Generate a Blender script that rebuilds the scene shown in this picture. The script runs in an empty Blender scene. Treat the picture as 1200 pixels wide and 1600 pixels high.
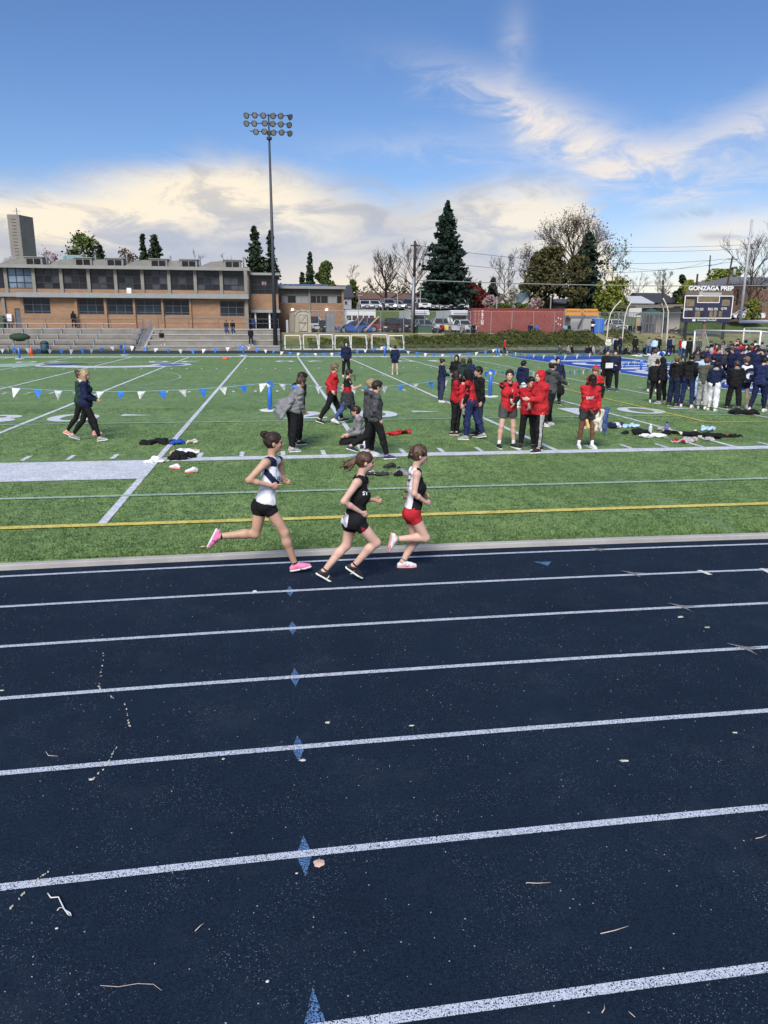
import bpy, bmesh, math, random
import numpy as np
from mathutils import Vector, Matrix, Quaternion
from mathutils.bvhtree import BVHTree
R = math.radians
SC = bpy.context.scene
COL = SC.collection
# -- camera
PITCH, YAW, ROLL, FPX, CAMH = 0.248037808, 0.145042370, 0.00444603293, 1170.46858, 2.89663
cam_data = bpy.data.cameras.new('camera')
cam_data.sensor_fit = 'HORIZONTAL'
cam_data.sensor_width = 36.0
cam_data.lens = FPX / 1200.0 * 36.0
cam_data.clip_start = 0.1
cam_data.clip_end = 6000.0
cam = bpy.data.objects.new('camera', cam_data)
COL.objects.link(cam)
cam.location = (0, 0, CAMH)
cam.rotation_euler = (Matrix.Rotation(-YAW, 3, 'Z') @ Matrix.Rotation(R(90) - PITCH, 3, 'X') @ Matrix.Rotation(ROLL, 3, 'Z')).to_euler()
SC.camera = cam
SC.view_settings.view_transform = 'Standard'
SC.view_settings.look = 'None'
SC.view_settings.exposure = 1.52
SC.view_settings.gamma = 1.0
SC.view_settings.use_curve_mapping = False
SC.cycles.use_denoising = True
SC.cycles.max_bounces = 6
SC.cycles.transparent_max_bounces = 24
SUN_ELEV, SUN_AZ = R(44.0), R(200.0)     # azimuth measured clockwise from +Y
sun_data = bpy.data.lights.new('sun', 'SUN')
sun_data.energy = 1.5
sun_data.angle = R(28.0)
sun_data.color = (1.0, 0.94, 0.86)
sun = bpy.data.objects.new('sun', sun_data)
COL.objects.link(sun)
sdir = Vector((math.sin(SUN_AZ) * math.cos(SUN_ELEV), math.cos(SUN_AZ) * math.cos(SUN_ELEV), math.sin(SUN_ELEV)))
sun.rotation_euler = sdir.to_track_quat('Z', 'Y').to_euler()
class X:
 """tiny expression wrapper around shader sockets"""
 nt = None
 def __init__(s, v):
  s.v = v
 @staticmethod
 def _m(op, *a, clamp=False):
  n = X.nt.nodes.new('ShaderNodeMath')
  n.operation = op
  n.use_clamp = clamp
  for i, q in enumerate(a):
   q = q.v if isinstance(q, X) else q
   if isinstance(q, (int, float)):
    n.inputs[i].default_value = q
   else:
    X.nt.links.new(q, n.inputs[i])
  return X(n.outputs[0])
 def __add__(s, o): return X._m('ADD', s, o)
 __radd__ = __add__
 def __sub__(s, o): return X._m('SUBTRACT', s, o)
 def __rsub__(s, o): return X._m('SUBTRACT', o, s)
 def __mul__(s, o): return X._m('MULTIPLY', s, o)
 __rmul__ = __mul__
 def __truediv__(s, o): return X._m('DIVIDE', s, o)
 def exp(s): return X._m('EXPONENT', s)
 def abs(s): return X._m('ABSOLUTE', s)
 def clamp(s): return X._m('ADD', s, 0.0, clamp=True)
 def max(s, o): return X._m('MAXIMUM', s, o)
 def min(s, o): return X._m('MINIMUM', s, o)
def sstep(x, a, b):
 n = X.nt.nodes.new('ShaderNodeMapRange')
 n.interpolation_type = 'SMOOTHSTEP'
 X.nt.links.new(x.v, n.inputs['Value'])
 n.inputs['From Min'].default_value = a
 n.inputs['From Max'].default_value = b
 return X(n.outputs['Result'])
def gauss(x, y, cx, cy, sx, sy, slope=0.0):
 """soft blob in the x, y plane; slope tilts it"""
 dx = x - cx
 dy = y - cy - dx * slope
 e = (dx * (1.0 / sx)) * (dx * (1.0 / sx)) + (dy * (1.0 / sy)) * (dy * (1.0 / sy))
 return (e * -1.0).exp()
def mixc(f, a, b):
 n = X.nt.nodes.new('ShaderNodeMix')
 n.data_type = 'RGBA'
 n.clamp_factor = True
 f = f.v if isinstance(f, X) else f
 if isinstance(f, (int, float)):
  n.inputs[0].default_value = f
 else:
  X.nt.links.new(f, n.inputs[0])
 for i, q in ((6, a), (7, b)):
  if isinstance(q, (tuple, list)):
   n.inputs[i].default_value = (*q, 1.0)
  else:
   X.nt.links.new(q, n.inputs[i])
 return n.outputs[2]
def build_world():
 w = bpy.data.worlds.new('World')
 SC.world = w
 w.use_nodes = True
 nt = w.node_tree
 nt.nodes.clear()
 X.nt = nt
 out = nt.nodes.new('ShaderNodeOutputWorld')
 bg = nt.nodes.new('ShaderNodeBackground')
 bg.inputs['Strength'].default_value = 0.1
 nt.links.new(bg.outputs[0], out.inputs[0])
 sky = nt.nodes.new('ShaderNodeTexSky')
 sky.sky_type = 'NISHITA'
 sky.sun_disc = False
 sky.sun_elevation = SUN_ELEV
 sky.sun_rotation = SUN_AZ
 sky.altitude = 600
 sky.air_density = 1.0
 sky.dust_density = 0.6
 sky.ozone_density = 2.0
 tc = nt.nodes.new('ShaderNodeTexCoord')
 sep = nt.nodes.new('ShaderNodeSeparateXYZ')
 nt.links.new(tc.outputs['Generated'], sep.inputs[0])
 x, y, z = (X(sep.outputs[i]) for i in range(3))
 az = X._m('ARCTAN2', x, y) * 57.29578           # degrees, 0 = +Y, positive to the right
 el = X._m('ARCSINE', z) * 57.29578
 def noise(sx, sy, scale, detail, rough, off=0.0, dist=0.0):
  c = nt.nodes.new('ShaderNodeCombineXYZ')
  nt.links.new((az * sx).v, c.inputs[0])
  nt.links.new((el * sy).v, c.inputs[1])
  c.inputs[2].default_value = off
  n = nt.nodes.new('ShaderNodeTexNoise')
  n.inputs['Scale'].default_value = scale
  n.inputs['Detail'].default_value = detail
  n.inputs['Roughness'].default_value = rough
  n.inputs['Distortion'].default_value = dist
  nt.links.new(c.outputs[0], n.inputs['Vector'])
  return X(n.outputs[0])
 nA = noise(0.045, 0.13, 1.6, 7.0, 0.62, 3.1, 0.35)     # broad, sideways stretched
 nB = noise(0.11, 0.30, 1.9, 8.0, 0.66, 9.7, 0.6)        # finer
 nC = noise(0.02, 0.09, 1.0, 3.0, 0.5, 21.0)
 nD = noise(0.5, 1.1, 1.3, 5.0, 0.6, 14.0)
 warp = (nA - 0.5) * 9.0
 warp2 = (nB - 0.5) * 5.0
 e2 = el + warp2
 e3 = el + (nB - 0.5) * 2.4 + (nA - 0.5) * 3.0
 top = (gauss(az, el * 0.0, -3.5, 0.0, 9.0, 1.0) * 2.6 + gauss(az, el * 0.0, 17.0, 0.0, 7.0, 1.0) * 1.3 + 8.2
           - sstep(az + (nB - 0.5) * 8.0, 21.0, 28.0) * 7.5)
 bank = sstep(top + 1.1 - e3, 0.0, 2.6)
 thin = sstep(nC, 0.35, 0.62)
 dtop = top - e3
 crest = gauss(dtop, el * 0.0, 1.9, 0.0, 2.5, 1.0)
 crest = crest * (0.35 + sstep(nB, 0.36, 0.62) * 0.9) * (1.0 - gauss(az, el * 0.0, 9.0, 0.0, 6.0, 1.0) * 0.8)
 low = gauss(az, el, 6.0, 2.2, 6.5, 2.4) + gauss(az, el, 31.0, 1.8, 8.0, 2.0) * 0.95 + gauss(az, e3, 32.0, 5.6, 6.0, 1.4) * 1.0
 st = (gauss(az, e2, 16.5, 14.6, 5.6, 1.25, -0.30) * 0.9 + gauss(az, e2, 22.5, 11.8, 6.0, 1.5, -0.38) * 1.0
          + gauss(az, e2, 32.0, 12.2, 8.5, 1.5, 0.30) * 0.95 + gauss(az, e2, 17.0, 17.3, 1.0, 2.3) * 0.45
          + gauss(az, e2, 27.0, 9.8, 9.0, 1.5, -0.05) * 0.75 + gauss(az, e2, 12.0, 11.8, 8.0, 1.0) * 0.35)
 st = st * (0.18 + sstep(nB, 0.28, 0.74) * 1.05)
 shred = (gauss(az, el, 29.6, 7.1, 2.6, 0.28, 0.05) + gauss(az, el, 31.5, 5.6, 2.5, 0.25)) * sstep(nB, 0.42, 0.55) * 0.6
 far_mask = sstep(az.abs(), 42.0, 62.0)
 other = sstep(nA + nB * 0.35, 0.62, 0.92) * far_mask * sstep(62.0 - el, 0.0, 30.0)
 col = sky.outputs[0]
 hsv = nt.nodes.new('ShaderNodeHueSaturation')
 hsv.inputs['Saturation'].default_value = 1.18
 hsv.inputs['Value'].default_value = SKY_VAL
 nt.links.new(col, hsv.inputs['Color'])
 gam = nt.nodes.new('ShaderNodeMix')
 gam.data_type = 'RGBA'; gam.blend_type = 'MULTIPLY'
 gam.inputs[0].default_value = 1.0
 nt.links.new(hsv.outputs[0], gam.inputs[6])
 gam.inputs[7].default_value = SKY_TINT
 col = gam.outputs[2]
 K = 10.0
 def kc(r, g, b): return (r * K, g * K, b * K)
 body = mixc(sstep(nB + (nD - 0.5) * 0.1, 0.36, 0.66), kc(*CL_BODY0), kc(*CL_BODY1))
 lowc = mixc(sstep(el, 0.5, 6.0), kc(*CL_LOW0), kc(*CL_LOW1))
 body = mixc(sstep(el, 4.0, 9.0), lowc, body)
 body = mixc((crest * 1.05).clamp(), body, kc(*CL_CREST))
 col = mixc((bank * (0.96 - thin * 0.12)).clamp(), col, body)
 col = mixc((st * 0.78).clamp(), col, kc(*CL_STREAK))
 col = mixc((low * (0.45 + nB * 0.7)).clamp() * 0.8, col, kc(*CL_GLOW))
 col = mixc(shred.clamp(), col, kc(0.145, 0.17, 0.215))
 col = mixc(other.clamp() * 0.8, col, kc(0.29, 0.275, 0.265))
 nt.links.new(col, bg.inputs['Color'])
SKY_VAL = 0.425
SKY_TINT = (0.98, 0.955, 1.07, 1.0)
CL_BODY0 = (0.172, 0.172, 0.184)
CL_BODY1 = (0.246, 0.226, 0.205)
CL_LOW0 = (0.235, 0.220, 0.215)
CL_LOW1 = (0.150, 0.164, 0.212)
CL_CREST = (0.368, 0.322, 0.248)
CL_STREAK = (0.305, 0.285, 0.275)
CL_GLOW = (0.38, 0.325, 0.255)
build_world()
# -- geometry of the view (pixel of the 1200 x 1600 photo -> world)
def ray(px, py):
 x, y = px - 600.0, 800.0 - py
 c, s = math.cos(ROLL), math.sin(ROLL)
 x, y = c * x - s * y, s * x + c * y
 fw = FPX * math.cos(PITCH) + y * math.sin(PITCH)
 up = -FPX * math.sin(PITCH) + y * math.cos(PITCH)
 return (x * math.cos(YAW) + fw * math.sin(YAW), -x * math.sin(YAW) + fw * math.cos(YAW), up)
def at(px, py, Y):
 """world point on the vertical plane y = Y"""
 r = ray(px, py)
 t = Y / r[1]
 return Vector((r[0] * t, Y, CAMH + r[2] * t))
def gr(px, py, z=0.0):
 """world point on the horizontal plane z"""
 r = ray(px, py)
 t = (z - CAMH) / r[2]
 return Vector((r[0] * t, r[1] * t, z))
def pxm(Y):
 return FPX / (Y * 1.01)
# -- materials
MATS = {}
def mat(name, col, rough=0.7, var=0.12, scale=8.0, bump=0.0, bscale=60.0, metal=0.0, spec=0.4, col2=None, detail=6.0):
 if name in MATS:
  return MATS[name]
 m = bpy.data.materials.new(name)
 m.use_nodes = True
 nt = m.node_tree
 b = nt.nodes['Principled BSDF']
 b.inputs['Roughness'].default_value = rough
 b.inputs['Metallic'].default_value = metal
 b.inputs['Specular IOR Level'].default_value = spec
 X.nt = nt
 tc = nt.nodes.new('ShaderNodeTexCoord')
 n = nt.nodes.new('ShaderNodeTexNoise')
 n.inputs['Scale'].default_value = scale
 n.inputs['Detail'].default_value = detail
 n.inputs['Roughness'].default_value = 0.65
 nt.links.new(tc.outputs['Object'], n.inputs['Vector'])
 f = sstep(X(n.outputs[0]), 0.28, 0.72)
 if col2 is None:
  a = tuple(c * (1 - var) for c in col)
  c2 = tuple(min(1, c * (1 + var)) for c in col)
 else:
  a, c2 = col, col2
 nt.links.new(mixc(f, a, c2), b.inputs['Base Color'])
 if bump > 0:
  n2 = nt.nodes.new('ShaderNodeTexNoise')
  n2.inputs['Scale'].default_value = bscale
  n2.inputs['Detail'].default_value = 4.0
  nt.links.new(tc.outputs['Object'], n2.inputs['Vector'])
  bp = nt.nodes.new('ShaderNodeBump')
  bp.inputs['Strength'].default_value = bump
  bp.inputs['Distance'].default_value = 0.02
  nt.links.new(n2.outputs[0], bp.inputs['Height'])
  nt.links.new(bp.outputs[0], b.inputs['Normal'])
 MATS[name] = m
 return m
def srgb(r, g, b):
 f = lambda c: (c / 255 / 12.92) if c / 255 <= 0.04045 else ((c / 255 + 0.055) / 1.055) ** 2.4
 return (f(r), f(g), f(b))
# -- mesh helpers
class MB:
 """collects shapes into one mesh"""
 def __init__(s):
  s.v = []; s.f = []; s.mi = []; s.m = 0
 def add(s, vs, fs):
  o = len(s.v)
  s.v.extend([tuple(p) for p in vs])
  for f in fs:
   s.f.append(tuple(i + o for i in f)); s.mi.append(s.m)
  return s
 def box(s, c, d, rz=0.0, rx=0.0, taper=1.0):
  x, y, z = d[0] / 2, d[1] / 2, d[2] / 2
  M = Matrix.Translation(c) @ Matrix.Rotation(rz, 4, 'Z') @ Matrix.Rotation(rx, 4, 'X')
  vs = [M @ Vector((a * (x if e < 0 else x * taper), b * (y if e < 0 else y * taper), e * z)) for e in (-1, 1) for a, b in ((-1, -1), (1, -1), (1, 1), (-1, 1))]
  return s.add(vs, [(0, 3, 2, 1), (4, 5, 6, 7), (0, 1, 5, 4), (1, 2, 6, 5), (2, 3, 7, 6), (3, 0, 4, 7)])
 def span(s, lo, hi):
  return s.box([(a + b) / 2 for a, b in zip(lo, hi)], [b - a for a, b in zip(lo, hi)])
 def tube(s, pts, rad, n=8, cap=True, flat=1.0):
  pts = [Vector(p) for p in pts]
  if not isinstance(rad, (list, tuple)):
   rad = [rad] * len(pts)
  up = Vector((0, 0, 1)); vs = []; prev = None
  for i, p in enumerate(pts):
   t = (pts[min(i + 1, len(pts) - 1)] - pts[max(i - 1, 0)])
   t = t.normalized() if t.length > 1e-9 else Vector((0, 0, 1))
   if prev is None:
    a = t.cross(up)
    if a.length < 0.1: a = t.cross(Vector((1, 0, 0)))
   else:
    a = prev - t * prev.dot(t)
   a.normalize(); prev = a
   b = t.cross(a)
   for k in range(n):
    w = 2 * math.pi * k / n
    vs.append(p + (a * math.cos(w) + b * math.sin(w) * flat) * rad[i])
  fs = []
  for i in range(len(pts) - 1):
   for k in range(n):
    k2 = (k + 1) % n
    fs.append((i * n + k, i * n + k2, (i + 1) * n + k2, (i + 1) * n + k))
  if cap:
   fs.append(tuple(reversed(range(n)))); fs.append(tuple(range((len(pts) - 1) * n, len(pts) * n)))
  return s.add(vs, fs)
 def bar(s, a, b, w, h=None):
  """rectangular bar from a to b"""
  h = h or w
  a, b = Vector(a), Vector(b); t = (b - a).normalized()
  u = t.cross(Vector((0, 0, 1)))
  if u.length < 0.05: u = Vector((1, 0, 0))
  u.normalize(); v = u.cross(t)
  vs = [p + u * i * w / 2 + v * j * h / 2 for p in (a, b) for i, j in ((-1, -1), (1, -1), (1, 1), (-1, 1))]
  return s.add(vs, [(0, 1, 2, 3), (7, 6, 5, 4), (0, 4, 5, 1), (1, 5, 6, 2), (2, 6, 7, 3), (3, 7, 4, 0)])
 def prism(s, poly, a, b, axis='y'):
  """polygon in the other two axes extruded from a to b along axis"""
  n = len(poly); vs = []
  for w in (a, b):
   for p in poly:
    vs.append({'y': (p[0], w, p[1]), 'x': (w, p[0], p[1]), 'z': (p[0], p[1], w)}[axis])
  fs = [tuple(range(n)), tuple(range(2 * n - 1, n - 1, -1))]
  for i in range(n):
   j = (i + 1) % n
   fs.append((i, i + n, j + n, j))
  return s.add(vs, fs)
 def ell(s, c, r, nu=10, nv=7, jit=0.0, rng=None):
  vs = []; fs = []
  for i in range(nv + 1):
   th = math.pi * i / nv
   for k in range(nu):
    ph = 2 * math.pi * k / nu
    q = 1 + (rng.uniform(-jit, jit) if rng else 0)
    vs.append((c[0] + r[0] * q * math.sin(th) * math.cos(ph), c[1] + r[1] * q * math.sin(th) * math.sin(ph), c[2] + r[2] * q * math.cos(th)))
  for i in range(nv):
   for k in range(nu):
    k2 = (k + 1) % nu
    fs.append((i * nu + k, (i + 1) * nu + k, (i + 1) * nu + k2, i * nu + k2))
  return s.add(vs, fs)
 def mesh(s, name, ms, smooth=False):
  me = bpy.data.meshes.new(name)
  me.from_pydata(s.v, [], s.f)
  ms = ms if isinstance(ms, (list, tuple)) else [ms]
  for m in ms: me.materials.append(m)
  if len(ms) > 1:
   me.polygons.foreach_set('material_index', s.mi)
  if smooth:
   me.polygons.foreach_set('use_smooth', [True] * len(me.polygons))
  me.update()
  return me
 def build(s, name, ms, parent=None, smooth=False, loc=None):
  return link(name, s.mesh(name, ms, smooth), parent, loc)
def link(name, data, parent=None, loc=None):
 o = bpy.data.objects.new(name, data)
 COL.objects.link(o)
 if parent is not None: o.parent = parent
 if loc is not None: o.location = loc
 return o
def tag(o, label=None, cat=None, group=None, kind=None):
 if label: o['label'] = label
 if cat: o['category'] = cat
 if group: o['group'] = group
 if kind: o['kind'] = kind
 return o
def empty(name, loc=(0, 0, 0), rz=0.0, label=None, cat=None, group=None):
 o = bpy.data.objects.new(name, None)
 COL.objects.link(o)
 o.location = loc; o.rotation_euler = (0, 0, rz)
 o.empty_display_size = 0.2
 return tag(o, label, cat, group)
def dup(root, loc=None, rz=None, label=None, scale=None, recolor=None):
 def cp(o, par):
  c = o.copy(); COL.objects.link(c)
  if par is not None:
   c.parent = par
  for ch in kids.get(o.name, []): cp(ch, c)
  return c
 kids = {}
 def walk(o):
  kids[o.name] = list(o.children)
  for k in o.children: walk(k)
 walk(root)
 r = cp(root, None)
 if loc is not None: r.location = loc
 if rz is not None: r.rotation_euler = (0, 0, rz)
 if scale is not None: r.scale = (scale,) * 3 if isinstance(scale, (int, float)) else scale
 if label: r['label'] = label
 if recolor:
  def rc(o):
   if o.type == 'MESH':
    hit = [i for i, m in enumerate(o.data.materials) if m and m.name in recolor]
    if hit:
     o.data = o.data.copy()
     for i in hit: o.data.materials[i] = recolor[o.data.materials[i].name]
   for k in o.children: rc(k)
  rc(r)
 return r
def text_mesh(txt, size, extrude=0.0, name='lettering', align='CENTER', spacing=1.0, bold=0.0):
 c = bpy.data.curves.new(name, 'FONT')
 c.body = txt; c.size = size; c.extrude = extrude; c.align_x = align; c.align_y = 'CENTER'
 c.space_character = spacing; c.offset = bold
 o = bpy.data.objects.new(name, c)
 COL.objects.link(o)
 bpy.context.view_layer.update()
 me = bpy.data.meshes.new_from_object(o)
 bpy.data.objects.remove(o); bpy.data.curves.remove(c)
 return me
# -- ground materials
def ground_mats():
 m = bpy.data.materials.new('track_rubber'); m.use_nodes = True; nt = m.node_tree; X.nt = nt
 b = nt.nodes['Principled BSDF']; b.inputs['Roughness'].default_value = 0.9; b.inputs['Specular IOR Level'].default_value = 0.15
 tc = nt.nodes.new('ShaderNodeTexCoord')
 def noi(sc, det, rg=0.6):
  n = nt.nodes.new('ShaderNodeTexNoise'); n.inputs['Scale'].default_value = sc; n.inputs['Detail'].default_value = det; n.inputs['Roughness'].default_value = rg
  nt.links.new(tc.outputs['Object'], n.inputs['Vector']); return X(n.outputs[0])
 def vor(sc, feat='F1'):
  n = nt.nodes.new('ShaderNodeTexVoronoi'); n.inputs['Scale'].default_value = sc; n.feature = feat
  nt.links.new(tc.outputs['Object'], n.inputs['Vector']); return n
 big = noi(0.7, 5.0); med = noi(6.0, 6.0); fine = noi(140.0, 3.0, 0.7)
 v1 = vor(230.0); g = nt.nodes.new('ShaderNodeSeparateColor'); nt.links.new(v1.outputs['Color'], g.inputs[0])
 grain = X(g.outputs[0])
 c = mixc(sstep(grain * 0.6 + fine * 0.5, 0.25, 0.85), (0.0022, 0.0062, 0.0152), (0.0108, 0.0240, 0.0475))
 c = mixc((sstep(big * 0.6 + med * 0.4, 0.46, 0.62) * 0.5).clamp(), c, (0.0098, 0.0212, 0.041))
 mot = noi(48.0, 4.0, 0.75); c = mixc((sstep(mot, 0.45, 0.68) * 0.55).clamp(), c, (0.0145, 0.029, 0.054))
 pale = sstep(grain, 0.968, 0.98) * sstep(noi(2.3, 4.0) , 0.40, 0.66)
 c = mixc((pale * 0.75).clamp(), c, (0.20, 0.23, 0.29))
 sc_ = noi(1.3, 8.0, 0.72); c = mixc((sstep(sc_, 0.50, 0.72) * 0.45).clamp(), c, (0.026, 0.038, 0.058)); c = mixc((sstep(noi(0.45, 6.0) , 0.52, 0.70) * 0.35).clamp(), c, (0.0035, 0.009, 0.020))
 v2 = vor(17.0); d2 = X(v2.outputs['Distance']); g2 = nt.nodes.new('ShaderNodeSeparateColor'); nt.links.new(v2.outputs['Color'], g2.inputs[0])
 fleck = sstep(d2 * -1.0, -0.085, -0.045) * sstep(X(g2.outputs[1]), 0.62, 0.66)
 c = mixc((fleck * 0.7).clamp(), c, (0.55, 0.56, 0.56))
 nt.links.new(c, b.inputs['Base Color'])
 bp = nt.nodes.new('ShaderNodeBump'); bp.inputs['Strength'].default_value = 0.55; bp.inputs['Distance'].default_value = 0.004
 nt.links.new((grain * 0.5 + fine).v, bp.inputs['Height']); nt.links.new(bp.outputs[0], b.inputs['Normal'])
 MATS['track'] = m
 def paint(name, c0, c1, thr, base=(0.012, 0.018, 0.035)):
  m = bpy.data.materials.new(name); m.use_nodes = True; nt = m.node_tree; X.nt = nt
  b = nt.nodes['Principled BSDF']; b.inputs['Roughness'].default_value = 0.75; b.inputs['Specular IOR Level'].default_value = 0.2
  tc = nt.nodes.new('ShaderNodeTexCoord')
  v = nt.nodes.new('ShaderNodeTexVoronoi'); v.inputs['Scale'].default_value = 200.0; nt.links.new(tc.outputs['Object'], v.inputs['Vector'])
  g = nt.nodes.new('ShaderNodeSeparateColor'); nt.links.new(v.outputs['Color'], g.inputs[0])
  n = nt.nodes.new('ShaderNodeTexNoise'); n.inputs['Scale'].default_value = 9.0; n.inputs['Detail'].default_value = 5.0; nt.links.new(tc.outputs['Object'], n.inputs['Vector'])
  w = X(g.outputs[0]) + (X(n.outputs[0]) - 0.5) * 0.35
  c = mixc(X(g.outputs[1]), c0, c1)
  c = mixc(sstep(w, thr, thr + 0.04), c, base)
  nt.links.new(c, b.inputs['Base Color'])
  bp = nt.nodes.new('ShaderNodeBump'); bp.inputs['Strength'].default_value = 0.5; bp.inputs['Distance'].default_value = 0.004
  nt.links.new(g.outputs[0], bp.inputs['Height']); nt.links.new(bp.outputs[0], b.inputs['Normal'])
  MATS[name] = m
 paint('track_white', (0.36, 0.41, 0.50), (0.64, 0.69, 0.79), 0.80)
 paint('track_blue', (0.07, 0.17, 0.38), (0.12, 0.24, 0.44), 0.56)
 paint('track_grey', (0.22, 0.23, 0.23), (0.36, 0.37, 0.37), 0.62)
 paint('track_palemark', (0.60, 0.61, 0.58), (0.75, 0.75, 0.72), 0.95)
 def turf(name, lo, hi, fleckc=None, paintcol=None):
  m = bpy.data.materials.new(name); m.use_nodes = True; nt = m.node_tree; X.nt = nt
  b = nt.nodes['Principled BSDF']; b.inputs['Roughness'].default_value = 0.6; b.inputs['Specular IOR Level'].default_value = 0.3
  tc = nt.nodes.new('ShaderNodeTexCoord')
  def noi(sc, det, rg=0.6, mp=None):
   n = nt.nodes.new('ShaderNodeTexNoise'); n.inputs['Scale'].default_value = sc; n.inputs['Detail'].default_value = det; n.inputs['Roughness'].default_value = rg
   src = tc.outputs['Object']
   if mp:
    q = nt.nodes.new('ShaderNodeMapping'); q.inputs['Scale'].default_value = mp; nt.links.new(src, q.inputs[0]); src = q.outputs[0]
   nt.links.new(src, n.inputs['Vector']); return X(n.outputs[0])
  blade = noi(34.0, 4.0, 0.75, (1.0, 0.45, 1.0)); clump = noi(7.0, 5.0, 0.7); tuft = noi(2.2, 4.0, 0.65, (1.0, 0.5, 1.0)); broad = noi(0.25, 3.0)
  f = sstep(blade * 1.0 + clump * 0.5 + tuft * 0.25 - 0.335, 0.41, 0.67)
  c = mixc(f, lo, hi)
  c = mixc((sstep(broad, 0.35, 0.7) * 0.35).clamp(), c, tuple(q * 1.25 for q in lo))
  if fleckc:
   c = mixc((sstep(noi(60.0, 2.0), 0.70, 0.76) * 0.6).clamp(), c, fleckc)
  nt.links.new(c, b.inputs['Base Color'])
  bp = nt.nodes.new('ShaderNodeBump'); bp.inputs['Strength'].default_value = 0.9; bp.inputs['Distance'].default_value = 0.03
  nt.links.new((blade + clump * 0.6).v, bp.inputs['Height']); nt.links.new(bp.outputs[0], b.inputs['Normal'])
  MATS[name] = m
 turf('turf', (0.062, 0.124, 0.036), (0.268, 0.392, 0.138), (0.36, 0.42, 0.28))
 turf('turf_white', (0.46, 0.50, 0.56), (0.80, 0.83, 0.88))
 turf('turf_mint', (0.22, 0.36, 0.27), (0.44, 0.58, 0.46))
 turf('turf_yellow', (0.52, 0.42, 0.08), (0.85, 0.74, 0.22))
 turf('turf_blue', (0.012, 0.045, 0.24), (0.035, 0.115, 0.45))
 turf('lawn_green', (0.045, 0.075, 0.020), (0.105, 0.150, 0.045))
 turf('lawn_dry', (0.115, 0.110, 0.045), (0.255, 0.225, 0.115), (0.35, 0.30, 0.2))
ground_mats()
TC = 0.00344      # gentle bow of the near track edge
def track_y(x, y0):
 return y0 + 0.0187 * x - TC * x * x
def strip(name, y0, wd, m, x0=-45.0, x1=60.0, z=0.008, n=70, parent=None):
 mb = MB(); vs = []; fs = []
 for i in range(n + 1):
  x = x0 + (x1 - x0) * i / n
  xx = max(-12.0, min(15.0, x))
  yb = track_y(xx, y0) + (x - xx) * (0.0187 - 2 * TC * xx)
  vs += [(x, yb - wd / 2, z), (x, yb + wd / 2, z)]
 for i in range(n):
  fs.append((2 * i, 2 * i + 2, 2 * i + 3, 2 * i + 1))
 return mb.add(vs, fs).build(name, m, parent)
def sheet(name, poly, z, m, kind='structure', parent=None):
 mb = MB()
 mb.add([(p[0], p[1], z) for p in poly], [tuple(range(len(poly)))])
 o = mb.build(name, m, parent)
 if parent is None and kind: o['kind'] = kind
 return o
M_CONC = mat('concrete', (0.30, 0.29, 0.27), 0.85, 0.18, 1.5, 0.25, 30)
M_CONC2 = mat('concrete_pale', (0.40, 0.39, 0.37), 0.85, 0.14, 2.0, 0.2, 30)
M_ASPH = mat('asphalt', (0.105, 0.105, 0.110), 0.9, 0.2, 0.8, 0.2, 50)
M_ASPHD = mat('asphalt_dark', (0.030, 0.033, 0.040), 0.85, 0.2, 0.8, 0.2, 50)
M_FARG = mat('far_ground', (0.085, 0.095, 0.045), 0.95, 0.3, 0.05, 0.1, 5)
sheet('ground', [(-3000, -300), (3000, -300), (3000, 4000), (-3000, 4000)], -0.06, M_FARG)
mb = MB(); n = 70; vs = []; fs = []
for i in range(n + 1):
 x = -45 + 105 * i / n
 xx = max(-12.0, min(15.0, x)); yb = track_y(xx, 9.19) + (x - xx) * (0.0187 - 2 * TC * xx)
 vs += [(x, -6.0, 0.0), (x, yb, 0.0)]
for i in range(n): fs.append((2 * i, 2 * i + 2, 2 * i + 3, 2 * i + 1))
tag(mb.add(vs, fs).build('running_track', MATS['track']), kind='structure')
LY = 9.03; LW = 1.0807
lane_y = []
for k, py in enumerate((872.6, 916.2, 973.7, 1048.7, 1156.8, 1321.5, 1594.0)):
 g = gr(600, py); lane_y.append(g.y - (0.0187 * g.x - TC * g.x * g.x))
for k, y in enumerate(lane_y):
 o = strip('lane_line', y, 0.056, MATS['track_white'], z=0.005 + 0.0001 * k, n=90)
 tag(o, kind='structure')
def curb():
 mb = MB(); vs = []; fs = []; n = 70
 for i in range(n + 1):
  x = -45 + 105 * i / n
  xx = max(-12.0, min(15.0, x)); yb = track_y(xx, 9.17) + (x - xx) * (0.0187 - 2 * TC * xx)
  vs += [(x, yb, 0.0), (x, yb, 0.055), (x, yb + 0.012, 0.062), (x, yb + 0.105, 0.062), (x, yb + 0.11, 0.0)]
 for i in range(n):
  for k in range(4): fs.append((5 * i + k, 5 * i + 5 + k, 5 * i + 6 + k, 5 * i + 1 + k))
 o = mb.add(vs, fs).build('track_curb', M_CONC2)
 tag(o, kind='structure')
curb()
mb = MB(); vs = []; fs = []; n = 60
for i in range(n + 1):
 x = -60 + 135 * i / n
 xx = max(-12.0, min(15.0, x)); yb = track_y(xx, 9.30) + (x - xx) * (0.0187 - 2 * TC * xx)
 vs += [(x, yb, 0.03), (x, 74.0, 0.03)]
for i in range(n): fs.append((2 * i, 2 * i + 2, 2 * i + 3, 2 * i + 1))
tag(mb.add(vs, fs).build('turf_field', MATS['turf']), kind='structure')
ZT = 0.034
sheet('far_track', [(-90, 71.8), (95, 71.8), (95, 81.5), (-90, 81.5)], 0.036, mat('far_rubber', (0.018, 0.026, 0.048), 0.8, 0.2, 1.0))
FM = empty('field_markings'); FM['kind'] = 'structure'
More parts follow.
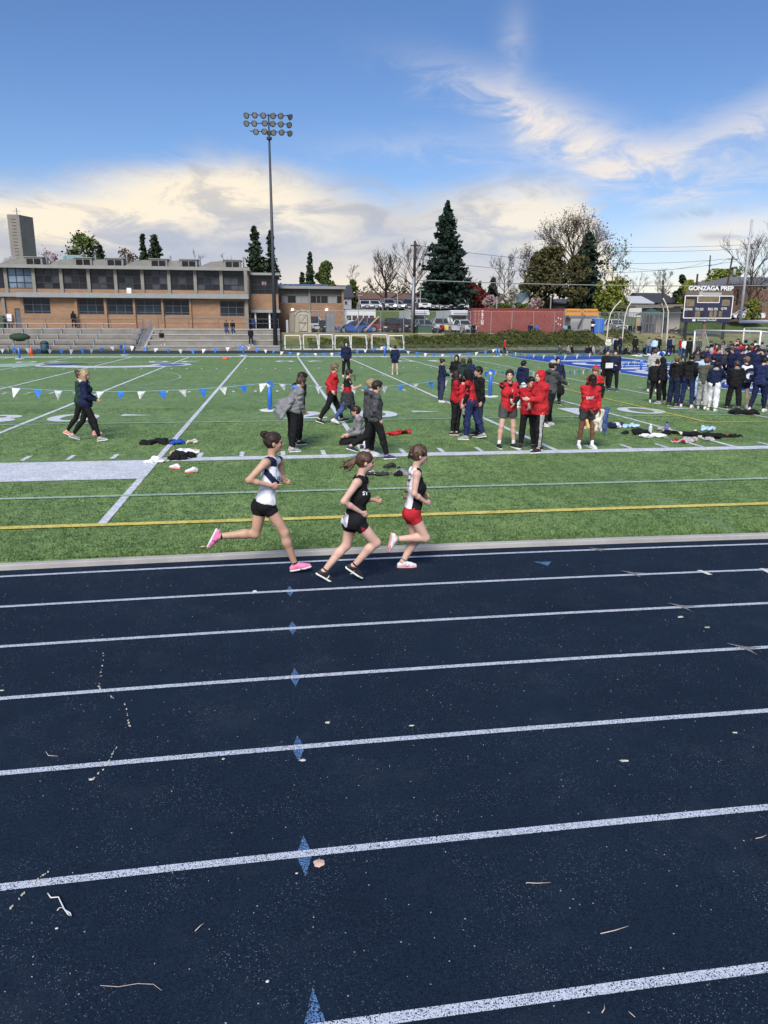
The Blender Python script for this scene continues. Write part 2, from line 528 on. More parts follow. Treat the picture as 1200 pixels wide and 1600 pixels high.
def fl(a, b, w, m, z=ZT, name='field_line'):
 """flat painted line between two ground points"""
 a, b = Vector(a).to_2d(), Vector(b).to_2d(); t = (b - a).normalized(); nrm = Vector((-t.y, t.x)) * w / 2
 mb = MB(); mb.add([(*(a - nrm), z), (*(b - nrm), z), (*(b + nrm), z), (*(a + nrm), z)], [(0, 1, 2, 3)])
 return mb.build(name, m, FM)
W_, MI_, YE_, BL_ = MATS['turf_white'], MATS['turf_mint'], MATS['turf_yellow'], MATS['turf_blue']
YS, YF = 16.27, 64.99
fl((-2.3, YS), (80, YS), 0.42, W_, ZT + 0.004, 'sideline')
fl((-80, (YS + 14.28) / 2), (-2.52, (YS + 14.28) / 2), YS - 14.28, W_, ZT + 0.004, 'sideline')
fl((-80, YF + 0.55), (20.2, YF + 0.55), 1.3, W_, ZT + 0.004, 'sideline')
fl((-80, 67.9), (80, 67.9), 0.12, MI_, ZT + 0.004, 'sideline')
def yard(p_near, p_far, m=W_, w=0.13, name='yard_line', z=ZT + 0.008):
 return fl(gr(*p_near), gr(*p_far), w, m, z, name)
xn = lambda k: -2.614 + 4.572 * k
yard((160, 822), (384.5, 557.5))
yard((572, 714.5), (465.5, 558.6))
yard((872, 707.5), (541, 558.6))
yard((1150, 701), (622, 558.6))
for k in (-1, -2, -3, -4, -5, -6):
 fl((xn(k), YS), (xn(k) + 0.3, YF), 0.14, W_, ZT + 0.008, 'yard_line')
fl((xn(4) - 0.35, YS), (xn(4) + 0.1, YF), 0.11, W_, ZT + 0.008, 'yard_line')
XG = xn(5)
fl((XG, YS), (XG + 0.1, YF), 0.2, W_, ZT + 0.009, 'goal_line')
o = sheet('end_zone', [(XG + 0.1, YS + .06), (XG + 9.2, YS + .06), (XG + 9.2, YF), (XG + 0.2, YF)], ZT + 0.002, BL_, parent=FM)
fl((XG + 9.3, YS), (XG + 9.3, YF), 0.5, W_, ZT + 0.006, 'end_line')
for j in range(-22, 20):
 if j % 5 == 0: continue
 x = xn(0) + 0.9144 * j
 sh = -0.02 * max(0, j) * 0.45
 fl((x + sh + 0.05, YS + 0.22), (x + sh + 0.05, YS + 0.80), 0.10, W_, ZT + 0.006, 'yard_tick')
for j in range(-34, 25):
 x = xn(0) + 0.9144 * j
 for y in (32.53, 48.78):
  if j % 5: fl((x, y - 0.3), (x, y + 0.3), 0.10, W_, ZT + 0.006, 'hash_mark')
 if j % 5: fl((x, YF - 0.8), (x, YF - 0.2), 0.1, W_, ZT + 0.006, 'yard_tick')
fl((-8.1, 22.45), (28, 22.45), 0.13, MI_, ZT + 0.012, 'soccer_line')
fl((-60, 12.82), (70, 12.82), 0.13, MI_, ZT + 0.012, 'soccer_line')
fl((-60, 10.92), (70, 10.92), 0.16, YE_, ZT + 0.013, 'boundary_line')
def yl(a, b, m=YE_, w=0.09): fl(gr(*a), gr(*b), w, m, ZT + 0.014, 'boundary_line')
yl((800, 590), (1105, 662)); yl((1105, 662), (1400, 657))
yl((672, 564.5), (800, 590)); yl((560, 583), (735, 574), MI_, 0.1)
def arc(cx, cy, r, a0, a1, w, m, n=60):
 mb = MB(); vs = []; fs = []
 for i in range(n + 1):
  a = a0 + (a1 - a0) * i / n
  for q in (r - w / 2, r + w / 2): vs.append((cx + q * math.cos(a), cy + q * math.sin(a), ZT + 0.010))
 for i in range(n): fs.append((2 * i, 2 * i + 1, 2 * i + 3, 2 * i + 2))
 mb.add(vs, fs).build('soccer_circle', m, FM)
arc(-14.0, 40.6, 9.15, 0, 2 * math.pi, 0.09, MI_)
arc(11.5, 41.5, 5.5, R(120), R(250), 0.09, MI_)
fl((-40, 36.2), (2.3, 36.2), 0.08, MI_, ZT + 0.011, 'soccer_line')
def number(txt, x, y, flip=False, w=1.9, h=1.9, shift=0.0):
 me = text_mesh(txt, 2.6, name='yard_number', bold=0.03)
 xs = [v.co.x for v in me.vertices]; ys = [v.co.y for v in me.vertices]
 cx, cy = (min(xs) + max(xs)) / 2, (min(ys) + max(ys)) / 2
 sx, sy = w / (max(xs) - min(xs)), h / (max(ys) - min(ys))
 for v in me.vertices:
  v.co = ((v.co.x - cx) * sx, (v.co.y - cy) * sy, 0)
 me.materials.clear(); me.materials.append(W_)
 o = link('yard_number', me, FM, (x, y, ZT + 0.007))
 if flip: o.rotation_euler = (0, 0, math.pi)
NY = 23.95
for k, t in ((-1, '30'), (1, '20'), (3, '10')):
 X0 = {-1: -7.20, 1: 2.05, 3: 11.15}[k]
 a = 0.7 if t[0] == '1' else 1.35
 number(t[0], X0 - 1.13, NY, w=a)
 number(t[1], X0 + 1.13, NY, w=1.45)
 xa = X0 + (2.45)
 mb = MB(); mb.add([(xa, NY + 0.75, ZT + .007), (xa, NY + 0.28, ZT + .007), (xa + 0.95, NY + 0.38, ZT + .007)], [(0, 1, 2)])
 mb.build('direction_arrow', W_, FM)
for k, t in ((-3, '40'), (-1, '30'), (1, '20'), (3, '10')):
 x = xn(k)
 number(t[1], x - 1.1, 57.5, True, 1.4); number(t[0], x + 1.1, 57.5, True, 1.3 if t[0] != '1' else .7)
def ring(cx, cy, r0, r1, a0, a1, m, z):
 mb = MB(); vs = []; fs = []; n = 40
 for i in range(n + 1):
  a = a0 + (a1 - a0) * i / n
  vs += [(cx + r0 * math.cos(a) * 1.5, cy + r0 * math.sin(a), z), (cx + r1 * math.cos(a) * 1.5, cy + r1 * math.sin(a), z)]
 for i in range(n): fs.append((2 * i, 2 * i + 1, 2 * i + 3, 2 * i + 2))
 mb.add(vs, fs).build('field_emblem', m, FM)
lg = gr(178, 571)
ring(lg.x, lg.y, 1.7, 3.4, R(-160), R(20), W_, ZT + 0.011)
ring(lg.x, lg.y, 2.0, 3.1, R(-30), R(10), BL_, ZT + 0.016)
ring(lg.x, lg.y, 2.0, 3.1, R(130), R(170), BL_, ZT + 0.016)
ring(lg.x, lg.y, 3.1, 3.3, R(0), R(360), W_, ZT + 0.012)
ring(lg.x - 4.5, lg.y, 0.0, 2.6, R(100), R(260), MI_, ZT + 0.010)
me = text_mesh('GONZAGA', 9.5, name='end_zone_lettering', bold=0.12)
xs = [v.co.x for v in me.vertices]; cx = (min(xs) + max(xs)) / 2; sc = 36.0 / (max(xs) - min(xs))
for v in me.vertices: v.co = ((v.co.x - cx) * sc, v.co.y * 0.9, 0)
me.materials.clear(); me.materials.append(W_)
o = link('end_zone_lettering', me, FM, (XG + 4.7, 41.5, ZT + 0.006)); o.rotation_euler = (0, 0, R(90))
def mark(poly, m, z=0.0075, name='track_mark'):
 mb = MB(); mb.add([(p[0], p[1], z) for p in poly], [tuple(range(len(poly)))])
 return tag(mb.build(name, m), kind='structure')
for (px, py) in ((453, 924), (457, 981.5), (461, 1058.5), (466, 1170), (475.5, 1337), (492, 1598)):
 g = gr(px, py); mark([(g.x - .045, g.y), (g.x, g.y - .17), (g.x + .045, g.y), (g.x, g.y + .17)], MATS['track_blue'], 0.0085 if False else 0.0042)
g = gr(849, 881); mark([(g.x - .10, g.y + .08), (g.x + .12, g.y + .05), (g.x + .02, g.y - .10)], MATS['track_blue'])
for (px, py, s) in ((990, 897, 1), (1067, 949, 1), (1165, 1014, 1), (933, 859, .8)):
 g = gr(px, py); mark([(g.x - .11 * s, g.y + .13 * s), (g.x + .02, g.y + .03), (g.x + .16 * s, g.y), (g.x + .02, g.y - .03), (g.x + .02 * s, g.y - .15 * s), (g.x - .03, g.y)], MATS['track_grey'], 0.009)
for (a, b) in (((1092, 892), (1110, 899)), ((1189, 889), (1207, 898))):
 a, b = gr(*a), gr(*b); mark([(a.x - .03, a.y), (b.x - .03, b.y), (b.x + .03, b.y), (a.x + .03, a.y)], MATS['track_palemark'], 0.0095)
def blades():
 r = np.random.RandomState(4); n = 190000; y = 9.36 + r.uniform(0, 1, n) ** 1.7 * 17; x = r.uniform(-1, 1, n) * (4.6 + y * .42) + .15 * y * .9; yb = track_y(x, 9.34)
 k = (y > yb) & (np.abs(y - 12.82) > .07) & (np.abs(y - 10.92) > .085) & ~((x < -2.5) & (y > 14.24) & (y < 16.3)) & (np.abs(y - YS) > .25) & (np.abs(y - 22.45) > .1) & ((y < 16.2) | (y > 17.1)) & ((y < 22.9) | (y > 25)) & (np.abs(x - (gr(571, 714).x + (y - 16.5) * -.003)) > .1) & (np.abs(x - gr(872, 707.5).x) > .12); g0, g1 = gr(160, 822), gr(245, 716.7)
 xl = g0.x + (g1.x - g0.x) * (y - g0.y) / (g1.y - g0.y); k &= (np.abs(x - xl) > .075) | (y < g0.y); x, y = x[k], y[k]; n = len(x)
 a = r.uniform(0, 6.28, n); w = r.uniform(.004, .009, n) * (.6 + y * .05); h = r.uniform(.014, .034, n); lx, ly = r.normal(0, .014, n), r.normal(0, .014, n); z = np.full(n, .029)
 V = np.stack([np.stack([x - np.cos(a) * w, y - np.sin(a) * w, z], 1), np.stack([x + np.cos(a) * w, y + np.sin(a) * w, z], 1), np.stack([x + lx, y + ly, z + h], 1)], 1).reshape(-1, 3)
 me = bpy.data.meshes.new('turf_blades'); me.vertices.add(n * 3); me.vertices.foreach_set('co', V.astype(np.float32).ravel()); me.loops.add(n * 3); me.loops.foreach_set('vertex_index', np.arange(n * 3, dtype=np.int32)); me.polygons.add(n)
 me.polygons.foreach_set('loop_start', (np.arange(n) * 3).astype(np.int32)); me.polygons.foreach_set('loop_total', np.full(n, 3, np.int32)); me.materials.append(MATS['turf']); me.update(calc_edges=True)
 link('turf_blades', me)['kind'] = 'stuff'
blades()
# -- terrain beyond the field
YB = 87.5                       # lower facade of the school
ZTER = at(200, 513, YB).z       # terrace level
ZP = 1.70                       # car park level
XE = 0.9                        # where terraces end and the bank begins
def upz(x):                     # upper car park and everything behind
 t = min(1, max(0, (x - 42) / 22.0)); t = t * t * (3 - 2 * t)
 return 4.6 + (3.3 - 4.6) * t
def terrain(name, rows, m, x0, x1, nx, jit=0.0, zf=None, seed=1):
 rng = random.Random(seed); mb = MB(); vs = []; fs = []
 for j, (y, z) in enumerate(rows):
  for i in range(nx + 1):
   x = x0 + (x1 - x0) * i / nx
   zz = zf(x, y, z) if zf else z
   vs.append((x, y, zz + (rng.uniform(-jit, jit) if 0 < j < len(rows) - 1 else 0)))
 for j in range(len(rows) - 1):
  for i in range(nx):
   a = j * (nx + 1) + i; fs.append((a, a + 1, a + nx + 2, a + nx + 1))
 o = mb.add(vs, fs).build(name, m, smooth=True)
 return tag(o, kind='structure')
m = bpy.data.materials.new('bank_grass'); m.use_nodes = True; nt = m.node_tree; X.nt = nt
b = nt.nodes['Principled BSDF']; b.inputs['Roughness'].default_value = 0.95
tc = nt.nodes.new('ShaderNodeTexCoord')
def _n(sc, det, src=None):
 n = nt.nodes.new('ShaderNodeTexNoise'); n.inputs['Scale'].default_value = sc; n.inputs['Detail'].default_value = det; n.inputs['Roughness'].default_value = .65; nt.links.new(tc.outputs['Object'], n.inputs[0]); return X(n.outputs[0])
sp = nt.nodes.new('ShaderNodeSeparateXYZ'); nt.links.new(tc.outputs['Object'], sp.inputs[0])
f = sstep(_n(0.35, 6) * 0.75 + sstep(X(sp.outputs[1]), 82, 88) * 0.22 - sstep(X(sp.outputs[1]), 88.2, 89.5) * 0.35 , 0.36, 0.60)
c = mixc(f, (0.10, 0.135, 0.035), (0.30, 0.25, 0.125)); c = mixc((_n(9, 4) * 0.6), c, (0.16, 0.16, 0.065)); nt.links.new(c, b.inputs['Base Color'])
MATS['bank'] = m
terrain('grass_bank', [(79.0, 0.0), (79.6, 0.05), (81.5, 0.35), (84.0, 0.95), (86.6, 1.55), (88.4, 1.70), (90.2, 1.70)], m, XE, 110, 110, 0.05)
sheet('far_verge', [(-90, 78.3), (110, 78.3), (110, 79.2), (-90, 79.2)], 0.03, MATS['lawn_green'])
sheet('car_park', [(XE, 90.0), (120, 90.0), (120, 106), (XE, 106)], ZP, M_ASPH)
sheet('terrace', [(-75, 85.6), (XE, 85.6), (XE, 104), (-75, 104)], ZTER, M_CONC)
terrain('green_slope', [(105.0, 0.0), (105.8, 0.04), (108.0, 0.5), (110.2, 0.96), (111.0, 1.0)], MATS['lawn_green'], XE - 60, 130, 90, 0.03, lambda x, y, z: ZP + (upz(x) - ZP) * z)
terrain('upper_ground', [(110.9, 0.0), (124, 0.0), (160, 0.5), (260, 3.0), (700, 9.0)], M_FARG, -300, 520, 80, 0.0, lambda x, y, z: upz(x) + z)
sheet('upper_car_park', [(8, 111.2), (41, 111.2), (41, 123), (8, 123)], 4.63, M_ASPH)
# -- terraces of concrete and aluminium benches
M_STEP = mat('concrete_steps', (0.235, 0.222, 0.195), 0.9, 0.2, 0.9, 0.2, 20)
M_ALU = mat('aluminium', (0.42, 0.43, 0.46), 0.45, 0.08, 6, metal=0.3)
M_GALV = mat('galvanised_steel', (0.30, 0.32, 0.34), 0.5, 0.1, 6, metal=0.4)
M_RAIL = mat('rail_brown', (0.12, 0.11, 0.11), 0.6, 0.1, 6)
M_BLUEP = mat('blue_paint', (0.03, 0.16, 0.62), 0.45, 0.08, 8)
M_WHITEP = mat('white_paint', (0.78, 0.78, 0.77), 0.45, 0.05, 8)
M_BLUERAIL = mat('rail_blue_grey', (0.18, 0.24, 0.36), 0.5, 0.1, 8)
x_bl1 = at(213, 530, 81).x; x_st1 = at(233, 530, 81).x
NST = 4; RIS = ZTER / NST; TRD = 1.7; Y0S = 79.1
tr = empty('concrete_terrace', (0, 0, 0), 0, 'long flight of bare concrete seating steps below the brick school, right of the stairs', 'steps')
for i in range(NST):
 mb = MB(); mb.span((x_st1, Y0S + TRD * i, 0 if i == 0 else RIS * i - 0.01), (XE - 0.1, 86.2, RIS * (i + 1) - (0.0 if i < NST - 1 else -0.004)))
 o = mb.build('step', M_STEP, tr)
 mb = MB(); mb.span((x_st1 - 0.004, Y0S + TRD * i - 0.05, RIS * (i + 1) - 0.10), (XE - 0.1, Y0S + TRD * i + 0.0, RIS * (i + 1) + 0.012)); mb.build('nosing', M_CONC2, tr)
for q in range(6):
 xx = x_st1 + 2.4 * q + 1.2
 mb = MB(); mb.span((xx, Y0S - 0.012, 0.02), (xx + 0.03, Y0S - 0.004, RIS - .11)); mb.build('joint', M_RAIL, tr)
mb = MB(); mb.span((x_st1 - 0.25, Y0S - 0.2, 0), (x_st1 - 0.01, 86, 0.5)); mb.add([(x_st1 - 0.25, Y0S, 0.5), (x_st1 - 0.01, Y0S, 0.5), (x_st1 - 0.01, 86, ZTER + 0.2), (x_st1 - 0.25, 86, ZTER + 0.2), (x_st1 - 0.25, 86, .3), (x_st1 - 0.01, 86, .3)], [(0, 1, 2, 3), (0, 3, 4), (1, 5, 2), (2, 5, 4, 3)])
mb.build('end_wall', M_CONC2, tr)
stt = empty('stairs', (0, 0, 0), 0, 'narrow concrete stairs with blue grey handrails between benches and terrace', 'stairs')
for i in range(10):
 mb = MB(); mb.span((x_bl1 + 0.1, Y0S + 0.68 * i, ZTER / 10 * i), (x_st1 - 0.28, 86.1, ZTER / 10 * (i + 1))); mb.build('stair_step', M_STEP, stt)
for xx in (x_bl1 + 0.2, x_st1 - 0.35):
 mb = MB()
 for dz in (0.5, 0.95): mb.tube([(xx, Y0S + 0.2, dz + 0.2), (xx, 85.9, ZTER + dz)], 0.035, 6)
 for q in range(5): mb.tube([(xx, Y0S + 0.2 + 1.42 * q, ZTER * q / 4 * 0.98), (xx, Y0S + 0.2 + 1.42 * q, ZTER * q / 4 * .98 + 1.0)], 0.03, 6)
 mb.build('handrail', M_BLUERAIL, stt)
for i in range(NST):
 b_ = MB(); b_.span((-70, Y0S + TRD * i, 0 if i == 0 else RIS * i - .01), (x_bl1, 86.2, RIS * (i + 1) - (0.0 if i < NST - 1 else -0.004)))
 if i == 0: bt = empty('bleachers', (0, 0, 0), 0, 'rows of aluminium plank benches on concrete steps, left end of the far side', 'bleachers')
 b_.build('step', M_STEP, bt)
for i in range(5):
 yy = Y0S - 0.9 + TRD * 0.95 * i; zz = RIS * i * 0.98 + 0.52
 for dy in (0.0, 0.26):
  mb = MB(); mb.span((-70, yy + dy, zz), (x_bl1 - 0.15 - 0.1 * i, yy + dy + 0.22, zz + 0.055)); mb.build('plank', M_ALU, bt)
 mb = MB()
 for q in range(28): mb.span((-69 + q * 1.9, yy + 0.06, RIS * (i) * .98 + 0.01), (-68.9 + q * 1.9, yy + 0.40, zz - 0.004)) if -69 + q * 1.9 < x_bl1 - 0.6 else None
 tag(mb.build('bench_support', M_GALV, bt), kind='stuff')
def railing(name, pts, h, m, label, post=2.3, rails=(1.0, 0.55), rad=0.03, grp=None):
 e = empty(name, pts[0], 0, label, 'railing', grp); p0 = Vector(pts[0])
 for a, b2 in zip(pts, pts[1:]):
  a, b2 = Vector(a) - p0, Vector(b2) - p0; L = (b2 - a).length; n = max(1, round(L / post))
  for r in rails:
   mb = MB(); mb.tube([a + Vector((0, 0, h * r)), b2 + Vector((0, 0, h * r))], rad, 6); mb.build('rail', m, e)
  for i in range(n + 1):
   p = a.lerp(b2, i / n); mb = MB(); mb.tube([p, p + Vector((0, 0, h))], rad, 6); mb.build('post', m, e)
 return e
railing('railing', [(-70, 85.75, ZTER), (x_bl1, 85.75, ZTER)], 0.95, M_RAIL, 'thin brown railing along the walkway behind the aluminium benches', 3.3)
railing('railing', [(x_st1 + .3, 85.9, ZTER), (XE - 0.2, 85.9, ZTER)], 1.05, M_RAIL, 'thin brown railing at the top of the bare concrete steps', 3.3)
# -- school building
def brick_mat(name, c1, c2, mortar):
 m = bpy.data.materials.new(name); m.use_nodes = True; nt = m.node_tree; X.nt = nt
 b = nt.nodes['Principled BSDF']; b.inputs['Roughness'].default_value = 0.85
 tc = nt.nodes.new('ShaderNodeTexCoord'); mp = nt.nodes.new('ShaderNodeMapping'); mp.inputs['Rotation'].default_value = (R(90), 0, 0); nt.links.new(tc.outputs['Object'], mp.inputs[0])
 br = nt.nodes.new('ShaderNodeTexBrick'); br.inputs['Scale'].default_value = 1.0; br.inputs['Brick Width'].default_value = 0.40; br.inputs['Row Height'].default_value = 0.075; br.inputs['Mortar Size'].default_value = 0.008
 br.inputs['Color1'].default_value = (*c1, 1); br.inputs['Color2'].default_value = (*c2, 1); br.inputs['Mortar'].default_value = (*mortar, 1); nt.links.new(mp.outputs[0], br.inputs['Vector'])
 n = nt.nodes.new('ShaderNodeTexNoise'); n.inputs['Scale'].default_value = 1.0; n.inputs['Detail'].default_value = 6
 mp2 = nt.nodes.new('ShaderNodeMapping'); mp2.inputs['Scale'].default_value = (0.6, 0.6, 3.0); nt.links.new(tc.outputs['Object'], mp2.inputs[0]); nt.links.new(mp2.outputs[0], n.inputs[0])
 c = mixc(sstep(X(n.outputs[0]), 0.3, 0.7) * 0.55, br.outputs[0], tuple(q * 0.62 for q in c1)); nt.links.new(c, b.inputs['Base Color'])
 bp = nt.nodes.new('ShaderNodeBump'); bp.inputs['Strength'].default_value = 0.4; bp.inputs['Distance'].default_value = 0.01; nt.links.new(br.outputs['Fac'], bp.inputs['Height']); nt.links.new(bp.outputs[0], b.inputs['Normal'])
 MATS[name] = m
 return m
M_BRICK = brick_mat('brick_buff', (0.38, 0.215, 0.115), (0.28, 0.155, 0.085), (0.30, 0.25, 0.20))
M_BRICKR = brick_mat('brick_brown', (0.24, 0.13, 0.085), (0.17, 0.09, 0.06), (0.2, 0.16, 0.13))
M_PIER = mat('pier_concrete', (0.23, 0.22, 0.19), 0.85, 0.12, 1.2)
M_SLAB = mat('roof_edge', (0.27, 0.27, 0.26), 0.7, 0.08, 1.5)
M_SLABW = mat('canopy_edge', (0.27, 0.29, 0.29), 0.7, 0.08, 1.5)
M_FRAME = mat('window_frame_dark', (0.028, 0.030, 0.036), 0.5, 0.1, 5)
M_FRAMEG = mat('window_bar_grey', (0.085, 0.095, 0.115), 0.5, 0.1, 5)
def glass(name, col, rough=0.12, spec=0.28):
 m = mat(name, col, rough, 0.45, 0.35, 0.0, spec=spec, detail=3); return m
M_GL = [glass('glass_dark', (0.018, 0.021, 0.030)), glass('glass_blue_dark', (0.014, 0.026, 0.038)), glass('glass_curtain', (0.050, 0.055, 0.065), 0.25), glass('glass_black', (0.014, 0.015, 0.020)), glass('glass_pale', (0.16, 0.22, 0.30), 0.3)]
def px_box(x0, y0, x1, y1, Y):
 a, b = at(x0, y1, Y), at(x1, y0, Y); c, d = at(x0, y0, Y), at(x1, y1, Y)
 return ((a.x + c.x) / 2, (b.x + d.x) / 2, (a.z + d.z) / 2, (b.z + c.z) / 2)
def window(parent, x0, x1, z0, z1, Y, nx, nz, gl, frame=M_FRAME, fw=0.06, zs=None, rng=None, name='window'):
 """frame set in the wall, every pane its own piece"""
 mb = MB()
 mb.span((x0, Y - 0.06, z0), (x1, Y + 0.02, z0 + fw)); mb.span((x0, Y - 0.06, z1 - fw), (x1, Y + 0.02, z1))
 zs = zs or [k / nz for k in range(1, nz)]
 for k in range(nx + 1):
  xx = x0 + fw / 2 + (x1 - x0 - fw) * k / nx; mb.span((xx - fw / 2, Y - 0.058, z0 + fw), (xx + fw / 2, Y + 0.018, z1 - fw))
 w = mb.build(name, frame, parent)
 mb = MB()
 for q in zs: mb.span((x0 + fw, Y - 0.064, z0 + (z1 - z0) * q - fw / 2), (x1 - fw, Y + 0.012, z0 + (z1 - z0) * q + fw / 2))
 mb.build('glazing_bar', frame if frame is not M_FRAME or len(zs) > 2 else M_FRAME, w)
 lv = [0] + list(zs) + [1]
 for k in range(nx):
  for j in range(len(lv) - 1):
   a = x0 + fw + (x1 - x0 - fw) * k / nx; b2 = x0 + (x1 - x0 - fw) * (k + 1) / nx
   c = z0 + (z1 - z0) * lv[j] + fw / 2; d = z0 + (z1 - z0) * lv[j + 1] - fw / 2
   mb = MB(); mb.span((a, Y - 0.01, c), (b2, Y + 0.01, d)); mb.build('pane', rng.choice(gl) if rng else gl[0], w)
 return w
rg = random.Random(5)
SB = empty('school_building', (0, 0, 0), 0, 'long two storey buff brick school with bands of dark windows and a white roof edge', 'building')
YU = 89.3
xl = at(-40, 470, YB).x - 45; xr = at(384, 470, YB).x
zt = at(200, 465.5, YB).z
wins = [(37.0, 78.5, 465.5, 490.2), (122.5, 163.7, 466, 491.3), (168, 208.8, 466.4, 491.6), (212.5, 252.8, 467, 492), (256.5, 296.3, 467.6, 492.5), (344, 382, 470.2, 494.2)]
wb = [px_box(a, c, b2, d, YB) for a, b2, c, d in wins]
zt = max(w[3] for w in wb) + 0.05
door = px_box(24, 482, 33, 511.5, YB)
def wall(x0, x1, z0, z1, Y, m=M_BRICK, th=0.35, parent=SB, name='wall'):
 if x1 - x0 < 0.01 or z1 - z0 < 0.01: return
 mb = MB(); mb.span((x0, Y, z0), (x1, Y + th, z1)); return mb.build(name, m, parent)
cur = xl
openings = [(door[0], door[1], ZTER, door[3])] + [(w[0], w[1], w[2], w[3]) for w in wb]
for o0, o1, z0, z1 in openings:
 wall(cur, o0, ZTER, zt, YB); wall(o0, o1, ZTER, z0, YB); wall(o0, o1, z1, zt, YB); cur = o1
wall(cur, xr, ZTER, zt, YB)
for w in wb:
 window(SB, w[0], w[1], w[2], w[3], YB + 0.16, 3, 3, [M_GL[1], M_GL[1], M_GL[0], M_GL[3]], M_FRAMEG, 0.07, [0.16, 0.58], rg)
mb = MB(); mb.span((door[0] + .02, YB + 0.1, ZTER), (door[1] - .02, YB + 0.16, door[3])); d_ = mb.build('door', mat('door_grey', (0.10, 0.115, 0.14), 0.5), SB)
mb = MB(); mb.span((door[1] - 0.18, YB + 0.03, ZTER + 1.0), (door[1] - 0.10, YB + 0.098, ZTER + 1.06)); mb.build('handle', M_GALV, d_)
for a, b2 in ((118.3, 122.3), (163.9, 167.8), (209.0, 212.3), (253.0, 256.3), (296.5, 299.5)):
 q = px_box(a, 464, b2, 514, YB); mb = MB(); mb.span((q[0], YB - 0.22, ZTER), (q[1], YB - 0.002, zt)); mb.build('pilaster', M_BRICK, SB)
q = px_box(5.5, 464, 10, 511, YB); mb = MB(); mb.span((q[0], YB - 0.25, ZTER), (q[1], YB - 0.002, zt)); mb.build('pier', M_PIER, SB)
zc0, zc1 = at(200, 465.2, YB).z, at(200, 460.5, YB).z
mb = MB(); mb.span((at(28, 460, YB).x, YB - 0.75, zt), (xr + 0.35, YU + 0.2, zt + 0.48)); mb.build('lower_roof', M_SLABW, SB)
mb = MB(); mb.span((xl, YB - 0.45, zt + 0.03), (at(27, 460, YB).x, YU + 0.2, zt + 0.44)); mb.build('lower_roof', M_SLAB, SB)
zl = zt + 0.49
zs0 = at(200, 452.6, YU).z; zs1 = at(200, 421.2, YU).z
xur = at(386, 440, YU).x; xul = xl + 3
wall(xul, xur, zl, zs0, YU)
step = (at(386, 440, YU).x - at(10, 440, YU).x) / 9.0
xs_ = [at(10, 440, YU).x + step * i for i in range(-12, 10)]
for i, xx in enumerate(xs_):
 mb = MB(); mb.span((xx - 0.17, YU - 0.16, zl), (xx + 0.17, YU + 0.1, zs1)); mb.build('pier', M_PIER, SB)
 if i < len(xs_) - 1:
  a, b2 = xx + 0.172, xs_[i + 1] - 0.172
  window(SB, a, b2, zs0 + 0.01, zs1, YU + 0.1, 3, 3, [M_GL[0], M_GL[0], M_GL[3], M_GL[2], M_GL[0], M_GL[2]] if rg.random() < .93 else [M_GL[4]], M_FRAME, 0.075, [0.30, 0.66], rg)
mb = MB(); mb.span((xul - .3, YU - 0.75, zs1), (xur + 0.35, YU + 14, zs1 + 0.34)); mb.build('roof', M_SLAB, SB)
wall(xul, xur, zs1 - 6.5, zs1 - 0.02, YU + 12, th=0.3)
wall(xur - 0.002, xur + 0.3, ZTER, zs1 - 0.01, YU + 0.3, M_BRICK, 11)
q = px_box(382.5, 420, 387.5, 517, YU - 1.9); mb = MB(); mb.span((q[0], YU - 1.95, ZTER), (q[1], YU - 1.2, zs1)); mb.build('pier', M_PIER, SB)
M_MON = mat('roof_unit_beige', (0.235, 0.23, 0.21), 0.8, 0.12, 1.5)
zr = zs1 + 0.34
for i, (a, b2) in enumerate(((42, 65), (119, 142), (168, 191), (236.5, 259.5), (284, 306), (352, 374))):
 x0, x1 = at(a, 412, YU).x, at(b2, 412, YU).x; mb = MB(); mb.span((x0 - 0.12, YU - 0.2, zr), (x1 + 0.15, YU + 2.2, zr + 0.76)); mb.prism([(x0 - 3.0, zr), (x0 - 0.13, zr), (x0 - 0.13, zr + 0.72), (x0 - 1.6, zr + 0.6)], YU, YU + 2, 'y')
 u = mb.build('roof_monitor', M_MON, SB)
 for k in range(2):
  w_ = (x1 - x0) / 2; mb = MB(); mb.span((x0 + k * w_ + 0.05, YU - 0.235, zr + 0.08), (x0 + (k + 1) * w_ - 0.05, YU - 0.205, zr + 0.62)); mb.build('louvre', M_GL[3], u)
 mb = MB(); mb.span((x0 - 0.25, YU - 0.3, zr + 0.765), (x1 + 0.25, YU + 2.3, zr + 0.85)); mb.build('cap', M_SLAB, u)
 mb = MB(); mb.tube([(x1 + 0.45, YU + .4, zr), (x1 + 0.45, YU + .4, zr + 1.2)], 0.09, 8); mb.build('vent_pipe', M_GALV, SB)
for a, b2, y0, c in ((2, 30, 403, M_GALV), (74, 92, 408, M_MON), (97, 131, 398.5, M_GALV), (150, 158, 407, M_GALV)):
 q = px_box(a, y0, b2, 414, YU + 2.5); mb = MB(); mb.prism([(q[0], zr), (q[1], zr), (q[1] - 0.25, q[3]), (q[0] + 0.4, q[3])], YU + 2.4, YU + 4.4); mb.build('air_unit', c, SB)
for a in (17, 71, 103, 118, 147, 192):
 p = at(a, 414, YU + 1); mb = MB(); mb.tube([(p.x, YU + 1, zr), (p.x, YU + 1, zr + rg.uniform(0.9, 1.5))], 0.07, 8); mb.build('vent_pipe', M_GALV, SB)
q = px_box(98, 399, 130, 407, YU + 2.3); mb = MB(); mb.span((q[0], YU + 2.30, q[2]), (q[1], YU + 2.35, q[3] - .1)); mb.build('screen_panel', mat('teal_panel', (0.20, 0.34, 0.36), 0.4), SB)
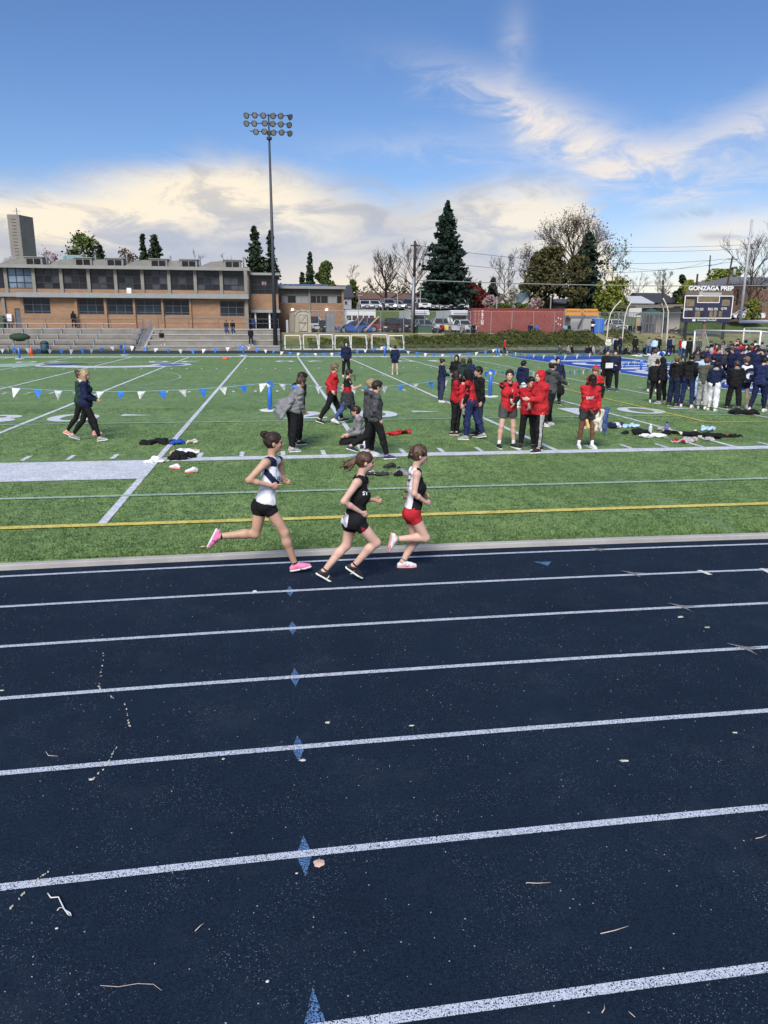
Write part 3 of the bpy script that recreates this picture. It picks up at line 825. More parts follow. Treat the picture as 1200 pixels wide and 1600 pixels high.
q = px_box(198.5, 450, 205.5, 458.7, YU - 1.0); mb = MB(); mb.span((q[0], YU - 1.2, zl), (q[1], YU - 0.6, q[3])); mb.span((q[0] - .03, YU - 1.23, (zl + q[3]) / 2 - .03), (q[1] + .03, YU - .55, (zl + q[3]) / 2 + .03)); mb.build('ledge_unit', M_WHITEP, SB)
YS2 = YU + 0.6
q = px_box(388, 430.5, 427.5, 459.5, YS2)
x0, x1 = xur + 0.31, q[1] + 0.5
wall(x0, x1, at(405, 486, YS2).z, q[2], YS2); mb = MB(); mb.span((x0, YS2 - 0.5, q[3] + 0.02), (x1 + 0.2, YS2 + 9, q[3] + 0.28)); mb.build('roof', M_SLAB, SB)
window(SB, x0 + 0.05, x1, q[2], q[3], YS2 + 0.1, 4, 4, [M_GL[0], M_GL[3], M_GL[0]], M_FRAME, 0.07, None, rg)
mb = MB(); mb.span((at(409, 440, YS2).x, YS2 + 0.05, at(409, 446, YS2).z), (at(416, 440, YS2).x, YS2 + 0.08, at(409, 440, YS2).z)); mb.build('window_poster', mat('poster_pink', (0.30, 0.20, 0.19), 0.6), SB)
ze = at(405, 488.5, YS2 - 1).z
mb = MB(); mb.span((x0, YS2 - 1.2, ze), (x1 + 0.15, YS2 + 0.34, ze + 0.3)); mb.build('entrance_canopy', M_SLABW, SB)
mb = MB(); mb.span((x0, YS2 + 1.5, ZTER), (x1, YS2 + 1.7, ze)); mb.build('entrance_wall', M_GL[3], SB)
for k, a in enumerate((399.5, 421.5)):
 p = at(a, 505, YS2 - 0.8); mb = MB(); mb.span((p.x - 0.09, YS2 - 0.9, ZTER), (p.x + 0.09, YS2 - 0.72, ze)); mb.build('canopy_post', M_WHITEP, SB)
for k in range(2):
 a = at(403 + k * 8.0, 505, YS2 + 1.4).x; b2 = at(410.4 + k * 8.0, 505, YS2 + 1.4).x
 mb = MB(); mb.span((a, YS2 + 1.38, ZTER), (a + 0.08, YS2 + 1.48, ZTER + 2.15)); mb.span((b2 - 0.08, YS2 + 1.38, ZTER), (b2, YS2 + 1.48, ZTER + 2.15)); mb.span((a + .08, YS2 + 1.38, ZTER + 2.05), (b2 - .08, YS2 + 1.48, ZTER + 2.15)); mb.span((a + .08, YS2 + 1.38, ZTER), (b2 - .08, YS2 + 1.48, ZTER + .25)); mb.span((a + .08, YS2 + 1.38, ZTER + 0.95), (b2 - .08, YS2 + 1.48, ZTER + 1.05))
 d_ = mb.build('entrance_door', M_FRAMEG, SB); mb = MB(); mb.span((a + 0.08, YS2 + 1.42, ZTER + .25), (b2 - 0.08, YS2 + 1.44, ZTER + 2.05)); mb.build('pane', M_GL[0], d_)
YW = 100.0
a = px_box(431, 451.5, 535, 508, YW)
wall(a[0] - 3, a[1], ZP, at(480, 473.3, YW).z, YW); zb0, zb1 = at(480, 473.3, YW).z, at(480, 462.3, YW).z; zt3 = at(480, 451.5, YW).z
px0 = [431, 440, 449, 462, 471, 482]; px1 = [485, 494, 501, 512, 519, 526, 533.5]
gw = [mat('glass_curtain_pale', (0.26, 0.27, 0.28), 0.4), M_GL[0], M_GL[2], mat('glass_curtain_pale', (0, 0, 0)), M_GL[3], M_GL[3], M_GL[2], M_GL[3], mat('glass_curtain_pale', (0, 0, 0))]
for pl in (px0, px1):
 for i in range(len(pl) - 1):
  x0_, x1_ = at(pl[i], 467, YW).x, at(pl[i + 1], 467, YW).x
  mb = MB(); mb.span((x0_, YW + 0.02, zb0), (x0_ + 0.06, YW + 0.12, zb1)); w = mb.build('window', M_PIER, SB); mb = MB(); mb.span((x0_ + 0.06, YW + 0.06, zb0), (x1_, YW + 0.09, zb1)); mb.build('pane', rg.choice(gw), w)
M_PAN = mat('panel_taupe', (0.17, 0.155, 0.125), 0.8, 0.08, 2)
pl = [431, 440.5, 461, 482, 485, 517, 534]
for i in range(len(pl) - 1):
 mb = MB(); mb.span((at(pl[i], 467, YW).x + 0.01, YW, zb1), (at(pl[i + 1], 467, YW).x - 0.01, YW + 0.2, zt3)); mb.build('panel', M_PAN, SB)
mb = MB(); mb.span((at(482, 467, YW).x, YW - 0.2, ZP), (at(484.8, 467, YW).x, YW - 0.01, zt3)); mb.build('pier', M_PIER, SB)
mb = MB(); mb.span((a[1] - 0.1, YW - 0.35, ZP), (a[1] + 0.15, YW + 8, zt3)); mb.build('end_wall', M_BRICK, SB)
mb = MB(); mb.span((a[0] - 3, YW - 0.8, zt3), (a[1] + 0.35, YW + 9, zt3 + 0.33)); mb.build('roof', M_SLAB, SB)
for i in range(9):
 x0_ = at(432 + i * 9, 446, YW + 3).x; mb = MB(); mb.add([(x0_, YW + 2.2, zt3 + 0.36), (x0_ + 0.72, YW + 2.2, zt3 + 0.36), (x0_ + 0.72, YW + 3.4, zt3 + 0.75), (x0_, YW + 3.4, zt3 + 0.75)], [(0, 1, 2, 3)]); mb.add([(x0_, YW + 3.4, zt3 + 0.75), (x0_ + 0.72, YW + 3.4, zt3 + 0.75), (x0_ + 0.72, YW + 3.42, zt3 + 0.33), (x0_, YW + 3.42, zt3 + 0.33)], [(0, 1, 2, 3)]); mb.build('solar_panel', mat('solar_blue', (0.06, 0.10, 0.17), 0.25), SB)
for a_ in (457, 510.5):
 p = at(a_, 484, YW - 0.15); mb = MB(); mb.ell((p.x, YW - 0.16, p.z), (0.16, 0.12, 0.16), 10, 8); mb.build('wall_lamp', MATS.get('lamp_glow') or None, SB) if False else None
def glow(name, col, st):
 m = bpy.data.materials.new(name); m.use_nodes = True; b = m.node_tree.nodes['Principled BSDF']; b.inputs['Base Color'].default_value = (*col, 1); b.inputs['Emission Color'].default_value = (*col, 1); b.inputs['Emission Strength'].default_value = st; MATS[name] = m; return m
M_LAMP = glow('lamp_lit', (1.0, 0.93, 0.80), 2.2)
for a_ in (457, 510.5):
 p = at(a_, 484, YW - 0.15); mb = MB(); mb.ell((p.x, YW - 0.16, p.z), (0.13, 0.10, 0.13), 10, 8); mb.build('wall_lamp', M_LAMP, SB, True)
q = px_box(0, 493, 8, 511, YB - 0.5); mb = MB(); mb.span((q[0], YB - 1.1, ZTER), (q[1], YB - 0.4, q[3])); o = mb.build('utility_cabinet', mat('cabinet_green', (0.06, 0.10, 0.07), 0.6)); tag(o, 'green utility cabinet at the left end of the school wall', 'cabinet')
e = empty('meter_box', (at(17, 500, YB).x, YB - 0.2, ZTER), 0, 'small white meter box on a short post left of the grey door', 'meter box')
mb = MB(); mb.span((-0.28, -0.15, 0.7), (0.22, 0.1, 1.45)); mb.build('box', M_WHITEP, e); mb = MB(); mb.tube([(0, 0, 0), (0, 0, .7)], 0.05, 6); mb.build('post', M_GALV, e)
YT = 150.0
tb = [at(10.5, 335, YT), at(29.5, 335.5, YT), at(39.5, 339, YT)]
zt4, zb4 = tb[0].z, 5.0
x0_, x1_ = at(10.5, 335, YT).x, at(29.3, 335, YT).x
T = empty('bell_tower', ((x0_ + x1_) / 2, YT, zb4), 0, 'tall plain concrete tower with a small cross behind the school roof at far left', 'tower')
hw = (x1_ - x0_) / 2; H4 = zt4 - zb4
mb = MB(); mb.add([(-hw, 0, 0), (hw, 0, 0), (hw + 1.35, 3.5, 0), (-hw + 1.0, 4.5, 0), (-hw, 0, H4), (hw, 0, H4), (hw + 1.35, 3.5, H4), (-hw + 1.0, 4.5, H4)], [(0, 1, 5, 4), (1, 2, 6, 5), (2, 3, 7, 6), (3, 0, 4, 7), (4, 5, 6, 7)])
mb.build('shaft', mat('tower_concrete', (0.25, 0.235, 0.21), 0.9, 0.14, 0.4, 0.2, 8), T)
for i in range(22):
 mb = MB(); z = H4 - 0.8 - i * 0.55; mb.span((-hw + 0.65, -0.05, z), (hw - 0.65, -0.002, z + 0.10)); mb.build('relief_bar', mat('tower_relief', (0.14, 0.13, 0.12), 0.9), T)
mb = MB(); mb.tube([(0.35, 1.2, H4), (0.35, 1.2, H4 + 1.25)], 0.09, 6); mb.bar((-0.35, 1.2, H4 + 0.75), (0.95, 1.2, H4 + .75), 0.09); mb.build('cross', M_GALV, T)
for dx in (0.0, 0.55):
 mb = MB(); mb.tube([(hw + 0.3 + dx, -1, 0), (hw + 0.3 + dx, -1, H4 - 8.0)], 0.18, 8); mb.build('flue', M_SLAB, T)
# -- floodlight mast
p0 = at(430.5, 538, 79.6); ptop = at(418.3, 178, 79.6)
FLM = empty('floodlight_mast', (p0.x, 79.6, 0), 0, 'very tall slim floodlight mast with three rows of round lamps', 'floodlight mast')
zt5 = ptop.z; zc = at(419.5, 216, 79.6).z
M_MAST = mat('mast_steel', (0.055, 0.062, 0.08), 0.5, 0.08, 3, metal=0.2)
M_MASTD = mat('mast_dark', (0.035, 0.040, 0.055), 0.5, 0.08, 3)
mb = MB(); mb.tube([(0, 0, 0), (0, 0, zc * 0.5), (0, 0, zc)], [0.25, 0.16, 0.10], 14); mb.build('pole', M_MAST, FLM, True)
mb = MB(); mb.tube([(0, 0, zc), (0, 0, zt5)], 0.07, 8); mb.build('head_post', M_MASTD, FLM)
mb = MB(); mb.tube([(0, 0, zc - 0.12), (0, 0, zc + 0.1)], 0.26, 12); mb.build('collar', M_MASTD, FLM)
mb = MB(); mb.span((-0.2, -0.25, zc + 0.25), (0.2, -0.02, zc + 0.62)); mb.build('junction_box', M_MASTD, FLM)
lamps = [(385, 180.3, -25), (398, 179.8, -20), (411.3, 180.3, -8), (426.5, 181, 5), (438.5, 181, 8), (454, 183, 55), (385, 192.8, -25), (397.3, 192.8, -20), (413.7, 192.3, -5), (426, 193.3, 2), (438.8, 194, 8), (452, 195.3, 30), (400, 205.8, -15), (413, 205.3, -8), (427.3, 207, 8), (440, 206.8, 10), (453, 208.6, 35)]
for r0, r1, py in ((381, 456, 179.2), (381, 455, 192.2), (390, 456, 204.8)):
 a_, b_ = at(r0, py, 79.6), at(r1, py + 1.8, 79.6); mb = MB(); mb.bar((a_.x - p0.x, 0, a_.z), (b_.x - p0.x, 0, b_.z), 0.07); mb.build('crossarm', M_MASTD, FLM)
M_LENS = mat('lamp_lens', (0.30, 0.29, 0.29), 0.25, 0.2, 4)
for px, py, yw in lamps:
 p = at(px, py, 79.2)
 d = Matrix.Rotation(R(yw), 3, 'Z') @ Vector((0, -1, -0.55)); d.normalize(); c = Vector((p.x - p0.x, -0.35, p.z))
 mb = MB(); mb.tube([c - d * 0.42, c - d * 0.30, c - d * 0.12, c + d * 0.02, c + d * 0.03], [0.07, 0.12, 0.24, 0.29, 0.29], 14); l = mb.build('lamp_housing', M_MASTD, FLM, True)
 mb = MB(); mb.tube([c + d * 0.032, c + d * 0.036], [0.21, 0.21], 14); mb.build('lens', M_LENS, l)
 mb = MB(); mb.bar(c - d * 0.42, (c.x + 0.0, 0, c.z + 0.05), 0.05); mb.build('bracket', M_MASTD, FLM)
# -- chain link fences
def chainlink_mat():
 m = bpy.data.materials.new('chain_link'); m.use_nodes = True; nt = m.node_tree; X.nt = nt
 b = nt.nodes['Principled BSDF']; b.inputs['Base Color'].default_value = (0.25, 0.26, 0.27, 1); b.inputs['Roughness'].default_value = 0.5
 tc = nt.nodes.new('ShaderNodeTexCoord'); sp = nt.nodes.new('ShaderNodeSeparateXYZ'); nt.links.new(tc.outputs['Object'], sp.inputs[0])
 x, z = X(sp.outputs[0]), X(sp.outputs[2])
 def line(q): return sstep((X._m('FRACT', q * 14.0) - 0.5).abs(), 0.465, 0.48)
 a = line(x + z).max(line(x - z))
 out = nt.nodes['Material Output']; tr = nt.nodes.new('ShaderNodeBsdfTransparent'); mx = nt.nodes.new('ShaderNodeMixShader')
 nt.links.new(a.v, mx.inputs[0]); nt.links.new(tr.outputs[0], mx.inputs[1]); nt.links.new(b.outputs[0], mx.inputs[2]); nt.links.new(mx.outputs[0], out.inputs[0])
 return m
M_LINK = chainlink_mat()
def fence(label, x0, x1, Y, z, h, post=3.0, m=M_GALV, xs=None, grp=None, yend=None, rail2=False):
 e = empty('chain_link_fence', (x0, Y, z), 0, label, 'fence', grp)
 xs = xs or [x0 + (x1 - x0) * i / max(1, round((x1 - x0) / post)) for i in range(round((x1 - x0) / post) + 1)]
 for q in xs:
  mb = MB(); mb.tube([(q - x0, 0, 0), (q - x0, 0, h + 0.05)], 0.045, 6); mb.build('post', m, e)
 mb = MB(); mb.tube([(0, 0, h), (x1 - x0, 0, h)], 0.03, 6); mb.build('rail', m, e)
 mb = MB(); mb.add([(0, 0.01, 0.04), (x1 - x0, 0.01, 0.04), (x1 - x0, 0.01, h), (0, 0.01, h)], [(0, 1, 2, 3)]); mb.build('mesh_panel', M_LINK, e)
 return e
YFN = 89.3
fx = lambda a: at(a, 510, YFN).x
fence('tall chain link fence along the car park edge in front of the shed and cars', fx(459), fx(735), YFN, ZP, 2.45, xs=[fx(q) for q in (459, 498, 538, 560, 595, 630.5, 663, 692, 735)])
fence('tall chain link fence in front of the red shipping container', fx(736), fx(880), YFN, ZP, 2.5, xs=[fx(q) for q in (767, 799.5, 833, 866, 880)])
fence('tall chain link fence right of the container, before the school bus and tent', fx(882), fx(1066), YFN, ZP, 2.5, xs=[fx(q) for q in (882, 910, 936, 966, 1000, 1035, 1066)])
fence('low chain link fence along the far edge of the track below the bank', at(438, 545, 78.9).x, at(1300, 545, 78.9).x, 78.9, 0.03, 0.55, 1.1, m=mat('fence_dull', (.10, .105, .11), .8))
# -- vehicles
M_TYRE = mat('tyre', (0.018, 0.018, 0.019), 0.9); M_RIM = mat('rim', (0.35, 0.36, 0.38), 0.35, metal=0.6)
M_CGL = glass('car_glass', (0.018, 0.021, 0.026), 0.08, 0.7); M_HL = mat('headlight_glass', (0.70, 0.72, 0.75), 0.15); M_TAIL = mat('tail_light', (0.35, 0.02, 0.02), 0.3); M_PLASTIC = mat('bumper_black', (0.02, 0.02, 0.022), 0.6); M_PLATE = mat('plate_white', (0.55, 0.56, 0.6), 0.5)
def paint(name, c):
 m = mat('paint_' + name, c, 0.28, 0.04, 2.0, spec=0.6)
 m.node_tree.nodes['Principled BSDF'].inputs['Coat Weight'].default_value = 0.6
 return m
PROFILES = {  # (x along length, 0 = nose), lower body outline; cabin outline
 'sedan': dict(L=4.6, W=1.80, body=[(0.02, .28), (0.0, .55), (.12, .70), (1.05, .86), (1.45, .92), (3.75, .98), (4.45, .93), (4.58, .75), (4.58, .32), (4.3, .22), (.3, .22)], cab=[(1.30, .90), (2.0, 1.36), (2.35, 1.43), (3.05, 1.42), (3.45, 1.33), (4.05, .97)], wheels=(.88, 3.65), wr=.33),
 'suv': dict(L=4.6, W=1.86, body=[(0.02, .35), (0.0, .70), (.10, .90), (1.0, 1.03), (1.25, 1.06), (4.5, 1.10), (4.6, .95), (4.6, .40), (4.35, .28), (.3, .28)], cab=[(1.1, 1.04), (1.75, 1.60), (2.1, 1.70), (4.0, 1.70), (4.30, 1.60), (4.52, 1.09)], wheels=(.90, 3.70), wr=.37),
 'pickup': dict(L=5.3, W=1.92, body=[(0.02, .40), (0.0, .80), (.08, 1.0), (1.2, 1.12), (3.25, 1.14), (5.2, 1.14), (5.28, 1.0), (5.28, .45), (5.0, .38), (.3, .35)], cab=[(1.25, 1.10), (1.85, 1.68), (2.2, 1.78), (2.95, 1.78), (3.20, 1.70), (3.30, 1.13)], wheels=(.95, 4.2), wr=.39),
 'van': dict(L=5.2, W=1.95, body=[(0.02, .38), (0.0, .80), (.15, 1.0), (.75, 1.15), (1.0, 1.2), (5.1, 1.25), (5.2, 1.1), (5.2, .42), (5.0, .32), (.3, .32)], cab=[(.80, 1.15), (1.5, 1.85), (1.9, 2.05), (4.9, 2.05), (5.1, 1.95), (5.15, 1.22)], wheels=(.95, 4.1), wr=.36)}
def make_car(kind, pm, loc, rz, label, group=None, name='parked_car', cat='car', scale=1.0, lights=False):
 P = PROFILES[kind]; L, W = P['L'], P['W']; e = empty(name, loc, rz, label, cat, group); e.scale = (scale,) * 3
 hx = L / 2
 def cut(poly): return [(hx - x, z) for x, z in poly]          # nose towards +x
 body = cut(P['body']); n = len(body); mb = MB(); vs = []
 offs = [(-W / 2 + .10, .94), (-W / 2 + .02, .985), (-W / 2, 1.0), (W / 2, 1.0), (W / 2 - .02, .985), (W / 2 - .10, .94)]
 zc = 0.6
 for y, k in offs:
  for x, z in body: vs.append((x * (0.97 + 0.03 * (k == 1.0)), y, zc + (z - zc) * (1.0 if k == 1 else k)))
 fs = [tuple(range(n)), tuple(range(len(vs) - 1, len(vs) - n - 1, -1))]
 for j in range(len(offs) - 1):
  for i in range(n):
   a = j * n + i; b = j * n + (i + 1) % n; fs.append((a, b, b + n, a + n))
 mb.add(vs, fs).build('car_body', pm, e, True if False else False)
 for x in P['wheels']:
  for sg in (-1, 1):
   c = (hx - x, sg * (W / 2 - 0.10), P['wr'])
   mb = MB(); mb.tube([(c[0], c[1] - 0.12, c[2]), (c[0], c[1] + 0.12, c[2])], P['wr'], 16); w = mb.build('wheel', M_TYRE, e, False)
   mb = MB(); mb.tube([(c[0], c[1] + sg * 0.118, c[2]), (c[0], c[1] + sg * 0.13, c[2])], P['wr'] * .62, 12); mb.build('rim', M_RIM, w)
   mb = MB(); mb.tube([(c[0], sg * (W / 2 - 0.20), c[2] + .03), (c[0], sg * (W / 2 + 0.004), c[2] + .03)], P['wr'] * 1.17, 16); mb.build('wheel_arch', M_PLASTIC, e)
 cab = cut(P['cab']); n = len(cab); mb = MB(); vs = []
 z0 = cab[0][1]; zt = max(z for _, z in cab)
 for sg in (-1, 1):
  for x, z in cab: vs.append((x, sg * (W / 2 - .07 - .20 * (z - z0) / (zt - z0)), z))
 fs = [tuple(reversed(range(n))), tuple(range(n, 2 * n))]
 for i in range(n): j = (i + 1) % n; fs.append((i, j, j + n, i + n))
 mb.add(vs, fs).build('windows', M_CGL, e)
 mb = MB(); top = [i for i in range(n) if cab[i][1] > z0 + 0.80 * (zt - z0)]
 vs = []
 for i in top:
  for sg in (-1, 1):
   x, z = cab[i]; yy = (W / 2 - .06 - .20 * (z - z0) / (zt - z0)); vs.append((x, sg * yy, z + .012))
 fs = [(2 * i, 2 * i + 2, 2 * i + 3, 2 * i + 1) for i in range(len(top) - 1)]
 mb.add(vs, fs)
 for sg in (-1, 1):
  f = lambda x, z: (x, sg * (W / 2 - .055 - .20 * (z - z0) / (zt - z0)), z)
  mb.bar(f(*cab[0]), f(*cab[1]), .07); mb.bar(f(*cab[1]), f(*cab[2]), .07); mb.bar(f(*cab[-1]), f(*cab[-2]), .12)
  for a, b in zip(top, top[1:]): mb.bar(f(*cab[a]), f(*cab[b]), .06)
  if kind != 'pickup':
   xm = (cab[0][0] + cab[-1][0]) / 2 - .1; mb.bar(f(xm, z0), f(xm, zt - .03), .08)
 mb.build('roof', pm, e)
 zb = [z for x, z in P['body']]
 for sg in (-1, 1):
  zl = P['body'][2][1] - 0.08
  mb = MB(); mb.box((hx - 0.10, sg * (W / 2 - .30), zl - .02), (.16, .42, .15)); mb.build('headlight', M_LAMP if lights else M_HL, e)
  mb = MB(); mb.box((-hx + .05, sg * (W / 2 - .22), zl + .04), (.12, .34, .16)); mb.build('tail_light', M_TAIL, e)
  mb = MB(); mb.box((cab[0][0] - .35, sg * (W / 2 + .05), z0 + .08), (.14, .16, .12)); mb.build('mirror', pm, e)
 mb = MB(); mb.box((hx + .0, 0, zl - .03), (.10, W * .42, .14)); mb.build('grille', M_PLASTIC, e)
 mb = MB(); mb.box((hx + .01, 0, .42), (.10, W * .88, .16)); mb.build('bumper', M_PLASTIC, e)
 mb = MB(); mb.box((hx + .07, 0, .45), (.02, .45, .13)); mb.build('number_plate', M_PLATE, e)
 return e
def car_at(px, py, Y, kind, pm, rz, label, **k):
 p = at(px, py, Y); return make_car(kind, pm, (p.x, Y, k.pop('z', ZP)), R(rz), label, **k)
PB, PR, PW, PG, PK, PM, PS, PT = paint('blue', (0.025, 0.10, 0.42)), paint('red', (0.22, 0.018, 0.020)), paint('white', (0.70, 0.71, 0.72)), paint('grey', (0.10, 0.11, 0.12)), paint('black', (0.014, 0.015, 0.018)), paint('maroon', (0.035, 0.016, 0.020)), paint('silver', (0.36, 0.38, 0.40)), paint('teal_grey', (0.22, 0.27, 0.28))
car_at(553, 515, 91.3, 'sedan', PB, 180, 'bright blue sedan parked side on behind the fence, nose to the left', scale=0.93)
car_at(565, 515, 95.0, 'suv', PR, 182, 'dark red vehicle parked right behind the bright blue sedan', scale=1.0)
car_at(601.5, 515, 95.5, 'sedan', PG, -82, 'dark grey car facing the field between the red vehicle and the maroon SUV')
car_at(624, 516, 92.6, 'suv', PM, -62, 'black maroon SUV with bright grille left of the utility pole', scale=0.98)
car_at(631, 515, 97.5, 'suv', PS, -80, 'silver car partly hidden behind the maroon SUV')
car_at(661, 516, 93.0, 'sedan', PT, -80, 'pale grey green car behind the green electrical box', scale=1.08)
car_at(688, 515, 96.5, 'suv', PS, -95, 'silver SUV with dark windows beside the camper van', scale=1.05)
car_at(720, 516, 92.5, 'pickup', PW, -72, 'white pickup truck nearest the left end of the red container', scale=0.86, name='pickup_truck', cat='truck')
car_at(488, 514, 96.5, 'van', PW, -80, 'white van parked behind the beige shed', scale=0.9)
car_at(505, 515, 95.0, 'suv', PK, -70, 'black car half hidden between the beige shed and a metal cabinet', scale=0.82)
car_at(957, 515, 96, 'pickup', PW, -85, 'white pickup behind the fence right of the blue portable toilet', scale=0.95, name='pickup_truck', cat='truck')
car_at(1165, 498, 108, 'sedan', PW, 178, 'white hatchback half hidden behind the right edge of the scoreboard', z=at(1165, 499.0, 108).z, scale=1.1)
ucars = [(570, PW, 'sedan', 'white car at the left end of the upper row'), (584, PW, 'sedan', 'second white car of the upper row, left of the bare tree'), (606, PS, 'suv', 'silver car of the upper row right of the bare tree trunk'), (619, PW, 'sedan', 'car with lit headlights in the upper row'), (637, PG, 'suv', 'dark SUV left of the utility pole in the upper row'),
         (656, PW, 'pickup', 'white truck just right of the utility pole in the upper row'), (673, PS, 'sedan', 'low silver car at the foot of the big spruce'), (690, PW, 'sedan', 'white car half in the shade under the big spruce'), (704, PK, 'suv', 'black car under the big spruce'), (717, PW, 'suv', 'white SUV at the right end of the upper row')]
for px, pm, kd, lb in ucars:
 car_at(px, 485, 113.6, kd, pm, -88 + (px % 7) * 2 - 6, lb, z=4.63, scale=0.96, lights=(px == 619), group='cars parked in the upper row')
def camper(px, Y, w, label, facing=-85):
 p = at(px, 510, Y); e = empty('camper_van', (p.x, Y, ZP), R(facing + 90), label, 'camper')
 m2 = PW
 mb = MB(); mb.span((-w / 2, 0.9, 0.55), (w / 2, 6.2, 2.72)); mb.prism([(0.9, 2.0), (-0.35, 2.15), (-0.35, 2.5), (0.1, 2.74), (0.9, 2.74)], -w / 2 + .003, w / 2 - .003, 'x'); mb.build('living_box', m2, e)
 mb = MB(); mb.prism([(-0.9, 0.5), (-0.95, 1.1), (-0.2, 1.3), (0.45, 1.95), (0.898, 1.95), (0.898, 0.5)], -w / 2 + .15, w / 2 - .15, 'x'); mb.build('cab', m2, e)
 mb = MB(); mb.add([(-w / 2 + .3, -0.2, 1.32), (w / 2 - .3, -0.2, 1.32), (w / 2 - .38, 0.42, 1.94), (-w / 2 + .38, 0.42, 1.94)], [(0, 1, 2, 3)]); mb.v = [(a, b - .012, c + .012) for a, b, c in mb.v]; mb.build('windscreen', M_CGL, e)
 for sg in (-1, 1):
  for y in (-0.2, 4.9):
   mb = MB(); mb.tube([(sg * (w / 2 - .33), y, .36), (sg * (w / 2 - .1), y, .36)], .36, 14); mb.build('wheel', M_TYRE, e)
  mb = MB(); mb.box((sg * (w / 2 - .42), -0.96, 0.92), (.28, .06, .18)); mb.build('headlight', M_HL, e)
 mb = MB(); mb.box((0, -0.96, .62), (w - .35, .12, .16)); mb.build('bumper', M_PLASTIC, e)
 mb = MB(); mb.box((0.0, -0.362, 2.33), (w * .72, .02, .16)); mb.build('stripe', mat('stripe_blue', (0.2, 0.3, 0.42), 0.5), e)
 return e
camper(656, 97.2, 2.3, 'white camper with overhanging front right of the utility pole')
camper(718, 97.4, 2.6, 'white camper with overhanging front behind the white pickup truck')
p = at(562, 505, 100.5); e = empty('white_bus', (p.x, 100.5, ZP), 0, 'long white bus roof and windows showing above the red and blue cars', 'bus')
mb = MB(); mb.span((-2.0, 0, .5), (2.1, 2.3, 2.75)); mb.prism([(-2.0, .5), (-2.45, .55), (-2.45, 1.5), (-2.0, 2.5)], 0.05, 2.25); mb.build('bus_body', PW, e)
for k in range(5):
 mb = MB(); mb.span((-1.7 + k * .75, -.015, 1.45), (-1.1 + k * .75, 0.0 - .002, 2.05)); mb.build('window', M_CGL, e)
for x in (-1.3, 1.3): mb = MB(); mb.tube([(x, -.02, .42), (x, .25, .42)], .42, 14); mb.build('wheel', M_TYRE, e)
mb = MB(); mb.span((-2.1, -.05, 2.76), (2.15, 2.35, 2.86)); mb.build('roof', M_SLAB, e)
# -- container, school bus, sheds
YC = 91.0
q = px_box(738, 482, 881, 518, YC)
e = empty('shipping_container', ((q[0] + q[1]) / 2, YC, ZP), 0, 'long rust red corrugated shipping container behind the fence', 'container')
cw = (q[1] - q[0]) / 2; ch = q[3] - ZP
M_CONT = mat('container_red', (0.27, 0.060, 0.048), 0.65, 0.16, 0.8, 0.1, 20)
mb = MB(); vs = []; n = int(cw * 2 / 0.28); pts = []
for i in range(n):
 x = -cw + 0.12 + i * (2 * cw - .24) / n; d = (2 * cw - .24) / n
 pts += [(x, 0), (x + d * .35, 0), (x + d * .5, .04), (x + d * .85, .04)]
for x, y in pts: vs += [(x, y, .18), (x, y, ch - .12)]
mb.add(vs, [(2 * i, 2 * i + 2, 2 * i + 3, 2 * i + 1) for i in range(len(pts) - 1)]); mb.span((-cw, .06, .1), (cw, 2.4, ch - .02)); mb.build('corrugated_side', M_CONT, e)
mb = MB(); mb.span((-cw, -.02, ch - .12), (cw, .058, ch)); mb.span((-cw, -.02, .02), (cw, .058, .17)); mb.span((-cw, -.03, .171), (-cw + .12, .055, ch - .121)); mb.span((cw - .12, -.03, .171), (cw, .055, ch - .121)); mb.build('frame', mat('container_frame', (0.22, 0.05, 0.042), .7), e)
def vtext(t, x, z, size, parent, m, y=-.012, dz=None, name='lettering'):
 for i, ch_ in enumerate(t):
  me = text_mesh(ch_, size, bold=.02); me.materials.clear(); me.materials.append(m)
  o = link(name, me, parent, (x, y, z - i * (dz or size * .78))); o.rotation_euler = (R(90), 0, 0)
vtext('TRITON', at(753.5, 500, YC).x - e.location.x, ch - .45, .42, e, M_WHITEP, dz=.27)
vtext('TRITON', -cw + .35, ch - .4, .30, e, mat('faded_white', (0.40, 0.22, 0.19), .8), dz=.34); vtext('TRITON', -cw + .8, ch - .4, .30, e, MATS['faded_white'], dz=.34)
for dx, dz in ((-1.0, 1.4), (-.72, 1.8), (-.7, 1.1), (-.4, 1.7), (-.42, 1.0)):
 mb = MB(); mb.box((cw + dx, -.008, dz), (.12, .008, .16)); mb.build('sticker', M_WHITEP, e)
q = px_box(881.5, 482.5, 936, 515, 95); p = Vector(((q[0] + q[1]) / 2, 95, ZP)); hw = (q[1] - q[0]) / 2 - .1; ch = q[3] - ZP
M_BUSY = paint('school_bus_yellow', (0.70, 0.30, 0.030))
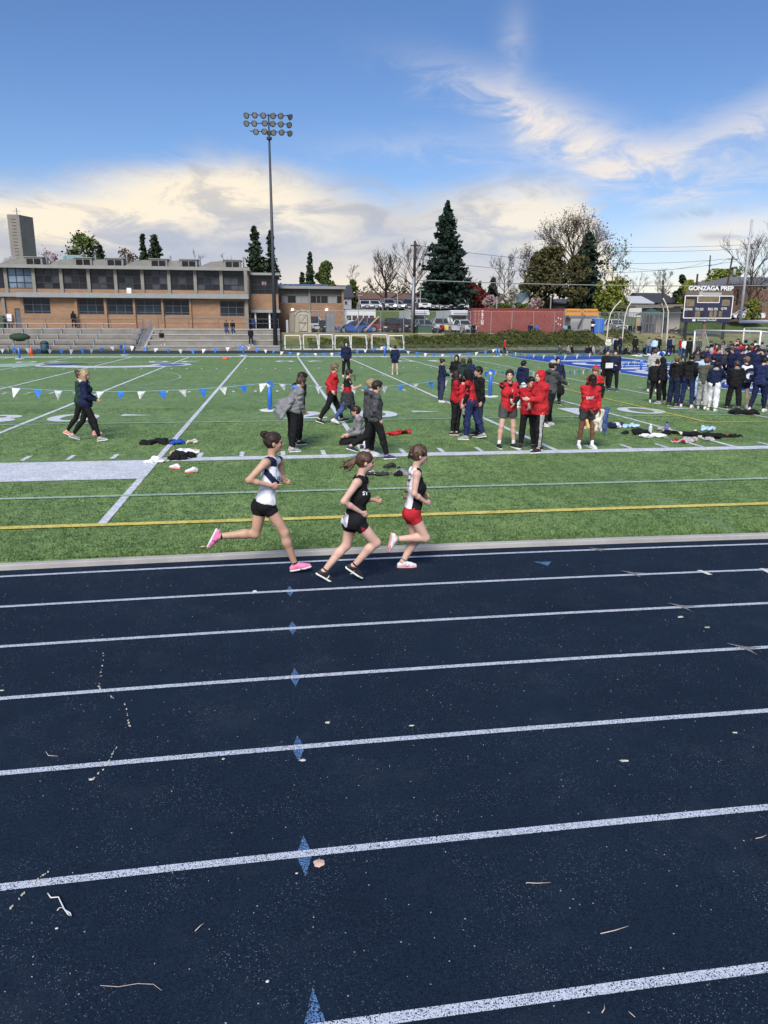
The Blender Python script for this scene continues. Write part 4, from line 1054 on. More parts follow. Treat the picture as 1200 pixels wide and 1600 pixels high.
for k, sg in ((0, -1), (1, 1)):
 e = empty('school_bus', (p.x + sg * hw * .52, 95, ZP), 0, ('yellow school bus seen head on beside the red container' if k == 0 else 'yellow school bus seen head on, the right one behind the grey trailer'), 'bus')
 w = hw * .97
 mb = MB(); mb.prism([(-w / 2, .5), (w / 2, .5), (w / 2, ch - .45), (w / 2 - .25, ch), (-w / 2 + .25, ch), (-w / 2, ch - .45)], 0, 9.0); mb.build('bus_body', M_BUSY, e)
 mb = MB(); mb.span((-w / 2 + .15, -.02, 1.35), (-.04, -.004, ch - .85)); mb.span((.04, -.02, 1.35), (w / 2 - .15, -.004, ch - .85)); mb.build('windscreen', M_CGL, e)
 mb = MB(); mb.span((-w / 2 + .1, -1.1, .5), (w / 2 - .1, -.004, 1.28)); mb.build('bonnet', M_BUSY, e)
 for s2 in (-1, 1):
  for o_, c_ in ((.30, M_TAIL), (.55, mat('amber', (0.5, 0.16, 0.02), .3))):
   mb = MB(); mb.tube([(s2 * (w / 2 - o_), -.03, ch - .3), (s2 * (w / 2 - o_), -.008, ch - .3)], .10, 10); mb.build('signal_lamp', c_, e)
  mb = MB(); mb.tube([(s2 * (w / 2 - .3), -.9, .45), (s2 * (w / 2 - .05), -.9, .45)], .45, 14); mb.build('wheel', M_TYRE, e)
 me = text_mesh('SCHOOL BUS', .26, bold=.008); me.materials.clear(); me.materials.append(M_PLASTIC); o = link('lettering', me, e, (0, -.014, ch - .32)); o.rotation_euler = (R(90), 0, 0); o.scale = (.72, 1, 1)
q = px_box(888, 493, 932, 516, 91.6)
e = empty('storage_trailer', (q[0], 91.6, ZP), 0, 'beige low storage trailer with dark roof in front of the school buses', 'trailer'); w = q[1] - q[0]; h = q[3] - ZP
mb = MB(); mb.span((.3, 0, .25), (w, 2.2, h - .25)); mb.build('side_panel', mat('trailer_beige', (0.36, 0.35, 0.33), .6), e); mb = MB(); mb.span((0, -.1, h - .249), (w + .05, 2.3, h)); mb.build('roof', mat('trailer_roof', (0.16, 0.18, 0.20), .5), e)
mb = MB(); mb.span((.35, -.03, .3), (1.9, -.003, 1.35)); mb.build('door', mat('trailer_grey', (0.25, 0.26, 0.27), .6), e); mb = MB(); mb.span((.5, .1, .0), (w - .3, .5, .249)); mb.build('chassis', M_PLASTIC, e)
mb = MB(); mb.bar((1.2, -.25, .7), (1.9, -.25, 2.2), .14); mb.build('ramp_arm', mat('arm_brown', (.06, .045, .04), .7), e)
q = px_box(933.5, 497, 940, 517.5, 90.6)
e = empty('portable_toilet', ((q[0] + q[1]) / 2, 90.6, ZP), 0, 'bright blue portable toilet standing behind the fence', 'toilet')
w = .62; h = q[3] - ZP; mb = MB(); mb.span((-w, 0, 0), (w, 1.1, h - .12)); mb.build('cabin', M_BLUEP, e); mb = MB(); mb.span((-w + .1, -.02, .15), (w - .35, -.003, h - .25)); mb.build('door', mat('toilet_blue', (.05, .22, .70), .5), e); mb = MB(); mb.prism([(-w - .03, h - .12), (w + .03, h - .12), (0.2, h), (-.2, h)], -.03, 1.13); mb.build('roof', mat('toilet_roof', (.25, .4, .7), .5), e)
def shed(px0, px1, Y, label, door=True):
 q = px_box(px0, 485, px1, 515, Y); e = empty('garden_shed', ((q[0] + q[1]) / 2, Y, ZP), 0, label, 'shed'); w = (q[1] - q[0]) / 2; h = q[3] - ZP
 ms = mat('shed_beige', (0.46, 0.42, 0.32), .7, .08, 3)
 mb = MB(); mb.prism([(-w, 0), (w, 0), (w * .93, h * .78), (w * .62, h * .93), (0, h), (-w * .62, h * .93), (-w * .93, h * .78)], 0, 2.6); mb.build('shed_body', ms, e)
 mb = MB(); mb.prism([(w * .97, h * .76), (w * .66, h * .93), (0, h + .02), (-w * .66, h * .93), (-w * .97, h * .76), (-w * .99, h * .80), (-w * .68, h * .98), (0, h + .09), (w * .68, h * .98), (w * .99, h * .80)], -.12, 2.7); mb.build('shed_roof', mat('shed_roof', (0.50, 0.47, 0.38), .7), e)
 if door:
  mb = MB(); mb.span((-w * .55, -.05, .12), (w * .55, -.004, h * .84)); d = mb.build('door', mat('shed_door', (0.50, 0.46, 0.36), .7), e); br = mat('shed_trim', (.10, .09, .08), .7); mb = MB()
  for a, b in (((-w * .5, h * .8), (w * .5, h * .8)), ((-w * .5, h * .45), (w * .5, h * .45)), ((-w * .5, .16), (w * .5, .16)), ((-w * .5, .16), (-w * .5, h * .8)), ((w * .5, .16), (w * .5, h * .8)), ((-w * .35, h * .47), (w * .35, h * .76)), ((-w * .35, h * .43), (w * .35, h * .43)), ((w * .35, h * .43), (-w * .35, .2))): mb.bar((a[0], -.065, a[1]), (b[0], -.065, b[1]), .05, .03)
  mb.build('brace', br, d)
 return e
shed(460.7, 486.3, 90.2, 'beige garden shed with a braced door, the front one beside the mast')
shed(451.5, 470, 93.5, 'beige garden shed half hidden behind the braced one', False)
q = px_box(509.5, 488.5, 523, 516, 90.4); e = empty('metal_cabinet', (q[0], 90.4, ZP), 0, 'tall grey metal cabinet between the black car and blue sedan', 'cabinet'); mb = MB(); mb.span((0, 0, 0), (q[1] - q[0], .9, q[3] - ZP)); mb.build('cabinet_body', mat('cabinet_grey', (.17, .19, .215), .6), e); mb = MB(); mb.span((.06, -.02, .1), ((q[1] - q[0]) / 2 - .02, -.003, q[3] - ZP - .1)); mb.span(((q[1] - q[0]) / 2 + .02, -.02, .1), (q[1] - q[0] - .06, -.003, q[3] - ZP - .1)); mb.build('door', mat('cabinet_door', (.20, .22, .25), .6), e)
q = px_box(653.5, 509.7, 675, 520.5, 88.2); e = empty('electrical_box', (q[0], 88.2, 1.60), 0, 'dark green electrical box on a concrete pad at the edge of the bank', 'electrical box'); w = q[1] - q[0]; mb = MB(); mb.span((0, 0, .12), (w, 1.2, q[3] - 1.6)); mb.build('housing', mat('box_green', (.055, .095, .065), .6), e); mb = MB(); mb.span((-.05, -.08, 0), (w + .05, 1.3, .119)); mb.build('pad', M_CONC2, e); mb = MB(); mb.span((-.02, -.03, q[3] - 1.599), (w + .02, 1.22, q[3] - 1.55)); mb.build('lid', MATS['box_green'], e)
q = px_box(447, 500, 450, 514, 89.6)
mb = MB(); mb.span((q[0] + .0, 89.6, ZP), (q[0] + .25, 89.85, q[3])); tag(mb.build('marker_post', mat('post_pale', (.38, .42, .45), .6)), 'short pale post just right of the floodlight mast base', 'post')
for a, b, c in (((531, 513), (546, 496), M_PIER), ((555, 513), (567, 497), M_PIER), ((572, 515), (592, 494), mat('timber_pale', (.48, .36, .20), .8))):
 A, B = at(*a, 88.9), at(*b, 89.15); mb = MB(); mb.bar((0, 0, 0), B - A, .14); o = mb.build('leaning_plank', c, None, loc=A); tag(o, {531: 'pale pole leaning on the fence left of the blue sedan door', 555: 'thin pale pole leaning on the fence by the blue sedan rear', 572: 'thick yellow timber leaning on the fence right of the blue sedan'}[a[0]], 'plank')
def lathe(name, prof, m, parent=None, n=14, loc=None):
 mb = MB(); mb.tube([(0, 0, z) for r, z in prof], [r for r, z in prof], n); return mb.build(name, m, parent, True, loc)
p = at(395, 515, 88.6); tag(lathe('rubbish_bin', [(.30, 0), (.33, .95), (.30, 1.0), (.2, 1.1)], mat('bin_blue', (.03, .05, .14), .6), loc=(p.x, 88.6, ZTER)), 'dark blue round bin beside the school entrance', 'bin')
p = gr(71, 553); e = empty('rubbish_bin', (p.x, p.y, .04), 0, 'dark teal bin with domed lid in front of the aluminium benches', 'bin'); lathe('drum', [(.34, 0), (.36, .85)], mat('bin_teal', (.025, .06, .085), .6), e); lathe('lid', [(.37, .851), (.33, 1.0), (.2, 1.1), (.02, 1.14)], MATS['bin_teal'], e)
p = gr(25, 556); e = empty('covered_cart', (p.x - .3, p.y + 2.5, .04), 0, 'dark green tarpaulin over equipment in front of the benches at far left', 'tarpaulin'); mb = MB(); rr = random.Random(3); mb.ell((0, 0, 1.45), (0.85, .45, .34), 14, 8, .12, rr); mb.build('cover', mat('tarp_green', (.025, .05, .03), .8), e, True); mb = MB(); [mb.tube([(x, y, 0), (x, y, 1.3)], .03, 6) for x in (-.6, .6) for y in (-.25, .25)]; mb.build('leg', M_GALV, e)
# -- cones
def cone(px, py, label, s=1.0):
 p = gr(px, py); e = empty('traffic_cone', (p.x, p.y, .04), 0, label, 'cone'); mc = mat('cone_orange', (.75, .13, .045), .5); mb = MB(); mb.span((-.2 * s, -.2 * s, 0), (.2 * s, .2 * s, .035)); mb.build('base', mc, e); lathe('cone_body', [(.15 * s, .036), (.035 * s, .55 * s)], mc, e)
cone(49, 555.5, 'orange cone on the far track at the left', 1.25);
p = gr(352, 561.5); e = empty('traffic_cone', (p.x, p.y, .04), 0, 'small flat orange marker lying near the far sideline', 'cone'); lathe('disc', [(.28, 0), (.22, .08), (.08, .16)], MATS['cone_orange'], e)
# -- small white goals on the far edge
M_NETW = mat('net_white', (.5, .5, .5), .8)
goals = [(445, 471), (474, 498), (498, 521), (523, 548.5), (548.5, 574), (581, 607), (607.5, 632)]
for i, (a, b) in enumerate(goals):
 Y = 79.6 + (i % 2) * .15; x0, x1 = at(a, 534, Y).x, at(b, 534, Y).x; h = 1.42 + (i % 3) * .04
 e = empty('small_goal', ((x0 + x1) / 2, Y, .12), R(rg.uniform(-4, 4)), 'small white metal goal frame, ' + ['first from the mast', 'second from the mast', 'third from the mast', 'fourth from the mast, the tallest', 'fifth from the mast', 'second from the right end, before the gap', 'rightmost, beside the juniper hedge'][i], 'goal', 'small white goals below the bank')
 w = (x1 - x0) / 2 - .04; lean = rg.uniform(-.08, .12)
 mb = MB(); mb.tube([(-w, 0, 0), (-w + lean * .6, 0, h)], .05, 8); mb.build('goal_post', M_WHITEP, e)
 mb = MB(); mb.tube([(w, 0, 0), (w - .12 + lean * .6, 0, h)], .05, 8); mb.build('goal_post', M_WHITEP, e)
 mb = MB(); mb.tube([(-w + lean * .6, 0, h), (w - .12 + lean * .6, 0, h)], .05, 8); mb.build('crossbar', M_WHITEP, e)
 mb = MB(); mb.tube([(-w, 0, .03), (w, 0, .03)], .05, 8); mb.build('ground_bar', M_WHITEP, e)
 for sx in (-w, w): mb = MB(); mb.tube([(sx, 0, h * .97), (sx + .12 * (1 if sx > 0 else -.3), .55, h * .6), (sx, .8, .05)], .04, 6); mb.build('side_frame', M_WHITEP, e)
# -- football goal, soccer goals
XGP = 28.75
a = at(1156, 502, 44.16)
GPX = a.x
e = empty('football_goal', (GPX, 40.6, 0), 0, 'white football goal with one very tall upright rising at the right edge', 'goalpost')
H0 = at(1156, 502.5, 44.16).z; H1 = at(1173, 343, 44.16).z
mb = MB(); mb.tube([(0, -3.56, H0), (0, 3.56, H0)], .085, 12); mb.build('crossbar', M_WHITEP, e, True)
for sg in (-1, 1): mb = MB(); mb.tube([(0, sg * 3.52, H0), (0, sg * 3.52, H1)], [.085, .07], 12); mb.build('upright', mat('upright_shaded', (.42, .42, .43), .5), e, True)  # white uprights coloured grey: the shade on them is put into the paint
mb = MB(); mb.tube([(1.9, 0, 0), (1.9, 0, H0 - 1.0), (1.6, 0, H0 - .35), (1.0, 0, H0 - .04), (0, 0, H0)], .11, 12); mb.build('gooseneck', M_WHITEP, e, True)
def net_mat():
 m = bpy.data.materials.new('goal_net'); m.use_nodes = True; nt = m.node_tree; X.nt = nt
 b = nt.nodes['Principled BSDF']; b.inputs['Base Color'].default_value = (.62, .62, .62, 1)
 tc = nt.nodes.new('ShaderNodeTexCoord'); sp = nt.nodes.new('ShaderNodeSeparateXYZ'); nt.links.new(tc.outputs['Object'], sp.inputs[0]); y, z, x = X(sp.outputs[1]), X(sp.outputs[2]), X(sp.outputs[0])
 f = lambda q: sstep((X._m('FRACT', q * 5.5) - .5).abs(), .43, .45)
 a = f(y + z + x).max(f(y - z + x * .5)); out = nt.nodes['Material Output']; tr = nt.nodes.new('ShaderNodeBsdfTransparent'); mx = nt.nodes.new('ShaderNodeMixShader'); nt.links.new((a * .8).v, mx.inputs[0]); nt.links.new(tr.outputs[0], mx.inputs[1]); nt.links.new(b.outputs[0], mx.inputs[2]); nt.links.new(mx.outputs[0], out.inputs[0]); return m
M_NET = net_mat()
def soccer_goal(p, L, h, dirv, label, rad=.06, depth=2.0):
 """far post at p, the mouth runs along dirv"""
 e = empty('soccer_goal', p, math.atan2(dirv[1], dirv[0]), label, 'soccer goal')
 for x in (0, L): mb = MB(); mb.tube([(x, 0, 0), (x, 0, h)], rad, 10); mb.build('goal_post', M_WHITEP, e, True)
 mb = MB(); mb.tube([(0, 0, h), (L, 0, h)], rad, 10); mb.build('crossbar', M_WHITEP, e, True)
 for x in (0, L): mb = MB(); mb.tube([(x, 0, h), (x, depth * .45, h * .98), (x, depth, .05)], rad * .6, 8); mb.build('side_frame', M_WHITEP, e, True)
 mb = MB(); mb.tube([(0, depth, .05), (L, depth, .05)], rad * .6, 8); mb.tube([(0, depth * .45, h * .98), (L, depth * .45, h * .98)], rad * .4, 6); mb.build('rear_bar', M_WHITEP, e, True)
 mb = MB(); mb.add([(0, 0.02, h - .03), (L, .02, h - .03), (L, depth * .45, h * .95), (0, depth * .45, h * .95), (L, depth - .02, .1), (0, depth - .02, .1), (0, 0.03, 0.1), (L, .03, .1)], [(0, 1, 2, 3), (3, 2, 4, 5), (0, 3, 5, 6), (1, 7, 4, 2)]); mb.build('net', M_NET, e)
 return e
sp_ = gr(1081.5, 562.5); hh = at(1086.5, 516.0, sp_.y).z
soccer_goal((sp_.x, sp_.y, 0), 7.5, hh, (0.1, -1.0), 'large white soccer goal with net around the crowd at the right')
sp2 = gr(1158, 556); hh2 = at(1159, 512.5, sp2.y).z
soccer_goal((sp2.x, sp2.y, 0), 7.3, hh2, (.3, -1.0), 'second soccer goal, further back behind the crowd at the right edge', .05, 1.5)
def cage_pole(pts, label, r=.07):
 b = gr(*pts[0]); Y = b.y; P = [Vector((b.x, Y, 0))]
 for px, py in pts[1:]: q = at(px, py, Y); P.append(q)
 mb = MB(); pp = []
 for i in range(len(P) - 1):
  for t in ((0, .5) if i < len(P) - 2 else (0, .5, 1)): pp.append(P[i].lerp(P[i + 1], t) - P[0])
 mb.tube(pp, [r * (1 - .25 * i / len(pp)) for i in range(len(pp))], 8); o = mb.build('cage_pole', mat('pole_cream', (.60, .58, .50), .5), None, True, loc=P[0]); tag(o, label, 'pole', 'bent poles of the throwing cage')
cage_pole([(946, 551), (950.5, 505), (954, 490), (961, 479), (971, 469)], 'leftmost bent cage pole, arching to the right over the shrub')
cage_pole([(970, 550), (974.5, 510), (977, 493), (981, 480), (987.5, 470)], 'second bent cage pole from the left, arching to the right')
cage_pole([(1040.5, 549), (1043, 510), (1044.3, 487), (1041.5, 477), (1036, 466)], 'thickest bent cage pole, arching to the left before the low building', .085)
cage_pole([(1032, 545), (1036, 505), (1037, 488), (1036, 480), (1034, 474)], 'thin straight cage pole just left of the thickest one', .05)
cage_pole([(1092, 534), (1095, 505), (1095.5, 487), (1092, 478), (1085.5, 466.5)], 'bent cage pole crossing the middle of the scoreboard', .07)
cage_pole([(1109.5, 534), (1111, 505), (1111.5, 492), (1107, 482), (1099, 468.5)], 'rightmost bent cage pole, in front of the scoreboard', .06)
# -- scoreboard
YSC = 84.5
M_SN = mat('score_navy', (0.030, 0.030, 0.068), .5, .1, 2); M_SNB = mat('score_brown', (0.15, 0.115, 0.10), .5, .1, 2); M_SD = mat('score_dark', (.03, .026, .03), .4); M_SDIG = mat('score_digit', (.20, .15, .085), .5, .3, 2)
q = px_box(1071, 454.5, 1141.5, 504, YSC); cx = (q[0] + q[1]) / 2
SBD = empty('scoreboard', (cx, YSC, .9), R(-6), 'navy scoreboard with white frames and the words Gonzaga Prep above it', 'scoreboard')
w = (q[1] - q[0]) / 2; Z = lambda py: at(1106, py, YSC).z - .9
mb = MB(); mb.span((-w, 0, Z(504)), (w, .35, Z(497))); mb.build('bottom_panel', M_SN, SBD)
mb = MB(); mb.span((-w, 0.0, Z(462)), (w, .35, Z(454.3))); mb.build('header_panel', M_SNB, SBD)
mb = MB(); mb.span((-w, 0.0, Z(497) + .004), (w, .35, Z(462) - .004)); mb.build('main_panel', M_SN, SBD)
fr = MB(); f_ = .10
for a, b in (((-w, 497), (w, 497)), ((-w, 462.4), (w, 462.4))): fr.bar((a[0], -.03, Z(a[1])), (b[0], -.03, Z(b[1])), .05, f_)
for x in (-w, w): fr.bar((x, -.035, Z(497)), (x, -.035, Z(462.4)), f_, .05)
fr.build('outer_frame', M_WHITEP, SBD)
sx = lambda px: -w + 2 * w * (px - 1071) / 70.5
fr = MB(); x0, x1 = sx(1089.5), sx(1121.5)
fr.bar((x0, -.03, Z(472.8)), (x1, -.03, Z(472.8)), .05, .08); fr.bar((x0, -.035, Z(462.4)), (x0, -.035, Z(473)), .08, .05); fr.bar((x1, -.035, Z(462.4)), (x1, -.035, Z(473)), .08, .05); fr.build('clock_frame', M_WHITEP, SBD)
for a, b, c, d, m_ in ((1090.5, 1120.5, 463.5, 472, M_SDIG), (1073, 1085.5, 464, 467.5, M_SD), (1073, 1085.5, 468, 479, M_SDIG), (1126, 1138, 464, 467.5, M_SD), (1126, 1137.5, 468, 478, M_SDIG), (1077, 1084, 486.5, 495.5, M_SD), (1088, 1095, 486.5, 495.5, M_SDIG), (1097, 1102, 486.5, 495.5, M_SD), (1109, 1114, 486, 495.5, M_SDIG), (1115.5, 1120, 486, 495.5, M_SDIG), (1123, 1128, 486, 495, M_SDIG)):
 mb = MB(); mb.span((sx(a), -.02, Z(d)), (sx(b), -.003, Z(c))); mb.build('digit_panel', m_, SBD)
def stext(t, px, py, hpx, wpx, m_=M_WHITEP, y=-.035, ext=0.0, name='lettering', bold=.02):
 me = text_mesh(t, 1.0, ext, name, bold=bold); xs = [v.co.x for v in me.vertices]; ys = [v.co.y for v in me.vertices]
 s1 = 2 * w / 70.5 * wpx / (max(xs) - min(xs)); s2 = hpx * 84.5 * 1.02 / FPX / (max(ys) - min(ys)); cx_, cy_ = (max(xs) + min(xs)) / 2, (max(ys) + min(ys)) / 2
 for v in me.vertices: v.co = ((v.co.x - cx_) * s1, (v.co.y - cy_) * s2, v.co.z)
 me.materials.clear(); me.materials.append(m_); o = link(name, me, SBD, (sx(px), y, Z(py))); o.rotation_euler = (R(90), 0, 0); return o
stext('GONZAGA PREP', 1108, 450.3, 6.8, 66, M_WHITEP, .05, .05, 'sign_letters', .035)
stext('DOWN', 1077.5, 483.3, 4.0, 11); stext('TO GO', 1093.5, 483.2, 4.0, 12); stext('BALL ON', 1113.5, 482.8, 4.0, 14); stext('QTR', 1130, 482.4, 4.0, 9)
stext('Gonzaga Football', 1106, 500.5, 3.4, 28, bold=.01); mb = MB(); mb.span((sx(1085), -.02, Z(502)), (sx(1089.5), -.003, Z(499))); mb.build('sponsor_mark', M_WHITEP, SBD)
mb = MB(); mb.span((sx(1092), -.02, Z(461)), (sx(1124), -.003, Z(457))); mb.build('sponsor_plate', mat('plate_grey', (.42, .40, .38), .5), SBD); mb = MB(); mb.tube([(sx(1094), -.03, Z(459)), (sx(1094), -.004, Z(459))], .28, 16); mb.build('sponsor_mark', MATS['plate_grey'], SBD)
for px, m_ in ((1104.5, mat('post_rust', (.22, .10, .07), .8)), (1077.5, M_SD), (1134, M_SD)):
 mb = MB(); mb.span((sx(px) - .14, .12, -1.0), (sx(px) + .14, .33, Z(504) - .002)); mb.build('post', m_, SBD)
# -- utility poles, lamp posts and wires
M_WOOD = mat('pole_wood', (.045, .032, .026), .9, .2, 6); M_WIRE = mat('wire_black', (.03, .03, .035), .6)
def upole(pt, pb, Y, zb, label, r=.15, arms=(), pale=None, trans=False):
 t = at(*pt, Y); b = at(*pb, Y); e = empty('utility_pole', (b.x, Y, zb), 0, label, 'utility pole'); top = Vector((t.x - b.x, 0, t.z - zb)); L = top.z
 if pale:
  zp = at(pb[0], pale, Y).z - zb; mid = top * (zp / L); mb = MB(); mb.tube([(0, 0, 0), mid], [r * 1.15, r], 10); mb.build('lower_pole', M_WOOD, e, True); mb = MB(); mb.tube([(-r * 1.1, -r * .9, 0), mid + Vector((-r * .5, -r * .9, .3))], [r * .95, r * .8], 10); mb.build('conduit', M_GALV, e, True); mb = MB(); mb.tube([mid, top], [r, r * .75], 10); mb.build('upper_pole', M_WOOD, e, True)
 else: mb = MB(); mb.tube([(0, 0, 0), top], [r, r * .75], 10); mb.build('pole', M_WOOD, e, True)
 for dz, w_ in arms: mb = MB(); mb.bar(top + Vector((-w_ / 2, -.15, -dz)), top + Vector((w_ / 2, -.15, -dz)), .10, .12); mb.build('crossarm', M_WOOD, e)
 if trans: lathe('transformer', [(.22, 0), (.24, .1), (.24, .85), (.15, .95)], M_GALV, e, loc=top + Vector((.45, -.2, -2.6)))
 return e, e.location + top
U1, t1 = upole((648.5, 376.5), (645.5, 519.5), 88.7, 1.65, 'tall dark utility pole with a pale pipe up its lower half beside the green box', .17, ((.5, 1.1), (1.9, .5)), 437)
U2, t2 = upole((1144.5, 401), (1126, 500), 105, 3.0, 'leaning wooden utility pole with transformer above the scoreboard', .15, ((.35, 1.6),), None, True)
U3, t3 = upole((1110, 399), (1107, 450), 150, 6, 'thin distant utility pole above the trees left of the leaning one', .16, ((2.0, .9), (3.9, .9)))
U4, t4 = upole((1036.5, 437), (1035.5, 515), 96, 1.7, 'dark wooden pole behind the thick bent cage pole', .14)
U5, t5 = upole((1090, 428), (1087, 460), 120, 4, 'short dark pole top between the yellow green trees', .2)
def wire(a, b, sag, label, r=.022, m=M_WIRE):
 a, b = Vector(a), Vector(b); pts = [Vector((0, 0, 0)) + (b - a) * t / 14 - Vector((0, 0, sag * 4 * (t / 14) * (1 - t / 14))) for t in range(15)]; mb = MB(); mb.tube(pts, r, 4); o = mb.build('overhead_wire', m, None, loc=a); tag(o, label, 'wire', 'overhead wires')
M_WIREP = mat('wire_grey', (.30, .31, .32), .5)
wire(at(647, 383, 88.5), at(560, 466, 110), .8, 'overhead wire running down to the left from the tall dark pole', .02)
wire(t1 + Vector((.5, 0, -.5)), t2 + Vector((-.6, 0, -.3)), 1.2, 'thin wire from the tall dark pole top to the leaning pole, upper one')
wire(t1 + Vector((.3, 0, -1.9)), t2 + Vector((.6, 0, -.6)), 1.6, 'thin wire from the tall dark pole to the leaning pole, lower one')
wire(at(648, 437.5, 88.5), at(1260, 445, 92), .35, 'thick pale cable passing in front of the spruce and cedar', .05, M_WIREP)
wire(at(960, 386, 120), at(1300, 372, 120), .5, 'uppermost thin wire crossing the sky at the right'); wire(at(960, 393, 122), at(1300, 378, 122), .5, 'second thin wire crossing the sky at the right')
wire(at(980, 418, 120), t3 + Vector((0, 0, -1)), 1.0, 'thin wire rising from the left to the thin distant pole'); wire(t3 + Vector((0, 0, -2)), t2 + Vector((-.7, 0, -.3)), .3, 'short wire between the distant pole and the leaning pole')
def lamp_post(px, y0, y1, Y, label, zb=None, head=True):
 t, b = at(px, y0, Y), at(px, y1, Y); zb = b.z if zb is None else zb; e = empty('lamp_post', (t.x, Y, zb), 0, label, 'lamp post', 'pale car park lamp posts'); mb = MB(); mb.tube([(0, 0, 0), (0, 0, t.z - zb)], .09, 8); mb.build('pole', M_SLAB, e)
 if head: mb = MB(); mb.box((.15, 0, t.z - zb + .04), (.7, .3, .14)); mb.build('lamp_head', M_SLAB, e)
lamp_post(621.5, 433, 484, 112, 'pale lamp post left of the tall dark utility pole', 4.6); lamp_post(657, 453, 480, 112, 'pale lamp post between the utility pole and the spruce', 4.6); lamp_post(561, 462, 484, 112, 'pale lamp post before the dark gabled house', 4.6); lamp_post(776.5, 463, 484, 108, 'pale post behind the container before the dark conifer', ZP + 1, False); lamp_post(861, 465, 484, 108, 'pale post behind the right half of the container', ZP + 1, False)
# -- trees and shrubs
def leafm(name, a, b, scale=0.9):
 m = mat(name, a, 0.75, 0.2, scale, 0.0, spec=0.2, col2=b, detail=5)
 return m
L_SPRUCE = leafm('needles_spruce', (0.012, 0.028, 0.022), (0.042, 0.074, 0.052)); L_FIR = leafm('needles_fir', (0.020, 0.036, 0.020), (0.058, 0.084, 0.046)); L_CEDAR = leafm('cedar_olive', (0.040, 0.044, 0.018), (0.125, 0.115, 0.050))
L_LIME = leafm('leaf_lime', (0.10, 0.13, 0.022), (0.24, 0.27, 0.055)); L_GREEN = leafm('leaf_green', (0.045, 0.075, 0.018), (0.13, 0.17, 0.05)); L_RED = leafm('leaf_red', (0.065, 0.014, 0.012), (0.19, 0.045, 0.035)); L_PINK = leafm('blossom_pink', (0.26, 0.17, 0.18), (0.52, 0.40, 0.40)); L_WHITE = leafm('blossom_white', (0.24, 0.24, 0.19), (0.50, 0.49, 0.42)); L_JUN = leafm('juniper', (0.030, 0.046, 0.012), (0.120, 0.140, 0.042), 2.2); L_TAN = leafm('bud_tan', (0.07, 0.052, 0.032), (0.17, 0.125, 0.075)); M_BARK = mat('bark', (0.050, 0.038, 0.030), .95, .25, 3); M_BARKG = mat('bark_grey', (0.10, 0.085, 0.072), .95, .25, 3)
NR = np.random.RandomState(11)
def leaves(name, C, S, m, parent, flat=0.0, quad=True):
 """many leaf clumps: centre C, size S, random planes"""
 C = np.asarray(C, float); N = len(C); u = NR.normal(0, 1, (N, 3)); u[:, 2] *= (1 - flat); u /= np.linalg.norm(u, axis=1)[:, None]
 v = NR.normal(0, 1, (N, 3)); v[:, 2] *= (1 - flat); v -= u * (v * u).sum(1)[:, None]; v /= np.linalg.norm(v, axis=1)[:, None]
 S = (np.asarray(S) * NR.uniform(.6, 1.4, N))[:, None]
 k = 4 if quad else 3
 V = np.stack([C + u * S, C + v * S * .7, C - u * S, C - v * S * .7][:k], 1).reshape(-1, 3)
 me = bpy.data.meshes.new(name); me.vertices.add(N * k); me.vertices.foreach_set('co', V.astype(np.float32).ravel()); me.loops.add(N * k); me.loops.foreach_set('vertex_index', np.arange(N * k, dtype=np.int32)); me.polygons.add(N)
 me.polygons.foreach_set('loop_start', (np.arange(N) * k).astype(np.int32)); me.polygons.foreach_set('loop_total', np.full(N, k, np.int32)); me.materials.append(m); me.update(calc_edges=True)
 return link(name, me, parent)
def conifer(px, y0, y1, wpx, Y, m, label, ragged=1.0, dens=1.0, sz=.34, zb=None, narrow=.85):
 t = at(px, y0, Y); zb = at(px, y1, Y).z if zb is None else zb; H = t.z - zb; Rr = wpx / pxm(Y) / 2
 e = empty('conifer_tree', (t.x, Y, zb), 0, label, 'tree'); mb = MB(); mb.tube([(0, 0, 0), (0, 0, H * .5), (0, 0, H * .985)], [H * .018, H * .011, .03], 8); mb.build('trunk', M_BARK, e)
 C = []; lv = int(26 * dens + H * .8); rr = NR
 for i in range(lv):
  f = (i + rr.uniform(0, .8)) / lv; z = H * (.05 + .95 * f); R0 = Rr * (1 - f) ** narrow * rr.uniform(.80, 1.08) + .12
  nb = max(4, int((9 - 4 * f) * (1 + .2 * dens)))
  for k in range(nb):
   a = rr.uniform(0, 6.283); L = R0 * rr.uniform(.62, 1.12) * (1 if rr.rand() > .12 * ragged else 1.22); n = max(3, int(L / .20 * dens))
   q = (np.arange(n) + rr.uniform(0, 1, n)) / n
   dz = -.28 * L * q + .22 * L * q ** 3 + rr.normal(0, .08, n)
   wd = (.10 + .22 * (1 - q)) * L * .55
   C.append(np.stack([np.cos(a) * L * q + rr.normal(0, 1, n) * wd * .5, np.sin(a) * L * q + rr.normal(0, 1, n) * wd * .5, z + dz], 1))
   C.append(np.stack([np.cos(a) * L * q + rr.normal(0, .10, n), np.sin(a) * L * q + rr.normal(0, .10, n), z + dz - .16], 1))
 C = np.concatenate(C); leaves('crown', C, np.full(len(C), sz), m, e, .25); return e
